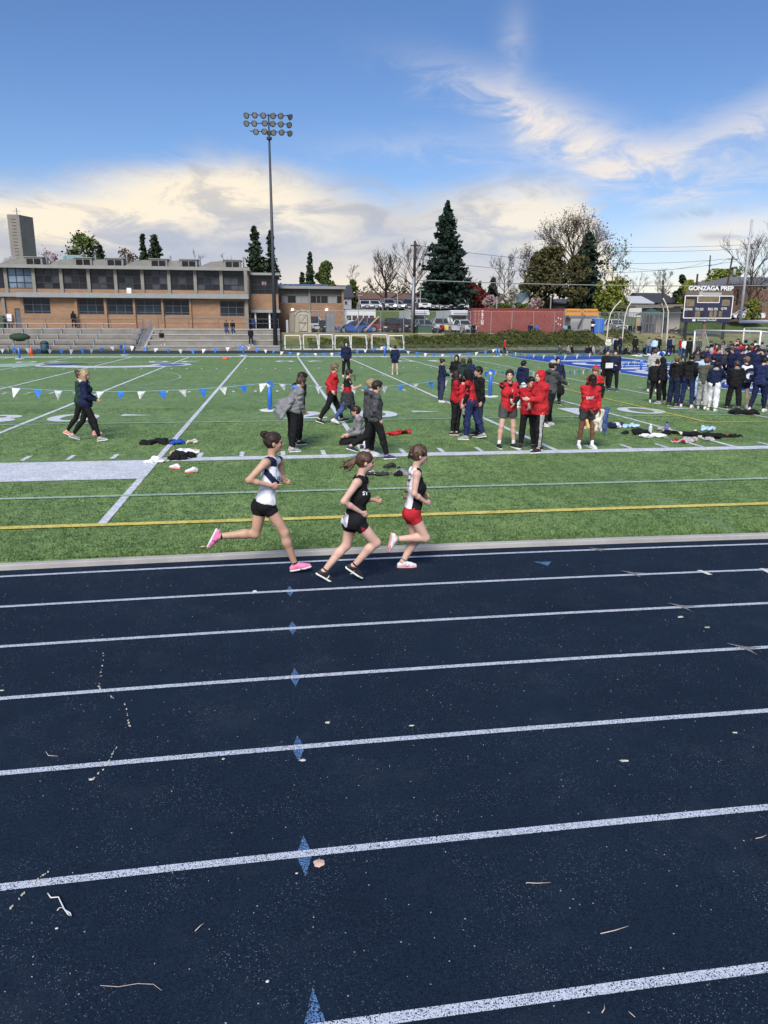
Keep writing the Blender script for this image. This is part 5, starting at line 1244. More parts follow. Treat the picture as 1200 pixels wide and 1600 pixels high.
def branches(H, Rr, n0, depth, seed, up=.75, rad=.16, first=.25, spread=1.0):
 rr = random.Random(seed); segs = []; tips = []
 def grow(p, d, L, r, k):
  q = p; dd = d.copy(); pts = [p]; n = 3
  for i in range(n):
   dd = (dd + Vector((rr.uniform(-.16, .16), rr.uniform(-.16, .16), rr.uniform(-.04, .12)))).normalized(); q = q + dd * L / n; pts.append(q)
  segs.append((pts, [r * (1 - .5 * i / n) for i in range(n + 1)], k)); tips.append((q, k))
  if k <= 0: return
  m = rr.randint(3, 4) if k > 1 else rr.randint(3, 5)
  for j in range(m):
   t = rr.uniform(.35, 1.0); i = min(n - 1, int(t * n)); o = pts[i].lerp(pts[i + 1], t * n - i)
   a = Vector((rr.gauss(0, 1), rr.gauss(0, 1), rr.gauss(0.15, .6))).normalized(); nd = (dd * .85 + a * .62 * spread + Vector((0, 0, .22 * up))).normalized(); grow(o, nd, L * rr.uniform(.50, .78), r * .48, k - 1)
 trunk = [Vector((0, 0, 0)), Vector((rr.uniform(-.1, .1), 0, H * first)), Vector((rr.uniform(-.2, .2), rr.uniform(-.2, .2), H * .55)), Vector((rr.uniform(-.3, .3), 0, H * .78))]
 segs.append((trunk, [rad, rad * .75, rad * .42, rad * .18], 9))
 for j in range(n0):
  f = first + (0.72 - first) * j / max(1, n0 - 1); z = H * f; a = j * 2.4 + rr.uniform(-.4, .4); k = (f - first) / max(.01, .72 - first); b = Vector((math.cos(a), math.sin(a), .45 + 1.0 * k * up)).normalized()
  L = min(Rr / max(.3, math.hypot(b.x, b.y)), (H - z) / max(.25, b.z)) * rr.uniform(.50, .66); i = 1 if z < H * .55 else 2; lo, hi = trunk[i], trunk[i + 1]; t = (z - lo.z) / (hi.z - lo.z + 1e-6); grow(lo.lerp(hi, max(0, min(1, t))), b, L, rad * (.48 - .2 * k), depth)
 return segs, tips
def decid(px, y0, y1, wpx, Y, label, m=None, leafn=0, lsz=.22, seed=1, n0=8, depth=3, up=.8, bark=M_BARK, rad=.2, first=.22, zb=None, name='tree', twig=1.0):
 t = at(px, y0, Y); zb = at(px, y1, Y).z if zb is None else zb; H = t.z - zb; Rr = wpx / pxm(Y) / 2
 e = empty(name, (t.x, Y, zb), 0, label, 'tree'); segs, tips = branches(H, Rr, n0, depth, seed, up, rad, first)
 a = MB(); b = MB()
 for pts, r, k in segs:
  (a if k >= depth else b).tube(pts, [max(q, .018 * twig) for q in r], 5 if k >= depth else 3, False)
 a.build('trunk', bark, e, True); b.build('crown' if not leafn else 'branches', bark, e)
 if leafn:
  T = np.array([tuple(q) for q, k in tips if k <= 1]); C = T[NR.randint(0, len(T), leafn)] + NR.normal(0, .38, (leafn, 3)); leaves('crown', C, np.full(leafn, lsz), m, e, 0, True)
 return e
def mass_tree(px, y0, y1, wpx, Y, m, label, n=5000, sz=.26, seed=1, shape=(1, 1), zb=None, lobes=9, cat='tree', name='tree', dep=.75):
 """dense crown made of many leaf clumps gathered in uneven lobes"""
 t = at(px, y0, Y); zb = at(px, y1, Y).z if zb is None else zb; H = t.z - zb; Rr = wpx / pxm(Y) / 2; rr = np.random.RandomState(seed)
 e = empty(name, (t.x, Y, zb), 0, label, cat)
 if cat == 'tree': mb = MB(); mb.tube([(0, 0, 0), (0, 0, H * .5), (.1, 0, H * .85)], [.22, .13, .04], 7); mb.build('trunk', M_BARK, e)
 cs = []
 for i in range(lobes * 3):
  f = rr.uniform(.12, .95); w = Rr * (1 - abs(f - .38) ** 1.6 * 1.35) * shape[0]; a = rr.uniform(0, 6.283); q = rr.uniform(.2, .78); rad = Rr * rr.uniform(.22, .42)
  cs.append((math.cos(a) * w * q, math.sin(a) * w * q * dep, H * f, rad))
 cs.append((0, 0, H * .86, Rr * .32)); k = rr.randint(0, len(cs), n); cs = np.array(cs); d = rr.normal(0, 1, (n, 3)); d /= np.linalg.norm(d, axis=1)[:, None]; rad = rr.uniform(.55, 1.05, n) ** .6
 C = cs[k, :3] + d * (cs[k, 3] * rad)[:, None] * np.array([1, dep, .8]); C[:, 2] = np.clip(C[:, 2], H * .03, H)
 leaves('crown' if cat == 'tree' else 'foliage', C, np.full(n, sz), m, e); return e
conifer(700, 315, 486, 96, 114.5, L_SPRUCE, 'very tall dark blue green spruce standing alone behind the parked campers', 1.2, 1.5, .30, narrow=.80)
conifer(397, 354, 470, 44, 128, L_FIR, 'tall dark fir behind the school roof, left of the floodlight mast', 1, 1.1, .32, narrow=.55, zb=4.7); conifer(422, 360, 470, 34, 132, L_FIR, 'slimmer fir right behind the floodlight mast', 1.3, .9, .30, narrow=.7, zb=4.7)
conifer(222, 366, 440, 20, 130, L_FIR, 'left one of two dark firs above the middle of the school roof', 1.2, .9, .30, zb=7); conifer(240, 366, 440, 36, 128, L_FIR, 'right, fuller one of two dark firs above the middle of the school roof', 1.2, 1.0, .32, zb=7, narrow=.6)
conifer(484, 393, 460, 24, 128, L_FIR, 'dark pointed conifer above the brick wing roof', 1.4, .9, .28, zb=4.7); conifer(472, 425, 460, 16, 126, L_FIR, 'small dark conifer tip above the left of the brick wing', 1.2, .7, .28, zb=4.7)
mass_tree(508, 408, 462, 42, 130, L_GREEN, 'rounded yellow green tree above the right of the brick wing', 3500, .26, 3, zb=4.7)
decid(131, 371, 440, 46, 125, 'loose pale green tree above the left part of the school roof', L_GREEN, 1500, .24, 4, zb=7); conifer(156, 384, 440, 24, 124, L_FIR, 'small dark conifer beside the loose pale green tree', 1.5, .8, .3, zb=7)
decid(301, 392, 440, 26, 125, 'bare tree above the school roof right of the two firs', seed=5, depth=2, n0=7, rad=.12, zb=7, bark=M_BARKG); decid(352, 391, 440, 26, 125, 'bare tree above the school roof left of the tall firs', seed=6, depth=2, n0=7, rad=.12, zb=7, bark=M_BARKG)
decid(200, 392, 440, 26, 126, 'hazy tan tree left of the two dark firs', L_TAN, 500, .2, 8, depth=2, zb=7, bark=M_BARKG); decid(78, 397, 440, 26, 126, 'reddish twiggy tree showing over the school roof units', L_PINK, 260, .2, 9, depth=2, zb=7)
decid(551, 405, 478, 22, 140, 'thin bare tree above the dark gabled house', seed=10, depth=2, n0=9, rad=.12, first=.4, bark=M_BARKG, zb=4.7); mass_tree(551, 437, 478, 20, 132, L_GREEN, 'small pale green tree beside the dark gabled house', 900, .26, 11, zb=4.7)
decid(603, 404, 484, 84, 118, 'large spreading bare tree behind the upper row of cars', seed=12, n0=12, depth=3, rad=.32, first=.16, up=.9, zb=4.7); decid(646, 388, 480, 72, 130, 'tall hazy bare tree directly behind the dark utility pole', seed=13, n0=12, depth=3, rad=.24, first=.25, up=1.1, bark=M_BARKG, zb=4.7)
mass_tree(737, 440, 486, 36, 118, L_RED, 'dark red leafed tree just right of the big spruce', 2600, .24, 14, zb=4.7, shape=(.9, 1)); mass_tree(754, 452, 486, 26, 121, L_RED, 'lower dull red tree right beside the first red one', 1400, .24, 15, zb=4.7)
conifer(771, 434, 484, 32, 126, L_SPRUCE, 'medium dark conifer between the red trees and the bare one', .8, 1.0, .32, zb=4.7); conifer(750, 441, 480, 22, 135, L_FIR, 'dark conifer tip behind the red trees', 1, .8, .3, zb=4.7)
decid(790, 407, 484, 46, 122, 'slim bare tree behind the middle of the container', seed=16, n0=11, depth=3, rad=.17, first=.2, up=1.2, bark=M_BARKG, zb=4.7); decid(733, 425, 470, 26, 140, 'pale bare tree above the red trees', seed=17, n0=8, depth=2, rad=.12, bark=M_BARKG, zb=4.7)
mass_tree(767, 462, 484, 28, 114, L_PINK, 'pink blossom tree above the container', 1100, .20, 18, zb=4.7); mass_tree(800, 452, 484, 26, 120, L_WHITE, 'whitish blossom tree right of the pink one', 900, .20, 19, zb=4.7); mass_tree(838, 466, 484, 26, 116, L_PINK, 'second pink blossom tree, low beside the white gable', 800, .20, 20, zb=4.7); mass_tree(822, 440, 484, 30, 135, L_GREEN, 'olive tree behind the white gable', 1500, .25, 21, zb=4.7)
mass_tree(785, 475, 486, 42, 109.5, L_GREEN, 'clipped green hedge above the left half of the container', 900, .16, 22, cat='hedge', name='hedge', zb=4.3); mass_tree(818, 476, 486, 30, 109.5, L_GREEN, 'clipped green hedge above the right half of the container', 700, .16, 23, cat='hedge', name='hedge', zb=4.3)
mass_tree(857, 387, 484, 78, 117, L_CEDAR, 'broad olive cedar with a rounded top, the left of the big clump', 9000, .25, 24, zb=4.3, lobes=14); conifer(921, 364, 488, 56, 116, L_SPRUCE, 'dark ragged conifer on the right side of the big clump', 1.4, 1.2, .34, zb=4.8, narrow=.5); mass_tree(905, 400, 488, 56, 114.5, L_CEDAR, 'olive brown conifer in the middle of the big clump', 6000, .25, 26, zb=4.8, lobes=12, shape=(.9, 1))
decid(900, 348, 484, 120, 121, 'huge bare tree rising behind and above the big clump', L_TAN, 3200, .10, 27, n0=18, depth=3, rad=.36, first=.3, up=1.0, zb=4.3, twig=1.3); decid(838, 395, 484, 56, 124, 'bare twiggy tree at the left edge of the big clump', L_TAN, 1400, .10, 28, n0=10, depth=3, rad=.2, first=.2, zb=4.3)
decid(962, 390, 484, 56, 117, 'thin tree with sparse pale new leaves right of the big clump', L_GREEN, 420, .18, 29, n0=10, depth=3, rad=.18, first=.2, zb=4.5); mass_tree(962, 440, 486, 60, 110, L_LIME, 'bright lime green tree before the big clump at right', 3400, .22, 30, zb=3.9, lobes=11); mass_tree(938, 433, 486, 22, 110.5, L_LIME, 'narrow lime green tree between the dark conifer and the bright one', 900, .22, 31, zb=4)
decid(1000, 428, 478, 36, 150, 'low bare tree left of the round topped one', seed=32, n0=9, depth=2, rad=.15, bark=M_BARKG, zb=5); decid(1037, 424, 478, 36, 150, 'round topped bare tree above the dark house roof', seed=33, n0=12, depth=3, rad=.16, bark=M_BARKG, zb=5); decid(985, 436, 478, 24, 150, 'smallest bare tree beside the lime green tree', seed=34, n0=8, depth=2, rad=.14, bark=M_BARKG, zb=5)
mass_tree(1068, 428, 488, 28, 125, L_FIR, 'dark evergreen left of the scoreboard', 1500, .26, 35, zb=3.6); mass_tree(1078, 438, 490, 36, 112, L_LIME, 'yellow green tree right behind the scoreboard left edge', 1800, .22, 36, zb=3.4); mass_tree(1125, 421, 470, 80, 150, L_LIME, 'broad pale green tree beyond the scoreboard lettering', 3000, .28, 37, zb=5, lobes=12); mass_tree(1148, 417, 470, 60, 156, L_GREEN, 'darker green tree behind the leaning pole', 1800, .28, 38, zb=5)
decid(1182, 374, 497, 96, 108, 'spreading bare tree in front of the brown brick house', seed=39, n0=14, depth=3, rad=.24, first=.14, up=1.15, zb=3.2); mass_tree(1178, 466, 498, 34, 107, L_LIME, 'low yellow green bush beside the brown brick house', 1100, .16, 40, zb=3.2, cat='shrub', name='shrub')
def juniper(x0, x1, ytop, ybot, Y, label, n=2600, seed=1):
 a = at(x0, ybot, Y - 2); b = at(x1, ybot, Y - 2); rr = np.random.RandomState(seed); L = b.x - a.x; z0 = 0.2; zt = at((x0 + x1) / 2, ytop, Y + 1.5).z
 e = empty('juniper_hedge', ((a.x + b.x) / 2, Y, z0), 0, label, 'hedge')
 nb = max(4, int(L / .9)); C = []
 for i in range(n):
  t = rr.randint(0, nb); cx = -L / 2 + L * (t + .5) / nb; ph = (t * 37 % 11) / 11.0; w = L / nb * 1.0; u = rr.uniform(-1, 1); v = rr.uniform(-1, 1); h = (.60 + 1.0 * ph) * math.sqrt(max(0, 1 - .8 * u * u)) * (1 - .30 * abs(v))
  edge = .22 + .95 * math.sqrt(max(0, 1 - (abs(cx + u * w) / (L / 2 + .3)) ** 2.4))
  y = v * 2.4; bank = np.interp(Y + y, [79.6, 81.5, 84.0, 86.6, 88.4], [.05, .35, .95, 1.55, 1.70]) - z0
  C.append((cx + u * w, y, bank + max(.05, h * edge * (zt - z0 - 1.0) * 1.5) * rr.uniform(.72, 1.05)))
 C = np.array(C); C[:, 2] += .10 * np.sin(C[:, 0] * 2.1) * np.sin(C[:, 1] * 1.7 + C[:, 0]); leaves('foliage', C, np.full(n, .13), L_JUN, e, .2, False); return e
juniper(488, 530, 529, 545, 82.5, 'low dark juniper behind the small white goals, left patch', 1500, 2); juniper(530, 606, 527, 545, 82.5, 'low juniper behind the small white goals, right patch', 2600, 3); juniper(633, 700, 526, 550, 83, 'juniper hedge on the bank right of the last small goal', 4200, 4); juniper(694, 800, 524, 550, 83.3, 'wide juniper hedge on the bank below the red container, left half', 6500, 5); juniper(785, 872, 521, 550, 83.5, 'wide juniper hedge on the bank below the red container, right half', 5600, 6); juniper(871, 943, 521, 548, 83.5, 'rounded juniper on the bank below the school buses', 4600, 7); juniper(966, 1000, 521, 533, 85, 'small dark juniper between the bent cage poles', 1200, 8)
C = []
for i in range(330):
 x = NR.uniform(-170, 280); y = NR.uniform(168, 235); rr_ = NR.uniform(2.2, 4.5); h = NR.uniform(3.5, 8); n = 150
 d = NR.normal(0, 1, (n, 3)); d /= np.linalg.norm(d, axis=1)[:, None]; d *= (NR.uniform(.3, 1, (n, 1)) ** .5) * np.array([rr_, rr_, h * .45]); C.append(d + np.array([x, y, upz(x) + 1 + h * .5]))
C = np.concatenate(C)
o = leaves('distant_trees', C, np.full(len(C), .30), mat('distant_leaf', (0.045, 0.050, 0.030), .9, .3, .12, col2=(0.12, 0.115, 0.07)), None); o['kind'] = 'stuff'
# -- houses beyond
def house(px0, px1, ye, yr, yb, Y, wm, rm, label, gable='x', dep=8.0, wins=(), over=.35, zb=None):
 a, b = at(px0, ye, Y), at(px1, ye, Y); zb = zb or at(px0, yb, Y).z; e = empty('house', ((a.x + b.x) / 2, Y, zb), 0, label, 'house'); w = (b.x - a.x) / 2; he = (a.z + b.z) / 2 - zb; hr = at((px0 + px1) / 2, yr, Y).z - zb
 mb = MB()
 if gable == 'y': mb.prism([(-w, 0), (w, 0), (w, he), (0, hr), (-w, he)], 0, dep)
 else: mb.span((-w, 0, 0), (w, dep, he))
 mb.build('wall', wm, e); mb = MB(); o = over
 if gable == 'y': mb.prism([(-w - o, he - o * .5), (0, hr), (w + o, he - o * .5), (w + o, he - o * .5 + .2), (0, hr + .22), (-w - o, he - o * .5 + .2)], -o, dep + o)
 elif gable == 'hip': mb.add([(-w - o, -o, he), (w + o, -o, he), (w + o, dep + o, he), (-w - o, dep + o, he), (-w * .55, dep / 2, hr), (w * .55, dep / 2, hr)], [(0, 1, 5, 4), (1, 2, 5), (2, 3, 4, 5), (3, 0, 4), (3, 2, 1, 0)])
 else: mb.prism([(-o, he + .002), (dep / 2, hr), (dep + o, he + .002), (dep + o, he - .12), (-o, he - .12)], -w - o, w + o, 'x')
 mb.build('roof', rm, e)
 for (x0, y0, x1, y1) in wins:
  q0, q1 = at(x0, y1, Y), at(x1, y0, Y); mb = MB(); mb.span((q0.x - e.location.x, -.06, q0.z - zb), (q1.x - e.location.x, -.003, q1.z - zb)); f = mb.build('window', M_SLAB, e); mb = MB(); mb.span((q0.x - e.location.x + .1, -.075, q0.z - zb + .1), (q1.x - e.location.x - .1, -.062, q1.z - zb - .1)); mb.build('pane', M_GL[3], f)
 return e
RB, RG_, RD, RW = mat('roof_brown', (.14, .085, .065), .9, .15, 3), mat('roof_grey', (.15, .15, .16), .9, .15, 3), mat('roof_dark', (.045, .050, .062), .85, .15, 3), mat('roof_white', (.50, .52, .54), .6)
WT, WW, WG, WBG = mat('wall_tan', (.27, .225, .185), .85), mat('wall_white', (.60, .60, .58), .8), mat('wall_grey', (.33, .34, .36), .85), mat('wall_beige', (.42, .38, .33), .85)
house(563, 662, 467, 456, 480, 128, WT, RB, 'long tan bungalow with brown roof behind the upper car park, left part', 'x', 9, [(574, 468, 579, 474), (612, 468, 617, 473), (624, 468, 629, 478), (640, 468, 644, 474)], zb=4.7); house(664, 730, 466, 455, 480, 130, WT, RB, 'tan bungalow with brown roof behind the big spruce', 'x', 9, [(672, 468, 678, 474)], zb=4.7)
house(531, 549, 464, 444, 484, 124, WG, RD, 'narrow house with a steep dark roof right of the brick wing', 'x', 8, [(538, 470, 543, 476)], zb=4.7); house(815, 832, 472, 459, 486, 118, WW, mat('roof_teal', (.13, .20, .22), .8), 'white gabled house with teal roof between blossom trees', 'y', 8, [(820, 473, 827, 478)], zb=4.7); house(778, 790, 475, 465, 486, 119, mat('wall_cream', (.5, .47, .4), .8), RB, 'small cream gable behind the container', 'y', 7, [], zb=4.7); house(840, 850, 470, 466, 486, 125, WW, RW, 'pale low house end right of the white gable', 'x', 6, [], zb=4.7)
house(1012, 1056, 472.5, 456, 480, 128, WW, RD, 'house with a wide dark roof and white trim behind the bent cage poles', 'x', 10, [(1022, 473, 1028, 477), (1040, 473, 1046, 477)], zb=3.9); house(984, 1018, 473, 461, 480, 122, WW, RW, 'pale house with whitish roof right of the lime green tree', 'x', 9, [], zb=3.9); house(868, 900, 474, 466, 486, 122, WG, RG_, 'grey house low behind the big clump', 'x', 8, [], zb=5)
house(1142, 1290, 445.5, 429, 492, 113, M_BRICKR, RG_, 'large brown brick house with grey hipped roof at the right edge', 'hip', 14, [(1151, 450, 1153, 478), (1190, 447, 1199, 453), (1193, 470, 1197, 478)], zb=3.3); house(1110, 1146, 455, 437, 492, 118, M_BRICKR, RG_, 'lower wing of the brown brick house behind the scoreboard', 'hip', 12, [], zb=3.3)
q = px_box(1000, 477.5, 1072, 515, 97); e = empty('low_building', (q[0], 97, ZP), 0, 'low beige building under a long flat canopy behind the bent cage poles', 'building'); w = q[1] - q[0]; h = q[3] - ZP; mb = MB(); mb.span((w * .48, 1.5, 0), (w, 6, h - .2)); mb.build('wall', WBG, e); mb = MB(); mb.add([(-1.0, -.5, h - .35), (w + .2, -.5, h), (w + .2, 7, h + .1), (-1.0, 7, h - .25), (-1.0, -.5, h - .05), (w + .2, -.5, h + .22), (w + .2, 7, h + .3), (-1.0, 7, h + .05)], [(3, 2, 1, 0), (4, 5, 6, 7), (0, 1, 5, 4), (1, 2, 6, 5), (2, 3, 7, 6), (3, 0, 4, 7)]); mb.build('canopy', mat('canopy_brown', (.20, .165, .13), .8), e)
for x in (.2, w * .3, w * .5): mb = MB(); mb.span((x, 0, 0), (x + .1, .1, h - .22)); mb.build('post', M_GALV, e)
mb = MB(); mb.span((w * .6, 1.44, 0), (w * .72, 1.49, 2.0)); mb.build('door', M_GL[2], e)
q = px_box(1000, 481, 1036, 515, 93); e = empty('green_tent', ((q[0] + q[1]) / 2 + .6, 93, ZP), 0, 'dark green peaked canopy tent behind the fence', 'tent'); h = q[3] - ZP; w = 1.6; mb = MB(); mb.add([(-w, 0, h - .9), (w, 0, h - .9), (w, 3, h - .9), (-w, 3, h - .9), (0, 1.5, h)], [(0, 1, 4), (1, 2, 4), (2, 3, 4), (3, 0, 4)]); mb.build('tent_roof', mat('tent_green', (.03, .085, .07), .7), e)
for x in (-w, w):
 for y in (0, 3): mb = MB(); mb.tube([(x, y, 0), (x, y, h - .9)], .03, 6); mb.build('leg', M_GALV, e)
def batting_cage(px0, px1, Y, label, top=487):
 q = px_box(px0, top, px1, 516, Y); e = empty('equipment_cage', (q[0], Y, ZP), 0, label, 'cage'); w = q[1] - q[0]; h = q[3] - ZP
 n = max(2, round(w / .45))
 for i in range(n + 1): mb = MB(); mb.bar((w * i / n, 0, 0), (w * i / n, 0, h), .05); mb.build('upright', M_GALV, e)
 for z in (.03, h * .5, h): mb = MB(); mb.bar((0, 0, z), (w, 0, z), .05); mb.build('rail', M_GALV, e)
 mb = MB(); mb.add([(0, .1, 0), (w, .1, 0), (w, .1, h), (0, .1, h)], [(0, 1, 2, 3)]); mb.build('mesh_panel', M_LINK, e)
batting_cage(959, 972, 90.4, 'narrow upright cage of grey bars between the two left cage poles'); batting_cage(975, 994, 91.5, 'wider cage of grey bars right of the narrow one', 489); batting_cage(1004, 1034, 91.2, 'large grey bar gate under the green tent', 489)
for px, w_, y0, c, lb in ((994, 6, 497, (.40, .30, .18), 'tan upright panel behind the fence left of the green tent'), (1046, 10, 505, (.10, .085, .07), 'brown heap of wood behind the fence right of the thick pole'), (1060, 9, 507, (.085, .08, .07), 'second brown heap near the scoreboard')):
 q = px_box(px, y0, px + w_, 517, 90.9); e = empty('stacked_gear', (q[0], 90.9, ZP), 0, lb, 'stacked gear')
 if px == 994: mb = MB(); mb.span((0, 0, 0), (q[1] - q[0], .12, q[3] - ZP)); mb.build('panel', mat('gear%d' % px, c, .8), e); mb = MB(); mb.span((.1, .121, 0), (.2, .6, .9)); mb.build('prop', M_WOOD, e)
 else:
  rr = random.Random(px)
  for i in range(9): mb = MB(); x = rr.uniform(0, q[1] - q[0]); mb.bar((x - .5, rr.uniform(0, .6), rr.uniform(.05, .5)), (x + .6, rr.uniform(0, .6), rr.uniform(.1, .8)), .14, .1); mb.build('timber', mat('gear%d' % px, c, .8), e)
# -- bodies: smooth unions of tapered limbs, meshed with surface nets
class Vol:
 def __init__(s, cell):
  s.p = []; s.cell = cell
 def cone(s, a, b, ra, rb, k=0.03, cuts=(), op='add'):
  s.p.append(('c', np.array(a, float), np.array(b, float), float(ra), float(rb), k, cuts, op)); return s
 def ell(s, c, r, rot=None, k=0.02, cuts=(), op='add'):
  s.p.append(('e', np.array(c, float), np.array(r, float), np.eye(3) if rot is None else np.array(rot, float), 0, k, cuts, op)); return s
 def cut(s, pt, n):
  """keep the side the normal points away from"""
  s.p.append(('p', np.array(pt, float), np.array(n, float), 0, 0, 0, (), 'cut')); return s
 def bbox(s, q):
  if q[0] == 'c':
   r = max(q[3], q[4]); return np.minimum(q[1], q[2]) - r, np.maximum(q[1], q[2]) + r
  r = q[2].max(); return q[1] - r, q[1] + r
 def mesh(s, name, mats, colorfn=None, noise=None, smooth=True):
  h = s.cell
  lo = np.full(3, 1e9); hi = -lo
  for q in s.p:
   if q[7] == 'add':
    a, b = s.bbox(q); lo = np.minimum(lo, a); hi = np.maximum(hi, b)
  lo -= 2.3 * h; hi += 2.3 * h
  n = np.ceil((hi - lo) / h).astype(int) + 1
  F = np.full(n, 9.0, np.float32)
  ax = [lo[i] + h * np.arange(n[i]) for i in range(3)]
  for q in s.p:
   if q[0] == 'p':
    d = ((ax[0][:, None, None] - q[1][0]) * q[2][0] + (ax[1][None, :, None] - q[1][1]) * q[2][1] + (ax[2][None, None, :] - q[1][2]) * q[2][2])
    F = np.maximum(F, d.astype(np.float32)); continue
   a, b = s.bbox(q); m = q[5] + 2.5 * h
   i0 = np.maximum(np.floor((a - m - lo) / h).astype(int), 0); i1 = np.minimum(np.ceil((b + m - lo) / h).astype(int) + 1, n)
   if (i1 <= i0).any(): continue
   x = ax[0][i0[0]:i1[0], None, None]; y = ax[1][None, i0[1]:i1[1], None]; z = ax[2][None, None, i0[2]:i1[2]]
   if q[0] == 'c':
    A, B, ra, rb = q[1], q[2], q[3], q[4]; ba = B - A; L2 = max(float(ba @ ba), 1e-9)
    t = np.clip(((x - A[0]) * ba[0] + (y - A[1]) * ba[1] + (z - A[2]) * ba[2]) / L2, 0, 1)
    d = np.sqrt((x - A[0] - t * ba[0]) ** 2 + (y - A[1] - t * ba[1]) ** 2 + (z - A[2] - t * ba[2]) ** 2) - (ra + (rb - ra) * t)
   else:
    c, r, M = q[1], q[2], q[3]
    X0, Y0, Z0 = x - c[0], y - c[1], z - c[2]
    u = M[0][0] * X0 + M[1][0] * Y0 + M[2][0] * Z0; v = M[0][1] * X0 + M[1][1] * Y0 + M[2][1] * Z0; w = M[0][2] * X0 + M[1][2] * Y0 + M[2][2] * Z0
    k0 = np.sqrt((u / r[0]) ** 2 + (v / r[1]) ** 2 + (w / r[2]) ** 2); k1 = np.sqrt((u / r[0] ** 2) ** 2 + (v / r[1] ** 2) ** 2 + (w / r[2] ** 2) ** 2) + 1e-9
    d = np.where(k0 < 1e-3, -min(r), k0 * (k0 - 1) / k1)
   for pt, nn in q[6]:
    d = np.maximum(d, (x - pt[0]) * nn[0] + (y - pt[1]) * nn[1] + (z - pt[2]) * nn[2])
   S = F[i0[0]:i1[0], i0[1]:i1[1], i0[2]:i1[2]]; d = d.astype(np.float32); k = max(q[5], 1e-4)
   if q[7] == 'add':
    hh = np.maximum(k - np.abs(S - d), 0) / k; F[i0[0]:i1[0], i0[1]:i1[1], i0[2]:i1[2]] = np.minimum(S, d) - hh * hh * k * 0.25
   else:
    d = -d; hh = np.maximum(k - np.abs(S - d), 0) / k; F[i0[0]:i1[0], i0[1]:i1[1], i0[2]:i1[2]] = np.maximum(S, d) + hh * hh * k * 0.25
  V, Q = surface_nets(F, lo, h)
  if noise is not None and len(V):
   V = V + noise(V)
  me = bpy.data.meshes.new(name)
  nq = len(Q)
  me.vertices.add(len(V)); me.vertices.foreach_set('co', V.astype(np.float32).ravel())
  me.loops.add(nq * 4); me.loops.foreach_set('vertex_index', Q.astype(np.int32).ravel())
  me.polygons.add(nq); me.polygons.foreach_set('loop_start', (np.arange(nq) * 4).astype(np.int32)); me.polygons.foreach_set('loop_total', np.full(nq, 4, np.int32))
  mats = mats if isinstance(mats, (list, tuple)) else [mats]
  for m in mats: me.materials.append(m)
  if colorfn is not None and nq:
   C = V[Q].mean(1); me.polygons.foreach_set('material_index', colorfn(C).astype(np.int32))
  me.polygons.foreach_set('use_smooth', np.ones(nq, bool))
  me.update(calc_edges=True)
  return me
EDG = [((0, 0, 0), a) for a in range(3)]
def surface_nets(F, lo, h):
 I = F < 0
 nx, ny, nz = F.shape
 cnt = np.zeros((nx - 1, ny - 1, nz - 1), np.int8)
 for i in (0, 1):
  for j in (0, 1):
   for k in (0, 1): cnt += I[i:nx - 1 + i, j:ny - 1 + j, k:nz - 1 + k]
 act = (cnt > 0) & (cnt < 8)
 idx = np.argwhere(act); N = len(idx)
 if N == 0: return np.zeros((0, 3)), np.zeros((0, 4), int)
 num = np.full(act.shape, -1, np.int64); num[act] = np.arange(N)
 acc = np.zeros((N, 3)); w = np.zeros(N)
 for a in range(3):
  o1, o2 = [q for q in range(3) if q != a]
  for u in (0, 1):
   for v in (0, 1):
    p = idx.copy(); p[:, o1] += u; p[:, o2] += v
    q = p.copy(); q[:, a] += 1
    f0 = F[p[:, 0], p[:, 1], p[:, 2]]; f1 = F[q[:, 0], q[:, 1], q[:, 2]]
    m = (f0 < 0) != (f1 < 0)
    t = f0[m] / (f0[m] - f1[m])
    pp = p[m].astype(float); pp[:, a] += t
    acc[m] += pp; w[m] += 1
 V = acc / w[:, None] * h + lo
 quads = []
 for a in range(3):
  o1, o2 = (a + 1) % 3, (a + 2) % 3
  sl0 = [slice(None)] * 3; sl1 = [slice(None)] * 3
  sl0[a] = slice(0, -1); sl1[a] = slice(1, None)
  s0, s1 = I[tuple(sl0)], I[tuple(sl1)]
  e = np.argwhere(s0 != s1)
  ok = (e[:, o1] > 0) & (e[:, o2] > 0) & (e[:, o1] < F.shape[o1] - 1) & (e[:, o2] < F.shape[o2] - 1)
  e = e[ok]
  ins = s0[e[:, 0], e[:, 1], e[:, 2]]
  c = []
  for du, dv in ((0, 0), (1, 0), (1, 1), (0, 1)):
   p = e.copy(); p[:, o1] -= du; p[:, o2] -= dv
   c.append(num[p[:, 0], p[:, 1], p[:, 2]])
  q = np.stack(c, 1)
  q[~ins] = q[~ins][:, ::-1]
  quads.append(q)
 Q = np.concatenate(quads)
 Q = Q[(Q >= 0).all(1)]
 return V, Q
def V3(*a): return np.array(a if len(a) > 1 else a[0], float)
def rotm(ax, deg):
 return np.array(Matrix.Rotation(R(deg), 3, ax))
def unit(v):
 v = np.array(v, float); return v / (np.linalg.norm(v) + 1e-9)
def ik(a, b, la, lb, pole):
 """elbow position for a two-bone arm from a to b; also the reachable end"""
 d = b - a; L = np.linalg.norm(d); L = max(L, 1e-4)
 mx = (la + lb) * 0.995
 if L > mx: b = a + d / L * mx; d = b - a; L = mx
 x = (la * la - lb * lb + L * L) / (2 * L); h2 = max(la * la - x * x, 0)
 n = d / L; p = np.array(pole, float); p = p - n * (p @ n); p = unit(p)
 return a + n * x + p * math.sqrt(h2), b
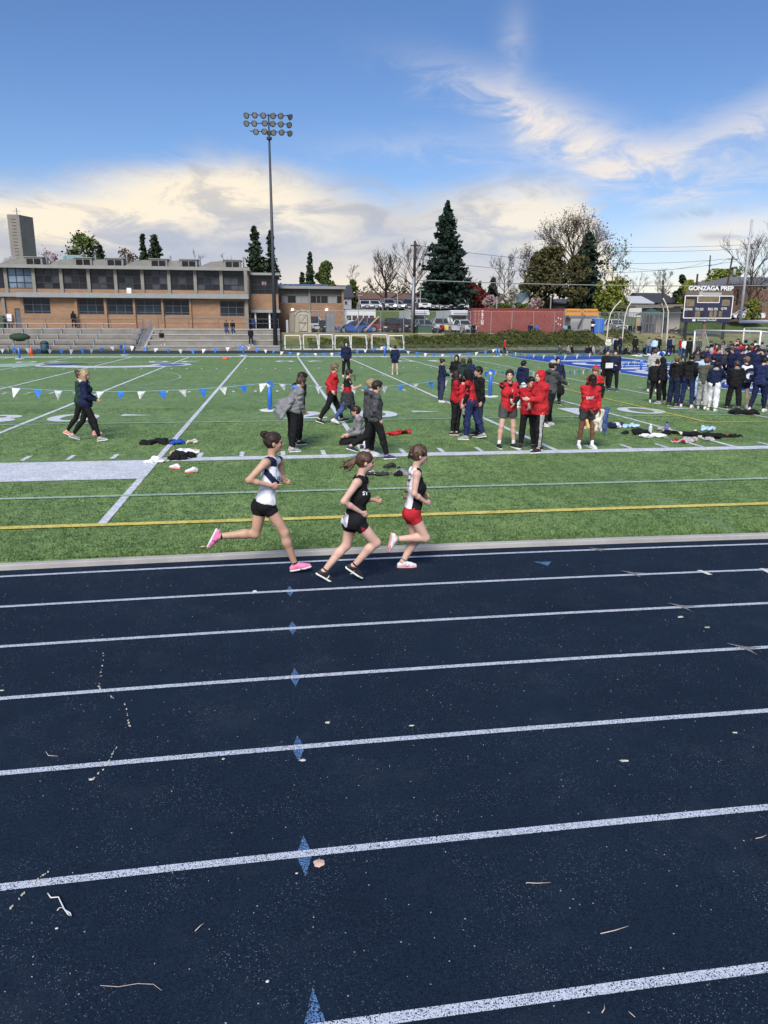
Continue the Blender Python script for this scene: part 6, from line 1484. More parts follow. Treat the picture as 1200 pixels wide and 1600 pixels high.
def skeleton(P, H, female=False):
 """P: pose; returns joints in a frame that faces +X, y to the left, feet on z = 0"""
 s = H / 1.75; sw = 0.155 if female else 0.178
 J = {}
 hipw = 0.092 if not female else 0.088
 J['hipc'] = V3(0, 0, 0.93)
 for sd, sg in (('L', 1), ('R', -1)):
  hip, knee, abd, foot = P.get('leg' + sd, (4, 6, 3, 0))
  h = V3(0, sg * hipw, 0.93); J['hip' + sd] = h
  a = R(hip); d = V3(math.sin(a), 0, -math.cos(a)); d = rotm('X', sg * abd) @ d
  k = h + d * 0.43; J['kn' + sd] = k
  a2 = R(hip - knee); d2 = V3(math.sin(a2), 0, -math.cos(a2)); d2 = rotm('X', sg * abd * 0.6) @ d2
  J['an' + sd] = k + d2 * 0.415
  to = R(foot); td = rotm('Z', sg * P.get('toe', 9)) @ V3(math.cos(to), 0, -math.sin(to))
  J['toe' + sd] = td
 tw = P.get('twist', 0.0)
 T = rotm('Y', P.get('lean', 2)) @ rotm('X', P.get('side', 0)) @ rotm('Z', tw)
 up = T @ V3(0, 0, 1); fw = T @ V3(1, 0, 0); lf = T @ V3(0, 1, 0)
 hc = J['hipc']
 J['up'], J['fw'], J['lf'] = up, fw, lf
 J['waist'] = hc + up * 0.14
 J['chest'] = hc + up * 0.33 + fw * 0.01
 J['neck'] = hc + up * 0.535 - fw * 0.01
 hp, hy = P.get('head', (0, 0))
 HR = rotm('Z', hy) @ rotm('Y', hp + P.get('lean', 2) * 0.3)
 J['HR'] = HR
 J['head'] = J['neck'] + up * 0.075 + HR @ V3(0.028, 0, 0.085)
 for sd, sg in (('L', 1), ('R', -1)):
  sh = hc + up * 0.485 + lf * sg * sw - fw * 0.008 + up * P.get('shrug', 0.0); J['sh' + sd] = sh
  tgt = P.get('arm' + sd, 'side')
  pole = P.get('pole' + sd, (-1.0, sg * 0.55, -0.35))
  if isinstance(tgt, str):
   tgt = {'side': (0.03, 0.25, 0.80 - 0.035), 'front': (0.16, 0.24, 0.86), 'back': (-0.17, 0.26, 0.84), 'pocket': (0.13, 0.20, 0.93),
                   'phone': (0.30, 0.05, 1.16), 'belly': (0.20, 0.02, 1.05), 'cross': (0.19, -0.10, 1.13), 'hip': (0.04, 0.19, 1.0), 'swingf': (0.26, 0.2, 0.92), 'swingb': (-0.26, 0.24, 0.88),
                   'out': (0.10, 0.42, 0.95), 'chin': (0.2, 0.05, 1.36)}[tgt]
  t = V3(tgt[0], tgt[1] * sg if tgt[1] >= 0 or True else 0, tgt[2])
  rel = t - V3(0, 0, 0.93)
  w = hc + T @ rel
  pl = T @ V3(*pole)
  e, w = ik(sh, w, 0.285, 0.25, pl)
  J['el' + sd], J['wr' + sd] = e, w
  J['hd' + sd] = unit(unit(w - e) + 0.15 * fw)
 keys = [k for k in J if k not in ('up', 'fw', 'lf', 'HR', 'toeL', 'toeR', 'hdL', 'hdR')]
 if 'sit' in P:
  dz = P['sit'] - 0.93
 else:
  def low(sd):
   a = J['an' + sd]; t = J['toe' + sd]; return min(a[2] - 0.085, a[2] + t[2] * 0.15 - 0.05)
  dz = -min(low('L'), low('R'))
 for k in keys: J[k] = (J[k] + V3(0, 0, dz)) * s
 J['s'] = s; J['female'] = female
 return J
def head_prims(v, J, t=0.0, detail=True):
 s = J['s']; H = J['HR']; c = J['head']
 P = lambda x, y, z: c + H @ V3(x, y, z) * s
 v.ell(P(-0.012, 0, 0.022), V3(0.098 + t, 0.077 + t, 0.092 + t) * s, H, 0.02)        # skull
 v.ell(P(0.022, 0, -0.040), V3(0.066 + t, 0.056 + t, 0.074 + t) * s, H, 0.035)       # face and jaw
 if detail:
  v.ell(P(0.072, 0, -0.088), V3(0.020, 0.022, 0.017) * s, H, 0.02)                 # chin
  v.cone(P(0.088, 0, 0.004), P(0.106, 0, -0.028), 0.008 * s, 0.0125 * s, 0.014)    # nose
  v.ell(P(0.083, 0, -0.060), V3(0.012, 0.021, 0.006) * s, H, 0.006)                # mouth
  v.ell(P(0.080, 0, 0.022), V3(0.012, 0.045, 0.009) * s, H, 0.015)                 # brow
  for sg in (-1, 1):
   v.ell(P(0.088, sg * 0.029, 0.000), V3(0.012, 0.015, 0.010) * s, H, 0.01, op='sub')
   v.ell(P(-0.008, sg * 0.078, -0.012), V3(0.018, 0.008, 0.029) * s, H, 0.006)
   v.ell(P(0.055, sg * 0.040, -0.030), V3(0.022, 0.014, 0.020) * s, H, 0.015)   # cheeks
def hand_prims(v, J, sd, curl=0.5, detail=True, point=False):
 s = J['s']; w = J['wr' + sd]; d = J['hd' + sd]; sg = 1 if sd == 'L' else -1
 lf = J['lf']
 side = unit(np.cross(d, np.cross(V3(J['pal' + sd]) if 'pal' + sd in J else lf, d)))      # palm normal
 across = unit(np.cross(side, d)) * 1.0
 f = 0.92 if J['female'] else 1.0
 pc = w + d * 0.045 * s * f
 Rm = np.stack([d, across, side], 1)
 v.ell(pc + d * 0.005 * s, V3(0.050, 0.040, 0.017) * s * f, Rm, 0.015)
 if not detail:
  v.cone(w + d * 0.07 * s, w + (d * 0.13 - side * sg * 0.025) * s, 0.024 * s, 0.015 * s, 0.02); return
 inn = -side * sg                                           # towards the body: the palm side
 for i, (o, L, r) in enumerate(((-0.028, 0.066, 0.0086), (-0.010, 0.076, 0.0090), (0.010, 0.072, 0.0086), (0.027, 0.058, 0.0078))):
  cu = curl
  if point and i == 0: cu = 0.1
  b = w + (d * 0.088 + across * o) * s * f
  a1, a2, a3 = cu * 1.1, cu * 2.4, cu * 3.1
  p1 = b + (d * math.cos(a1) + inn * math.sin(a1)) * L * 0.42 * s * f
  p2 = p1 + (d * math.cos(a2) + inn * math.sin(a2)) * L * 0.32 * s * f
  p3 = p2 + (d * math.cos(a3) + inn * math.sin(a3)) * L * 0.26 * s * f
  v.cone(b - d * 0.02 * s, p1, r * 1.1 * s, r * s, 0.004); v.cone(p1, p2, r * s, r * 0.92 * s, 0.003); v.cone(p2, p3, r * 0.92 * s, r * 0.8 * s, 0.003)
 tb = w + (d * 0.025 - across * 0.026) * s * f
 t1 = tb + unit(d * 0.8 - across * 0.55 + inn * 0.35) * 0.036 * s * f
 t2 = t1 + unit(d * 0.9 + across * 0.2 * curl + inn * (0.3 + curl * 0.6)) * 0.032 * s * f
 v.cone(tb, t1, 0.0125 * s, 0.0105 * s, 0.008); v.cone(t1, t2, 0.0105 * s, 0.0085 * s, 0.004)
def torso_prims(v, J, t=0.0, k=0.05):
 s = J['s']; up, fw, lf = J['up'], J['fw'], J['lf']; fem = J['female']
 hc, ch, nk, wa = J['hipc'], J['chest'], J['neck'], J['waist']
 hl, hr = J['hipL'], J['hipR']
 w = 0.88 if fem else 1.0
 hipw = 1.0
 v.cone(hl + up * 0.03 * s, hr + up * 0.03 * s, (0.088 * hipw + t) * s, (0.088 * hipw + t) * s, k)
 for sg in (1, -1):
  v.cone(hc + (up * 0.06 + lf * sg * 0.055) * s, wa + (lf * sg * (0.040 if fem else 0.055) + fw * 0.005) * s, (0.083 + t) * s, (0.078 * w + t) * s, k)
  v.cone(wa + lf * sg * (0.040 if fem else 0.055) * s, ch + lf * sg * 0.070 * w * s, (0.078 * w + t) * s, (0.094 * w + t) * s, k)
  v.cone(ch + lf * sg * 0.070 * w * s, nk + (lf * sg * 0.085 * w - up * 0.075) * s, (0.094 * w + t) * s, (0.058 + t) * s, k)
 if fem:
  for sg in (1, -1): v.ell(ch + (lf * sg * 0.052 + fw * 0.068 + up * 0.015) * s, V3(0.045 + t, 0.048 + t, 0.045 + t) * s, None, 0.03)
 v.cone(nk + (lf * 0.06 - up * 0.055) * s, J['shL'], (0.050 + t) * s, (0.050 + t) * s, 0.03)
 v.cone(nk + (-lf * 0.06 - up * 0.055) * s, J['shR'], (0.050 + t) * s, (0.050 + t) * s, 0.03)
def arm_prims(v, J, sd, t=0.0, a0=0.0, a1=1.0, k=0.025):
 """a0..a1: how much of upper arm + forearm; 0.53 is the elbow"""
 s = J['s']; f = 0.94 if J['female'] else 1.0
 sh, el, wr = J['sh' + sd], J['el' + sd], J['wr' + sd]
 if a0 < 0.5:
  e = el if a1 >= 0.53 else sh + (el - sh) * (a1 / 0.53)
  v.cone(sh, e, (0.052 * f + t) * s, (0.039 * f + t) * s if a1 >= 0.53 else (0.043 * f + t) * s, k, cuts=() if a1 >= 0.53 else ((e, unit(el - sh)),))
 if a1 > 0.53:
  e = wr if a1 >= 1 else el + (wr - el) * ((a1 - 0.53) / 0.47)
  m = el + (e - el) * 0.35
  v.cone(el, m, (0.037 * f + t) * s, (0.038 * f + t) * s, 0.02)
  v.cone(m, e, (0.038 * f + t) * s, (0.0235 * f + t) * s, 0.015, cuts=((e + unit(wr - el) * 0.004, unit(wr - el)),) if t > 0 else ())
def leg_prims(v, J, sd, t=0.0, to=1.0, k=0.03, flare=0.0):
 """to: 1 is the knee, 2 the ankle"""
 s = J['s']; f = 0.97 if J['female'] else 1.0
 hp, kn, an = J['hip' + sd], J['kn' + sd], J['an' + sd]
 th = unit(kn - hp); shn = unit(an - kn)
 e = hp + (kn - hp) * min(to, 1.0)
 re = 0.090 + (0.058 - 0.090) * min(to, 1.0)
 c = ((e, th),) if to < 1 else ()
 v.cone(hp, e, (0.090 * f + t) * s, (re * f + t + flare * min(to, 1)) * s, k, cuts=c)
 v.ell(hp + (-J['fw'] * 0.035 - J['up'] * 0.01) * s, V3(0.085 + t, 0.082 + t, 0.09 + t) * s, None, 0.04)
 if to > 1:
  q = min(to - 1, 1.0); back = unit(np.cross(shn, J['lf'])); back = back if back @ J['fw'] < 0 else -back
  if abs(back @ J['fw']) < .2 and shn @ J['fw'] < -0.5: back = V3(0, 0, 1)
  m = kn + (an - kn) * 0.30 + back * 0.012 * s; e = kn + (an - kn) * q
  v.cone(kn, m, (0.056 * f + t + flare) * s, (0.057 * f + t + flare) * s, 0.025)
  r1 = 0.056 + (0.036 - 0.056) * q
  v.cone(m, e, (0.057 * f + t + flare) * s, (r1 * f + t + flare * 1.3) * s, 0.03, cuts=((e, shn),) if t > 0 else ())
def foot_dirs(J, sd):
 t = unit(J['toe' + sd]); an = J['an' + sd]
 side = unit(np.cross(V3(0, 0, 1), t)) if abs(t[2]) < 0.95 else J['lf']
 up = unit(np.cross(t, side)); up = up if up @ (J['kn' + sd] - an) > -0.2 else up
 if up[2] < 0 and abs(t[2]) < 0.9: up = -up
 if abs(t[2]) >= 0.35:
  c = unit(J['kn' + sd] - an); up = unit(c - t * (c @ t))
 return t, side, up
def shoe(J, sd, cell, m_up, m_sole, parent, extra=None):
 s = J['s'] * (0.93 if J['female'] else 1.0); an = J['an' + sd]; t, side, up = foot_dirs(J, sd)
 heel = an - t * 0.045 * s - up * 0.047 * s; ball = an + t * 0.115 * s - up * 0.052 * s; tip = an + t * 0.178 * s - up * 0.056 * s
 v = Vol(cell)
 v.cone(an - up * 0.012 * s, heel, 0.040 * s, 0.033 * s, 0.02, cuts=((an + up * 0.012 * s, up),))
 v.cone(an + t * 0.02 * s - up * 0.02 * s, ball, 0.042 * s, 0.034 * s, 0.03)
 v.cone(heel, ball, 0.033 * s, 0.034 * s, 0.02); v.cone(ball, tip, 0.034 * s, 0.025 * s, 0.02)
 v.cut(an - up * 0.068 * s, -up)
 link('shoe_upper', v.mesh('shoe_upper', m_up), parent)
 v = Vol(cell)
 Rm = np.stack([t, side, up], 1)
 so = -up * 0.076 * s
 v.cone(an - t * 0.05 * s + so, an + t * 0.12 * s + so, 0.036 * s, 0.040 * s, 0.01); v.cone(an + t * 0.12 * s + so, an + t * 0.182 * s + so, 0.040 * s, 0.028 * s, 0.02)
 v.cut(an - up * 0.064 * s, up); v.cut(an - up * 0.089 * s, -up)
 link('sole', v.mesh('sole', m_sole), parent)
def wrinkle(seed, amp=0.006, f=22.0):
 r = np.random.RandomState(seed); K = r.normal(0, 1, (7, 3)) * f * V3(0.8, 0.8, 1.2); ph = r.uniform(0, 6.28, 7); D = r.normal(0, 1, (7, 3))
 D /= np.linalg.norm(D, axis=1)[:, None]
 def fn(V):
  o = np.zeros_like(V)
  for i in range(7):
   w = np.sin(V @ K[i] + ph[i] + 1.7 * np.sin(V @ K[(i + 3) % 7] * 0.45))
   o += (w * amp * 0.55)[:, None] * D[i]
  return o
 return fn
_cl = {}
def cloth(name, col, rough=0.85, var=0.16):
 k = 'fabric_' + name
 return mat(k, col, rough, var * 1.6, 9.0, 0.9, 13.0, spec=0.25)
def plainc(name, col, rough=0.6, var=0.08): return mat(name, col, rough, var, 14.0, 0.0, spec=0.35)
def skin_mat(name, col, red):
 if name in MATS: return MATS[name]
 m = mat(name, col, 0.55, 0.1, 5.0, 0.06, 300, spec=0.35, col2=red)
 b = m.node_tree.nodes['Principled BSDF']
 b.inputs['Subsurface Weight'].default_value = 0.08
 b.inputs['Subsurface Radius'].default_value = (0.02, 0.008, 0.004)
 return m
SK = {'a': skin_mat('skin_fair', (0.56, 0.34, 0.26), (0.70, 0.46, 0.37)), 'b': skin_mat('skin_tan', (0.46, 0.27, 0.185), (0.60, 0.38, 0.275)),
      'c': skin_mat('skin_brown', (0.12, 0.058, 0.034), (0.19, 0.095, 0.058))}
def hairm(name, c1, c2):
 if name in MATS: return MATS[name]
 m = bpy.data.materials.new(name); m.use_nodes = True; nt = m.node_tree; X.nt = nt
 b = nt.nodes['Principled BSDF']; b.inputs['Roughness'].default_value = 0.5; b.inputs['Specular IOR Level'].default_value = 0.3
 tc = nt.nodes.new('ShaderNodeTexCoord'); q = nt.nodes.new('ShaderNodeMapping'); q.inputs['Scale'].default_value = (25, 60, 18); nt.links.new(tc.outputs['Object'], q.inputs[0])
 n = nt.nodes.new('ShaderNodeTexNoise'); n.inputs['Scale'].default_value = 1.0; n.inputs['Detail'].default_value = 5; n.inputs['Distortion'].default_value = 0.8; nt.links.new(q.outputs[0], n.inputs[0])
 nt.links.new(mixc(sstep(X(n.outputs[0]), 0.35, 0.68), c1, c2), b.inputs['Base Color'])
 bp = nt.nodes.new('ShaderNodeBump'); bp.inputs['Strength'].default_value = 0.6; bp.inputs['Distance'].default_value = 0.006
 nt.links.new(n.outputs[0], bp.inputs['Height']); nt.links.new(bp.outputs[0], b.inputs['Normal'])
 MATS[name] = m
 return m
HR = {'black': hairm('hair_black', (0.006, 0.005, 0.005), (0.022, 0.016, 0.014)), 'dark': hairm('hair_dark_brown', (0.014, 0.009, 0.007), (0.045, 0.028, 0.020)),
      'brown': hairm('hair_brown', (0.040, 0.022, 0.013), (0.115, 0.068, 0.042)), 'light': hairm('hair_light_brown', (0.10, 0.060, 0.036), (0.25, 0.165, 0.105)),
      'blond': hairm('hair_blond', (0.22, 0.15, 0.085), (0.48, 0.36, 0.22)), 'mixed': hairm('hair_dark_highlights', (0.014, 0.009, 0.008), (0.15, 0.092, 0.052))}
def hair_mesh(J, style, m, cell, parent, rng):
 s = J['s']; H = J['HR']; c = J['head']; P = lambda x, y, z: c + H @ V3(x, y, z) * s
 N = lambda x, y, z: H @ unit((x, y, z))
 v = Vol(cell)
 g = 0.013 if style in ('slick', 'bun', 'ponytail') else 0.020
 v.ell(P(-0.016, 0, 0.026), V3(0.100 + g, 0.079 + g, 0.094 + g) * s, H, 0.01)
 if style in ('short', 'curly', 'messy'):
  v.ell(P(0.02, 0, 0.088), V3(0.085, 0.070, 0.045) * s, H, 0.02)
 face = lambda: (v.ell(P(0.086, 0, -0.030), V3(0.070, 0.082, 0.086) * s, H, 0.012, op='sub'), v.cone(P(0.052, -0.12, -0.055), P(0.052, 0.12, -0.055), 0.056 * s, 0.056 * s, 0.01, op='sub'))
 face()
 v.ell(P(-0.008, 0.088, -0.014), V3(0.022, 0.024, 0.032) * s, H, 0.006, op='sub'); v.ell(P(-0.008, -0.088, -0.014), V3(0.022, 0.024, 0.032) * s, H, 0.006, op='sub')
 v.cut(P(-0.05, 0, -0.088), N(0.30, 0, -1.0))
 if style == 'curly':
  for i in range(46):
   a = rng.uniform(0, 6.28); z = rng.uniform(0.15, 1.0); q = math.sqrt(max(0, 1 - z * z))
   x = -0.016 + 0.112 * q * math.cos(a)
   if x > 0.06 and z < 0.62: continue
   v.ell(P(x, 0.092 * q * math.sin(a), 0.03 + 0.108 * z), V3(0.024, 0.024, 0.020) * s * rng.uniform(0.8, 1.3), H, 0.008)
 if style == 'messy':
  for i in range(16):
   a = rng.uniform(0, 6.28); q = rng.uniform(0.2, 0.8)
   v.cone(P(-0.01 + 0.09 * q * math.cos(a), 0.075 * q * math.sin(a), 0.10), P(0.005 + 0.125 * q * math.cos(a), 0.1 * q * math.sin(a), 0.142 - q * 0.02), 0.022 * s, 0.008 * s, 0.01)
 if style == 'bun':
  b = P(-0.112, 0, 0.105)
  for i in range(9):
   v.ell(b + H @ V3(rng.uniform(-.02, .02), rng.uniform(-.022, .022), rng.uniform(-.018, .02)) * s, V3(0.034, 0.032, 0.026) * s, H, 0.012)
  v.cone(P(-0.07, 0, 0.075), b, 0.035 * s, 0.028 * s, 0.02)
  for i in range(6):
   v.cone(b, b + H @ V3(rng.uniform(-.05, -.02), rng.uniform(-.05, .05), rng.uniform(-.06, .04)) * s, 0.016 * s, 0.005 * s, 0.006)
 if style == 'clip':
  b = P(-0.085, 0, 0.03)
  for i in range(14):
   v.ell(b + H @ V3(rng.uniform(-.045, .03), rng.uniform(-.045, .045), rng.uniform(-.055, .07)) * s, V3(0.036, 0.030, 0.026) * s, H, 0.012)
  for i in range(9):
   a = b + H @ V3(rng.uniform(-.04, 0), rng.uniform(-.05, .05), rng.uniform(-.05, .06)) * s
   v.cone(a, a + H @ V3(rng.uniform(-.055, -.02), rng.uniform(-.04, .04), rng.uniform(-.06, .05)) * s, 0.014 * s, 0.004 * s, 0.006)
 if style in ('ponytail', 'tail_back'):
  b = P(-0.115, 0, 0.035)
  v.cone(P(-0.08, 0, 0.04), b, 0.038 * s, 0.022 * s, 0.02)
  for i in range(10):
   q = [b]; d = H @ V3(-0.55 + rng.uniform(-.45, .12), rng.uniform(-.28, .28), -1.0 + rng.uniform(-.1, .5)); L = rng.uniform(0.16, 0.25)
   for j in range(4):
    q.append(q[-1] + unit(d) * L / 4 * s); d = d + V3(rng.uniform(-.5, .15), rng.uniform(-.3, .3), rng.uniform(-.25, .25))
   rr = [0.024, 0.025, 0.020, 0.013, 0.005]
   for j in range(4): v.cone(q[j], q[j + 1], rr[j] * s, rr[j + 1] * s, 0.008)
 if style in ('long', 'longf'):
  for i in range(18):
   a = R(rng.uniform(70, 290)); q0 = P(-0.01 + 0.085 * math.cos(a), 0.082 * math.sin(a), -0.02)
   L = rng.uniform(0.20, 0.34); d = V3(rng.uniform(-.12, .05), 0.15 * math.sin(a), -1)
   q1 = q0 + unit(d) * L * 0.5 * s; q2 = q1 + unit(d + V3(rng.uniform(-.2, .2), rng.uniform(-.15, .15), 0)) * L * 0.5 * s
   v.cone(P(-0.01 + 0.07 * math.cos(a), 0.06 * math.sin(a), 0.05), q0, 0.026 * s, 0.026 * s, 0.015)
   v.cone(q0, q1, 0.026 * s, 0.020 * s, 0.012); v.cone(q1, q2, 0.020 * s, 0.007 * s, 0.01)
 link('hair', v.mesh('hair', m, noise=wrinkle(rng.randint(1, 999), 0.003, 60)), parent)
_seed = [100]
def person(loc, H, face, pose, fit, label, cell=0.02, group=None, female=False, skin='a', hair=('short', 'dark'), sdf_extra=None, J=None, rz=None, hand_curl=0.35):
 _seed[0] += 1; rng = random.Random(_seed[0])
 root = empty('person', loc, R(face) if rz is None else rz, label, 'person', group)
 J = J or skeleton(pose, H, female)
 s = J['s']; up, fw, lf = J['up'], J['fw'], J['lf']
 det = cell <= 0.016
 # ---- body, one continuous surface
 v = Vol(cell if cell > 0.013 else cell)
 torso_prims(v, J)
 v.cone(J['neck'] - up * 0.03 * s, J['head'] + J['HR'] @ V3(-0.02, 0, -0.03) * s, (0.056 if not female else 0.051) * s, (0.054 if not female else 0.048) * s, 0.03)
 for sd in 'LR':
  arm_prims(v, J, sd); leg_prims(v, J, sd, 0.0, 2.0)
  hand_prims(v, J, sd, fit.get('curl' + sd, hand_curl), det, fit.get('point') == sd)
  t, side, upf = foot_dirs(J, sd); an = J['an' + sd]
  v.cone(an, an + (t * 0.10 - upf * 0.050) * s, 0.033 * s, 0.024 * s, 0.02); v.cone(an, an + (-t * 0.04 - upf * 0.045) * s, 0.033 * s, 0.028 * s, 0.02)
 head_prims(v, J, 0.0, cell <= 0.024)
 link('body', v.mesh('body', SK[skin]), root)
 # ---- eyes
 if det:
  for sg in (-1, 1):
   mb = MB(); c = J['head'] + J['HR'] @ V3(0.0815, sg * 0.030, 0.001) * s
   mb.ell(c, (0.0085 * s, 0.0125 * s, 0.0065 * s), 8, 6)
   mb.build('eye', MATS['eye_dark'], root, True)
   mb = MB(); c = J['head'] + J['HR'] @ V3(0.089, sg * 0.030, 0.020) * s; a = J['HR'] @ V3(0.0, 0.018, 0) * s
   mb.tube([c - a, c + a * 0.2 + V3(0, 0, 0.003), c + a], 0.0028 * s, 5); mb.build('eyebrow', HR[hair[1]], root)
  mb = MB(); c = J['head'] + J['HR'] @ V3(0.0925, 0, -0.061) * s; mb.ell(c, (0.004 * s, 0.019 * s, 0.0045 * s), 8, 6); mb.build('mouth', MATS['lips'], root, True)
 # ---- lower clothing
 b = fit.get('bottom')
 if b:
  kind, bm = b[0], b[1]; v = Vol(max(cell, 0.009))
  t = {'pants': 0.018, 'wide': 0.030, 'tight': 0.006, 'shorts': 0.022, 'short_tight': 0.005, 'joggers': 0.022}[kind]
  to = {'shorts': 0.55, 'short_tight': fit.get('short_to', 0.26)}.get(kind, 1.93)
  hc = J['hipc']
  v.cone(J['hipL'] + up * 0.04 * s, J['hipR'] + up * 0.04 * s, (0.089 + t) * s, (0.089 + t) * s, 0.05)
  for sg in (1, -1): v.cone(hc + (up * 0.06 + lf * sg * 0.055) * s, J['waist'] + (lf * sg * 0.045 - up * 0.03) * s, (0.083 + t) * s, (0.072 + t) * s, 0.04)
  for sd in 'LR': leg_prims(v, J, sd, t, to, 0.03, 0.012 if kind == 'wide' else (0.02 if kind == 'shorts' else 0.0))
  v.cut(hc + up * (0.155 if kind == 'short_tight' else 0.115) * s, up)
  cf = fit.get('bottom_fn')
  ms = [bm] + list(fit.get('bottom_extra', []))
  link({'shorts': 'shorts', 'short_tight': 'shorts'}.get(kind, 'trousers'), v.mesh('lower_clothing', ms, (lambda C: cf(C, J)) if cf else None, wrinkle(rng.randint(1, 9999), 0.006 if t > 0.01 else 0.001, 24)), root)
 # ---- upper clothing
 a = fit.get('top')
 if a:
  kind, tm = a[0], a[1]; v = Vol(max(cell, 0.009))
  t = {'jacket': 0.030, 'hoodie': 0.028, 'tee': 0.014, 'coat': 0.036, 'singlet': 0.013, 'loose': 0.042}[kind]
  hem = fit.get('hem', {'jacket': 0.06, 'hoodie': 0.04, 'tee': 0.03, 'coat': 0.42, 'singlet': -0.04, 'loose': 0.12}[kind])
  torso_prims(v, J, t, 0.06)
  hc = J['hipc']
  if hem > -0.02:
   for sg in (1, -1):
    mid = (J['knL'] if sg > 0 else J['knR']) * 0.5 + hc * 0.5
    e = hc + (mid - hc) * min(1.0, hem / 0.22) if hem > 0.1 else hc - up * max(hem, 0) * s
    if hem > 0.1: e = hc + (unit((J['knL'] + J['knR']) / 2 - hc) * hem + lf * sg * 0.06) * s
    else: e = e + lf * sg * 0.05 * s
    v.cone(J['waist'] + lf * sg * 0.05 * s, e, (0.095 + t) * s, (0.108 + t) * s, 0.05)
  sl = fit.get('sleeve', {'singlet': 0, 'tee': 0.30}.get(kind, 0.97))
  if sl > 0:
   for sd in 'LR': arm_prims(v, J, sd, t * 0.75, 0.0, sl, 0.03)
   if kind in ('jacket', 'hoodie', 'coat', 'loose') and sl > .9:
    for sd in 'LR': v.ell(J['el' + sd], V3(0.058, 0.056, 0.062) * s, None, 0.03)
  hd = fit.get('hood'); H = J['HR']; c = J['head']; P = lambda x, y, z: c + H @ V3(x, y, z) * s
  if hd == 'up':
   v.ell(P(-0.022, 0, 0.018), V3(0.122, 0.100, 0.124) * s, H, 0.03)
   v.cone(P(-0.03, 0, -0.06), J['neck'] - up * 0.03 * s, 0.085 * s, 0.095 * s, 0.04)
   v.ell(P(0.125, 0, -0.012), V3(0.085, 0.068, 0.100) * s, H, 0.015, op='sub')
  elif hd == 'down':
   nb = J['neck']
   v.ell(nb + (-fw * 0.085 + up * 0.005) * s, V3(0.065, 0.115, 0.06) * s, None, 0.03)
   for sg in (1, -1): v.cone(nb + (lf * sg * 0.07 - fw * 0.04 + up * 0.01) * s, nb + (fw * 0.055 + lf * sg * 0.03 - up * 0.045) * s, 0.034 * s, 0.026 * s, 0.03)
   v.cone(nb - up * 0.02 * s, nb + up * 0.12 * s + fw * 0.02 * s, 0.052 * s, 0.055 * s, 0.005, op='sub')
  elif kind in ('jacket', 'coat', 'loose', 'hoodie'):
   v.cone(J['neck'] - up * 0.04 * s, J['neck'] + (up * 0.035 + fw * 0.01) * s, 0.075 * s, 0.064 * s, 0.02, cuts=((J['neck'] + up * 0.04 * s, up),))
  if kind == 'singlet':
   for sd in 'LR': v.ell(J['hip' + sd] + (-J['fw'] * 0.035 - J['up'] * 0.01) * s, V3(0.088 + t, 0.085 + t, 0.093 + t) * s, None, 0.04)
   for sd, sg in (('L', 1), ('R', -1)):
    v.ell(J['sh' + sd] + (lf * sg * 0.018 - up * 0.012) * s, V3(0.075, 0.062, 0.098) * s, None, 0.01, op='sub')
    v.cone(J['sh' + sd], J['el' + sd], 0.060 * s, 0.05 * s, 0.008, op='sub')
   nk = J['neck']
   v.ell(nk + (fw * 0.060 - up * 0.04) * s, V3(0.07, 0.058, 0.080) * s, None, 0.01, op='sub')
   v.ell(nk - fw * 0.08 * s, V3(0.05, 0.055, 0.05) * s, None, 0.01, op='sub')
   v.cut(nk + up * 0.005 * s, up)
  v.cut(hc - up * hem * s, -up) if hem < 0.3 else v.cut(hc + V3(0, 0, -hem * s), (0, 0, -1))
  if fit.get('top_sub'): fit['top_sub'](v, J)
  cf = fit.get('top_fn'); ms = [tm] + list(fit.get('top_extra', []))
  amp = {'singlet': 0.0036, 'tee': 0.008}.get(kind, 0.011)
  nm = {'tee': 'shirt', 'singlet': 'singlet', 'coat': 'coat', 'hoodie': 'hoodie', 'loose': 'jacket', 'jacket': 'jacket'}[kind]
  link(nm, v.mesh('upper_clothing', ms, (lambda C: cf(C, J)) if cf else None, wrinkle(rng.randint(1, 9999), amp, 26 if kind != 'singlet' else 40)), root)
  if fit.get('under'):      # inner sleeves of another colour, from under a short outer sleeve
   v = Vol(max(cell, 0.012))
   for sd in 'LR': arm_prims(v, J, sd, 0.014, 0.0, 0.97)
   link('undershirt', v.mesh('undershirt', fit['under']), root)
  if hd == 'inner':        # hood or collar of an inner layer
   v = Vol(max(cell, 0.012)); nb = J['neck']
   v.ell(nb + (-fw * 0.075 + up * 0.01) * s, V3(0.06, 0.105, 0.055) * s, None, 0.03)
   for sg in (1, -1): v.cone(nb + (lf * sg * 0.066 - fw * 0.03 + up * 0.015) * s, nb + (fw * 0.075 + lf * sg * 0.02 - up * 0.05) * s, 0.034 * s, 0.022 * s, 0.03)
   link('hood', v.mesh('hood', fit['hoodm']), root)
  if hd == 'innerup':
   v = Vol(max(cell, 0.012))
   v.ell(P(-0.025, 0, 0.02), V3(0.126, 0.106, 0.128) * s, H, 0.03)
   v.cone(P(-0.03, 0, -0.06), J['neck'] - up * 0.0 * s, 0.095 * s, 0.085 * s, 0.04)
   v.ell(P(0.125, 0, -0.012), V3(0.085, 0.066, 0.098) * s, H, 0.015, op='sub')
   link('hood', v.mesh('hood', fit['hoodm']), root)
 # ---- headwear, hair
 cap = fit.get('cap'); H = J['HR']; c = J['head']; P = lambda x, y, z: c + H @ V3(x, y, z) * s
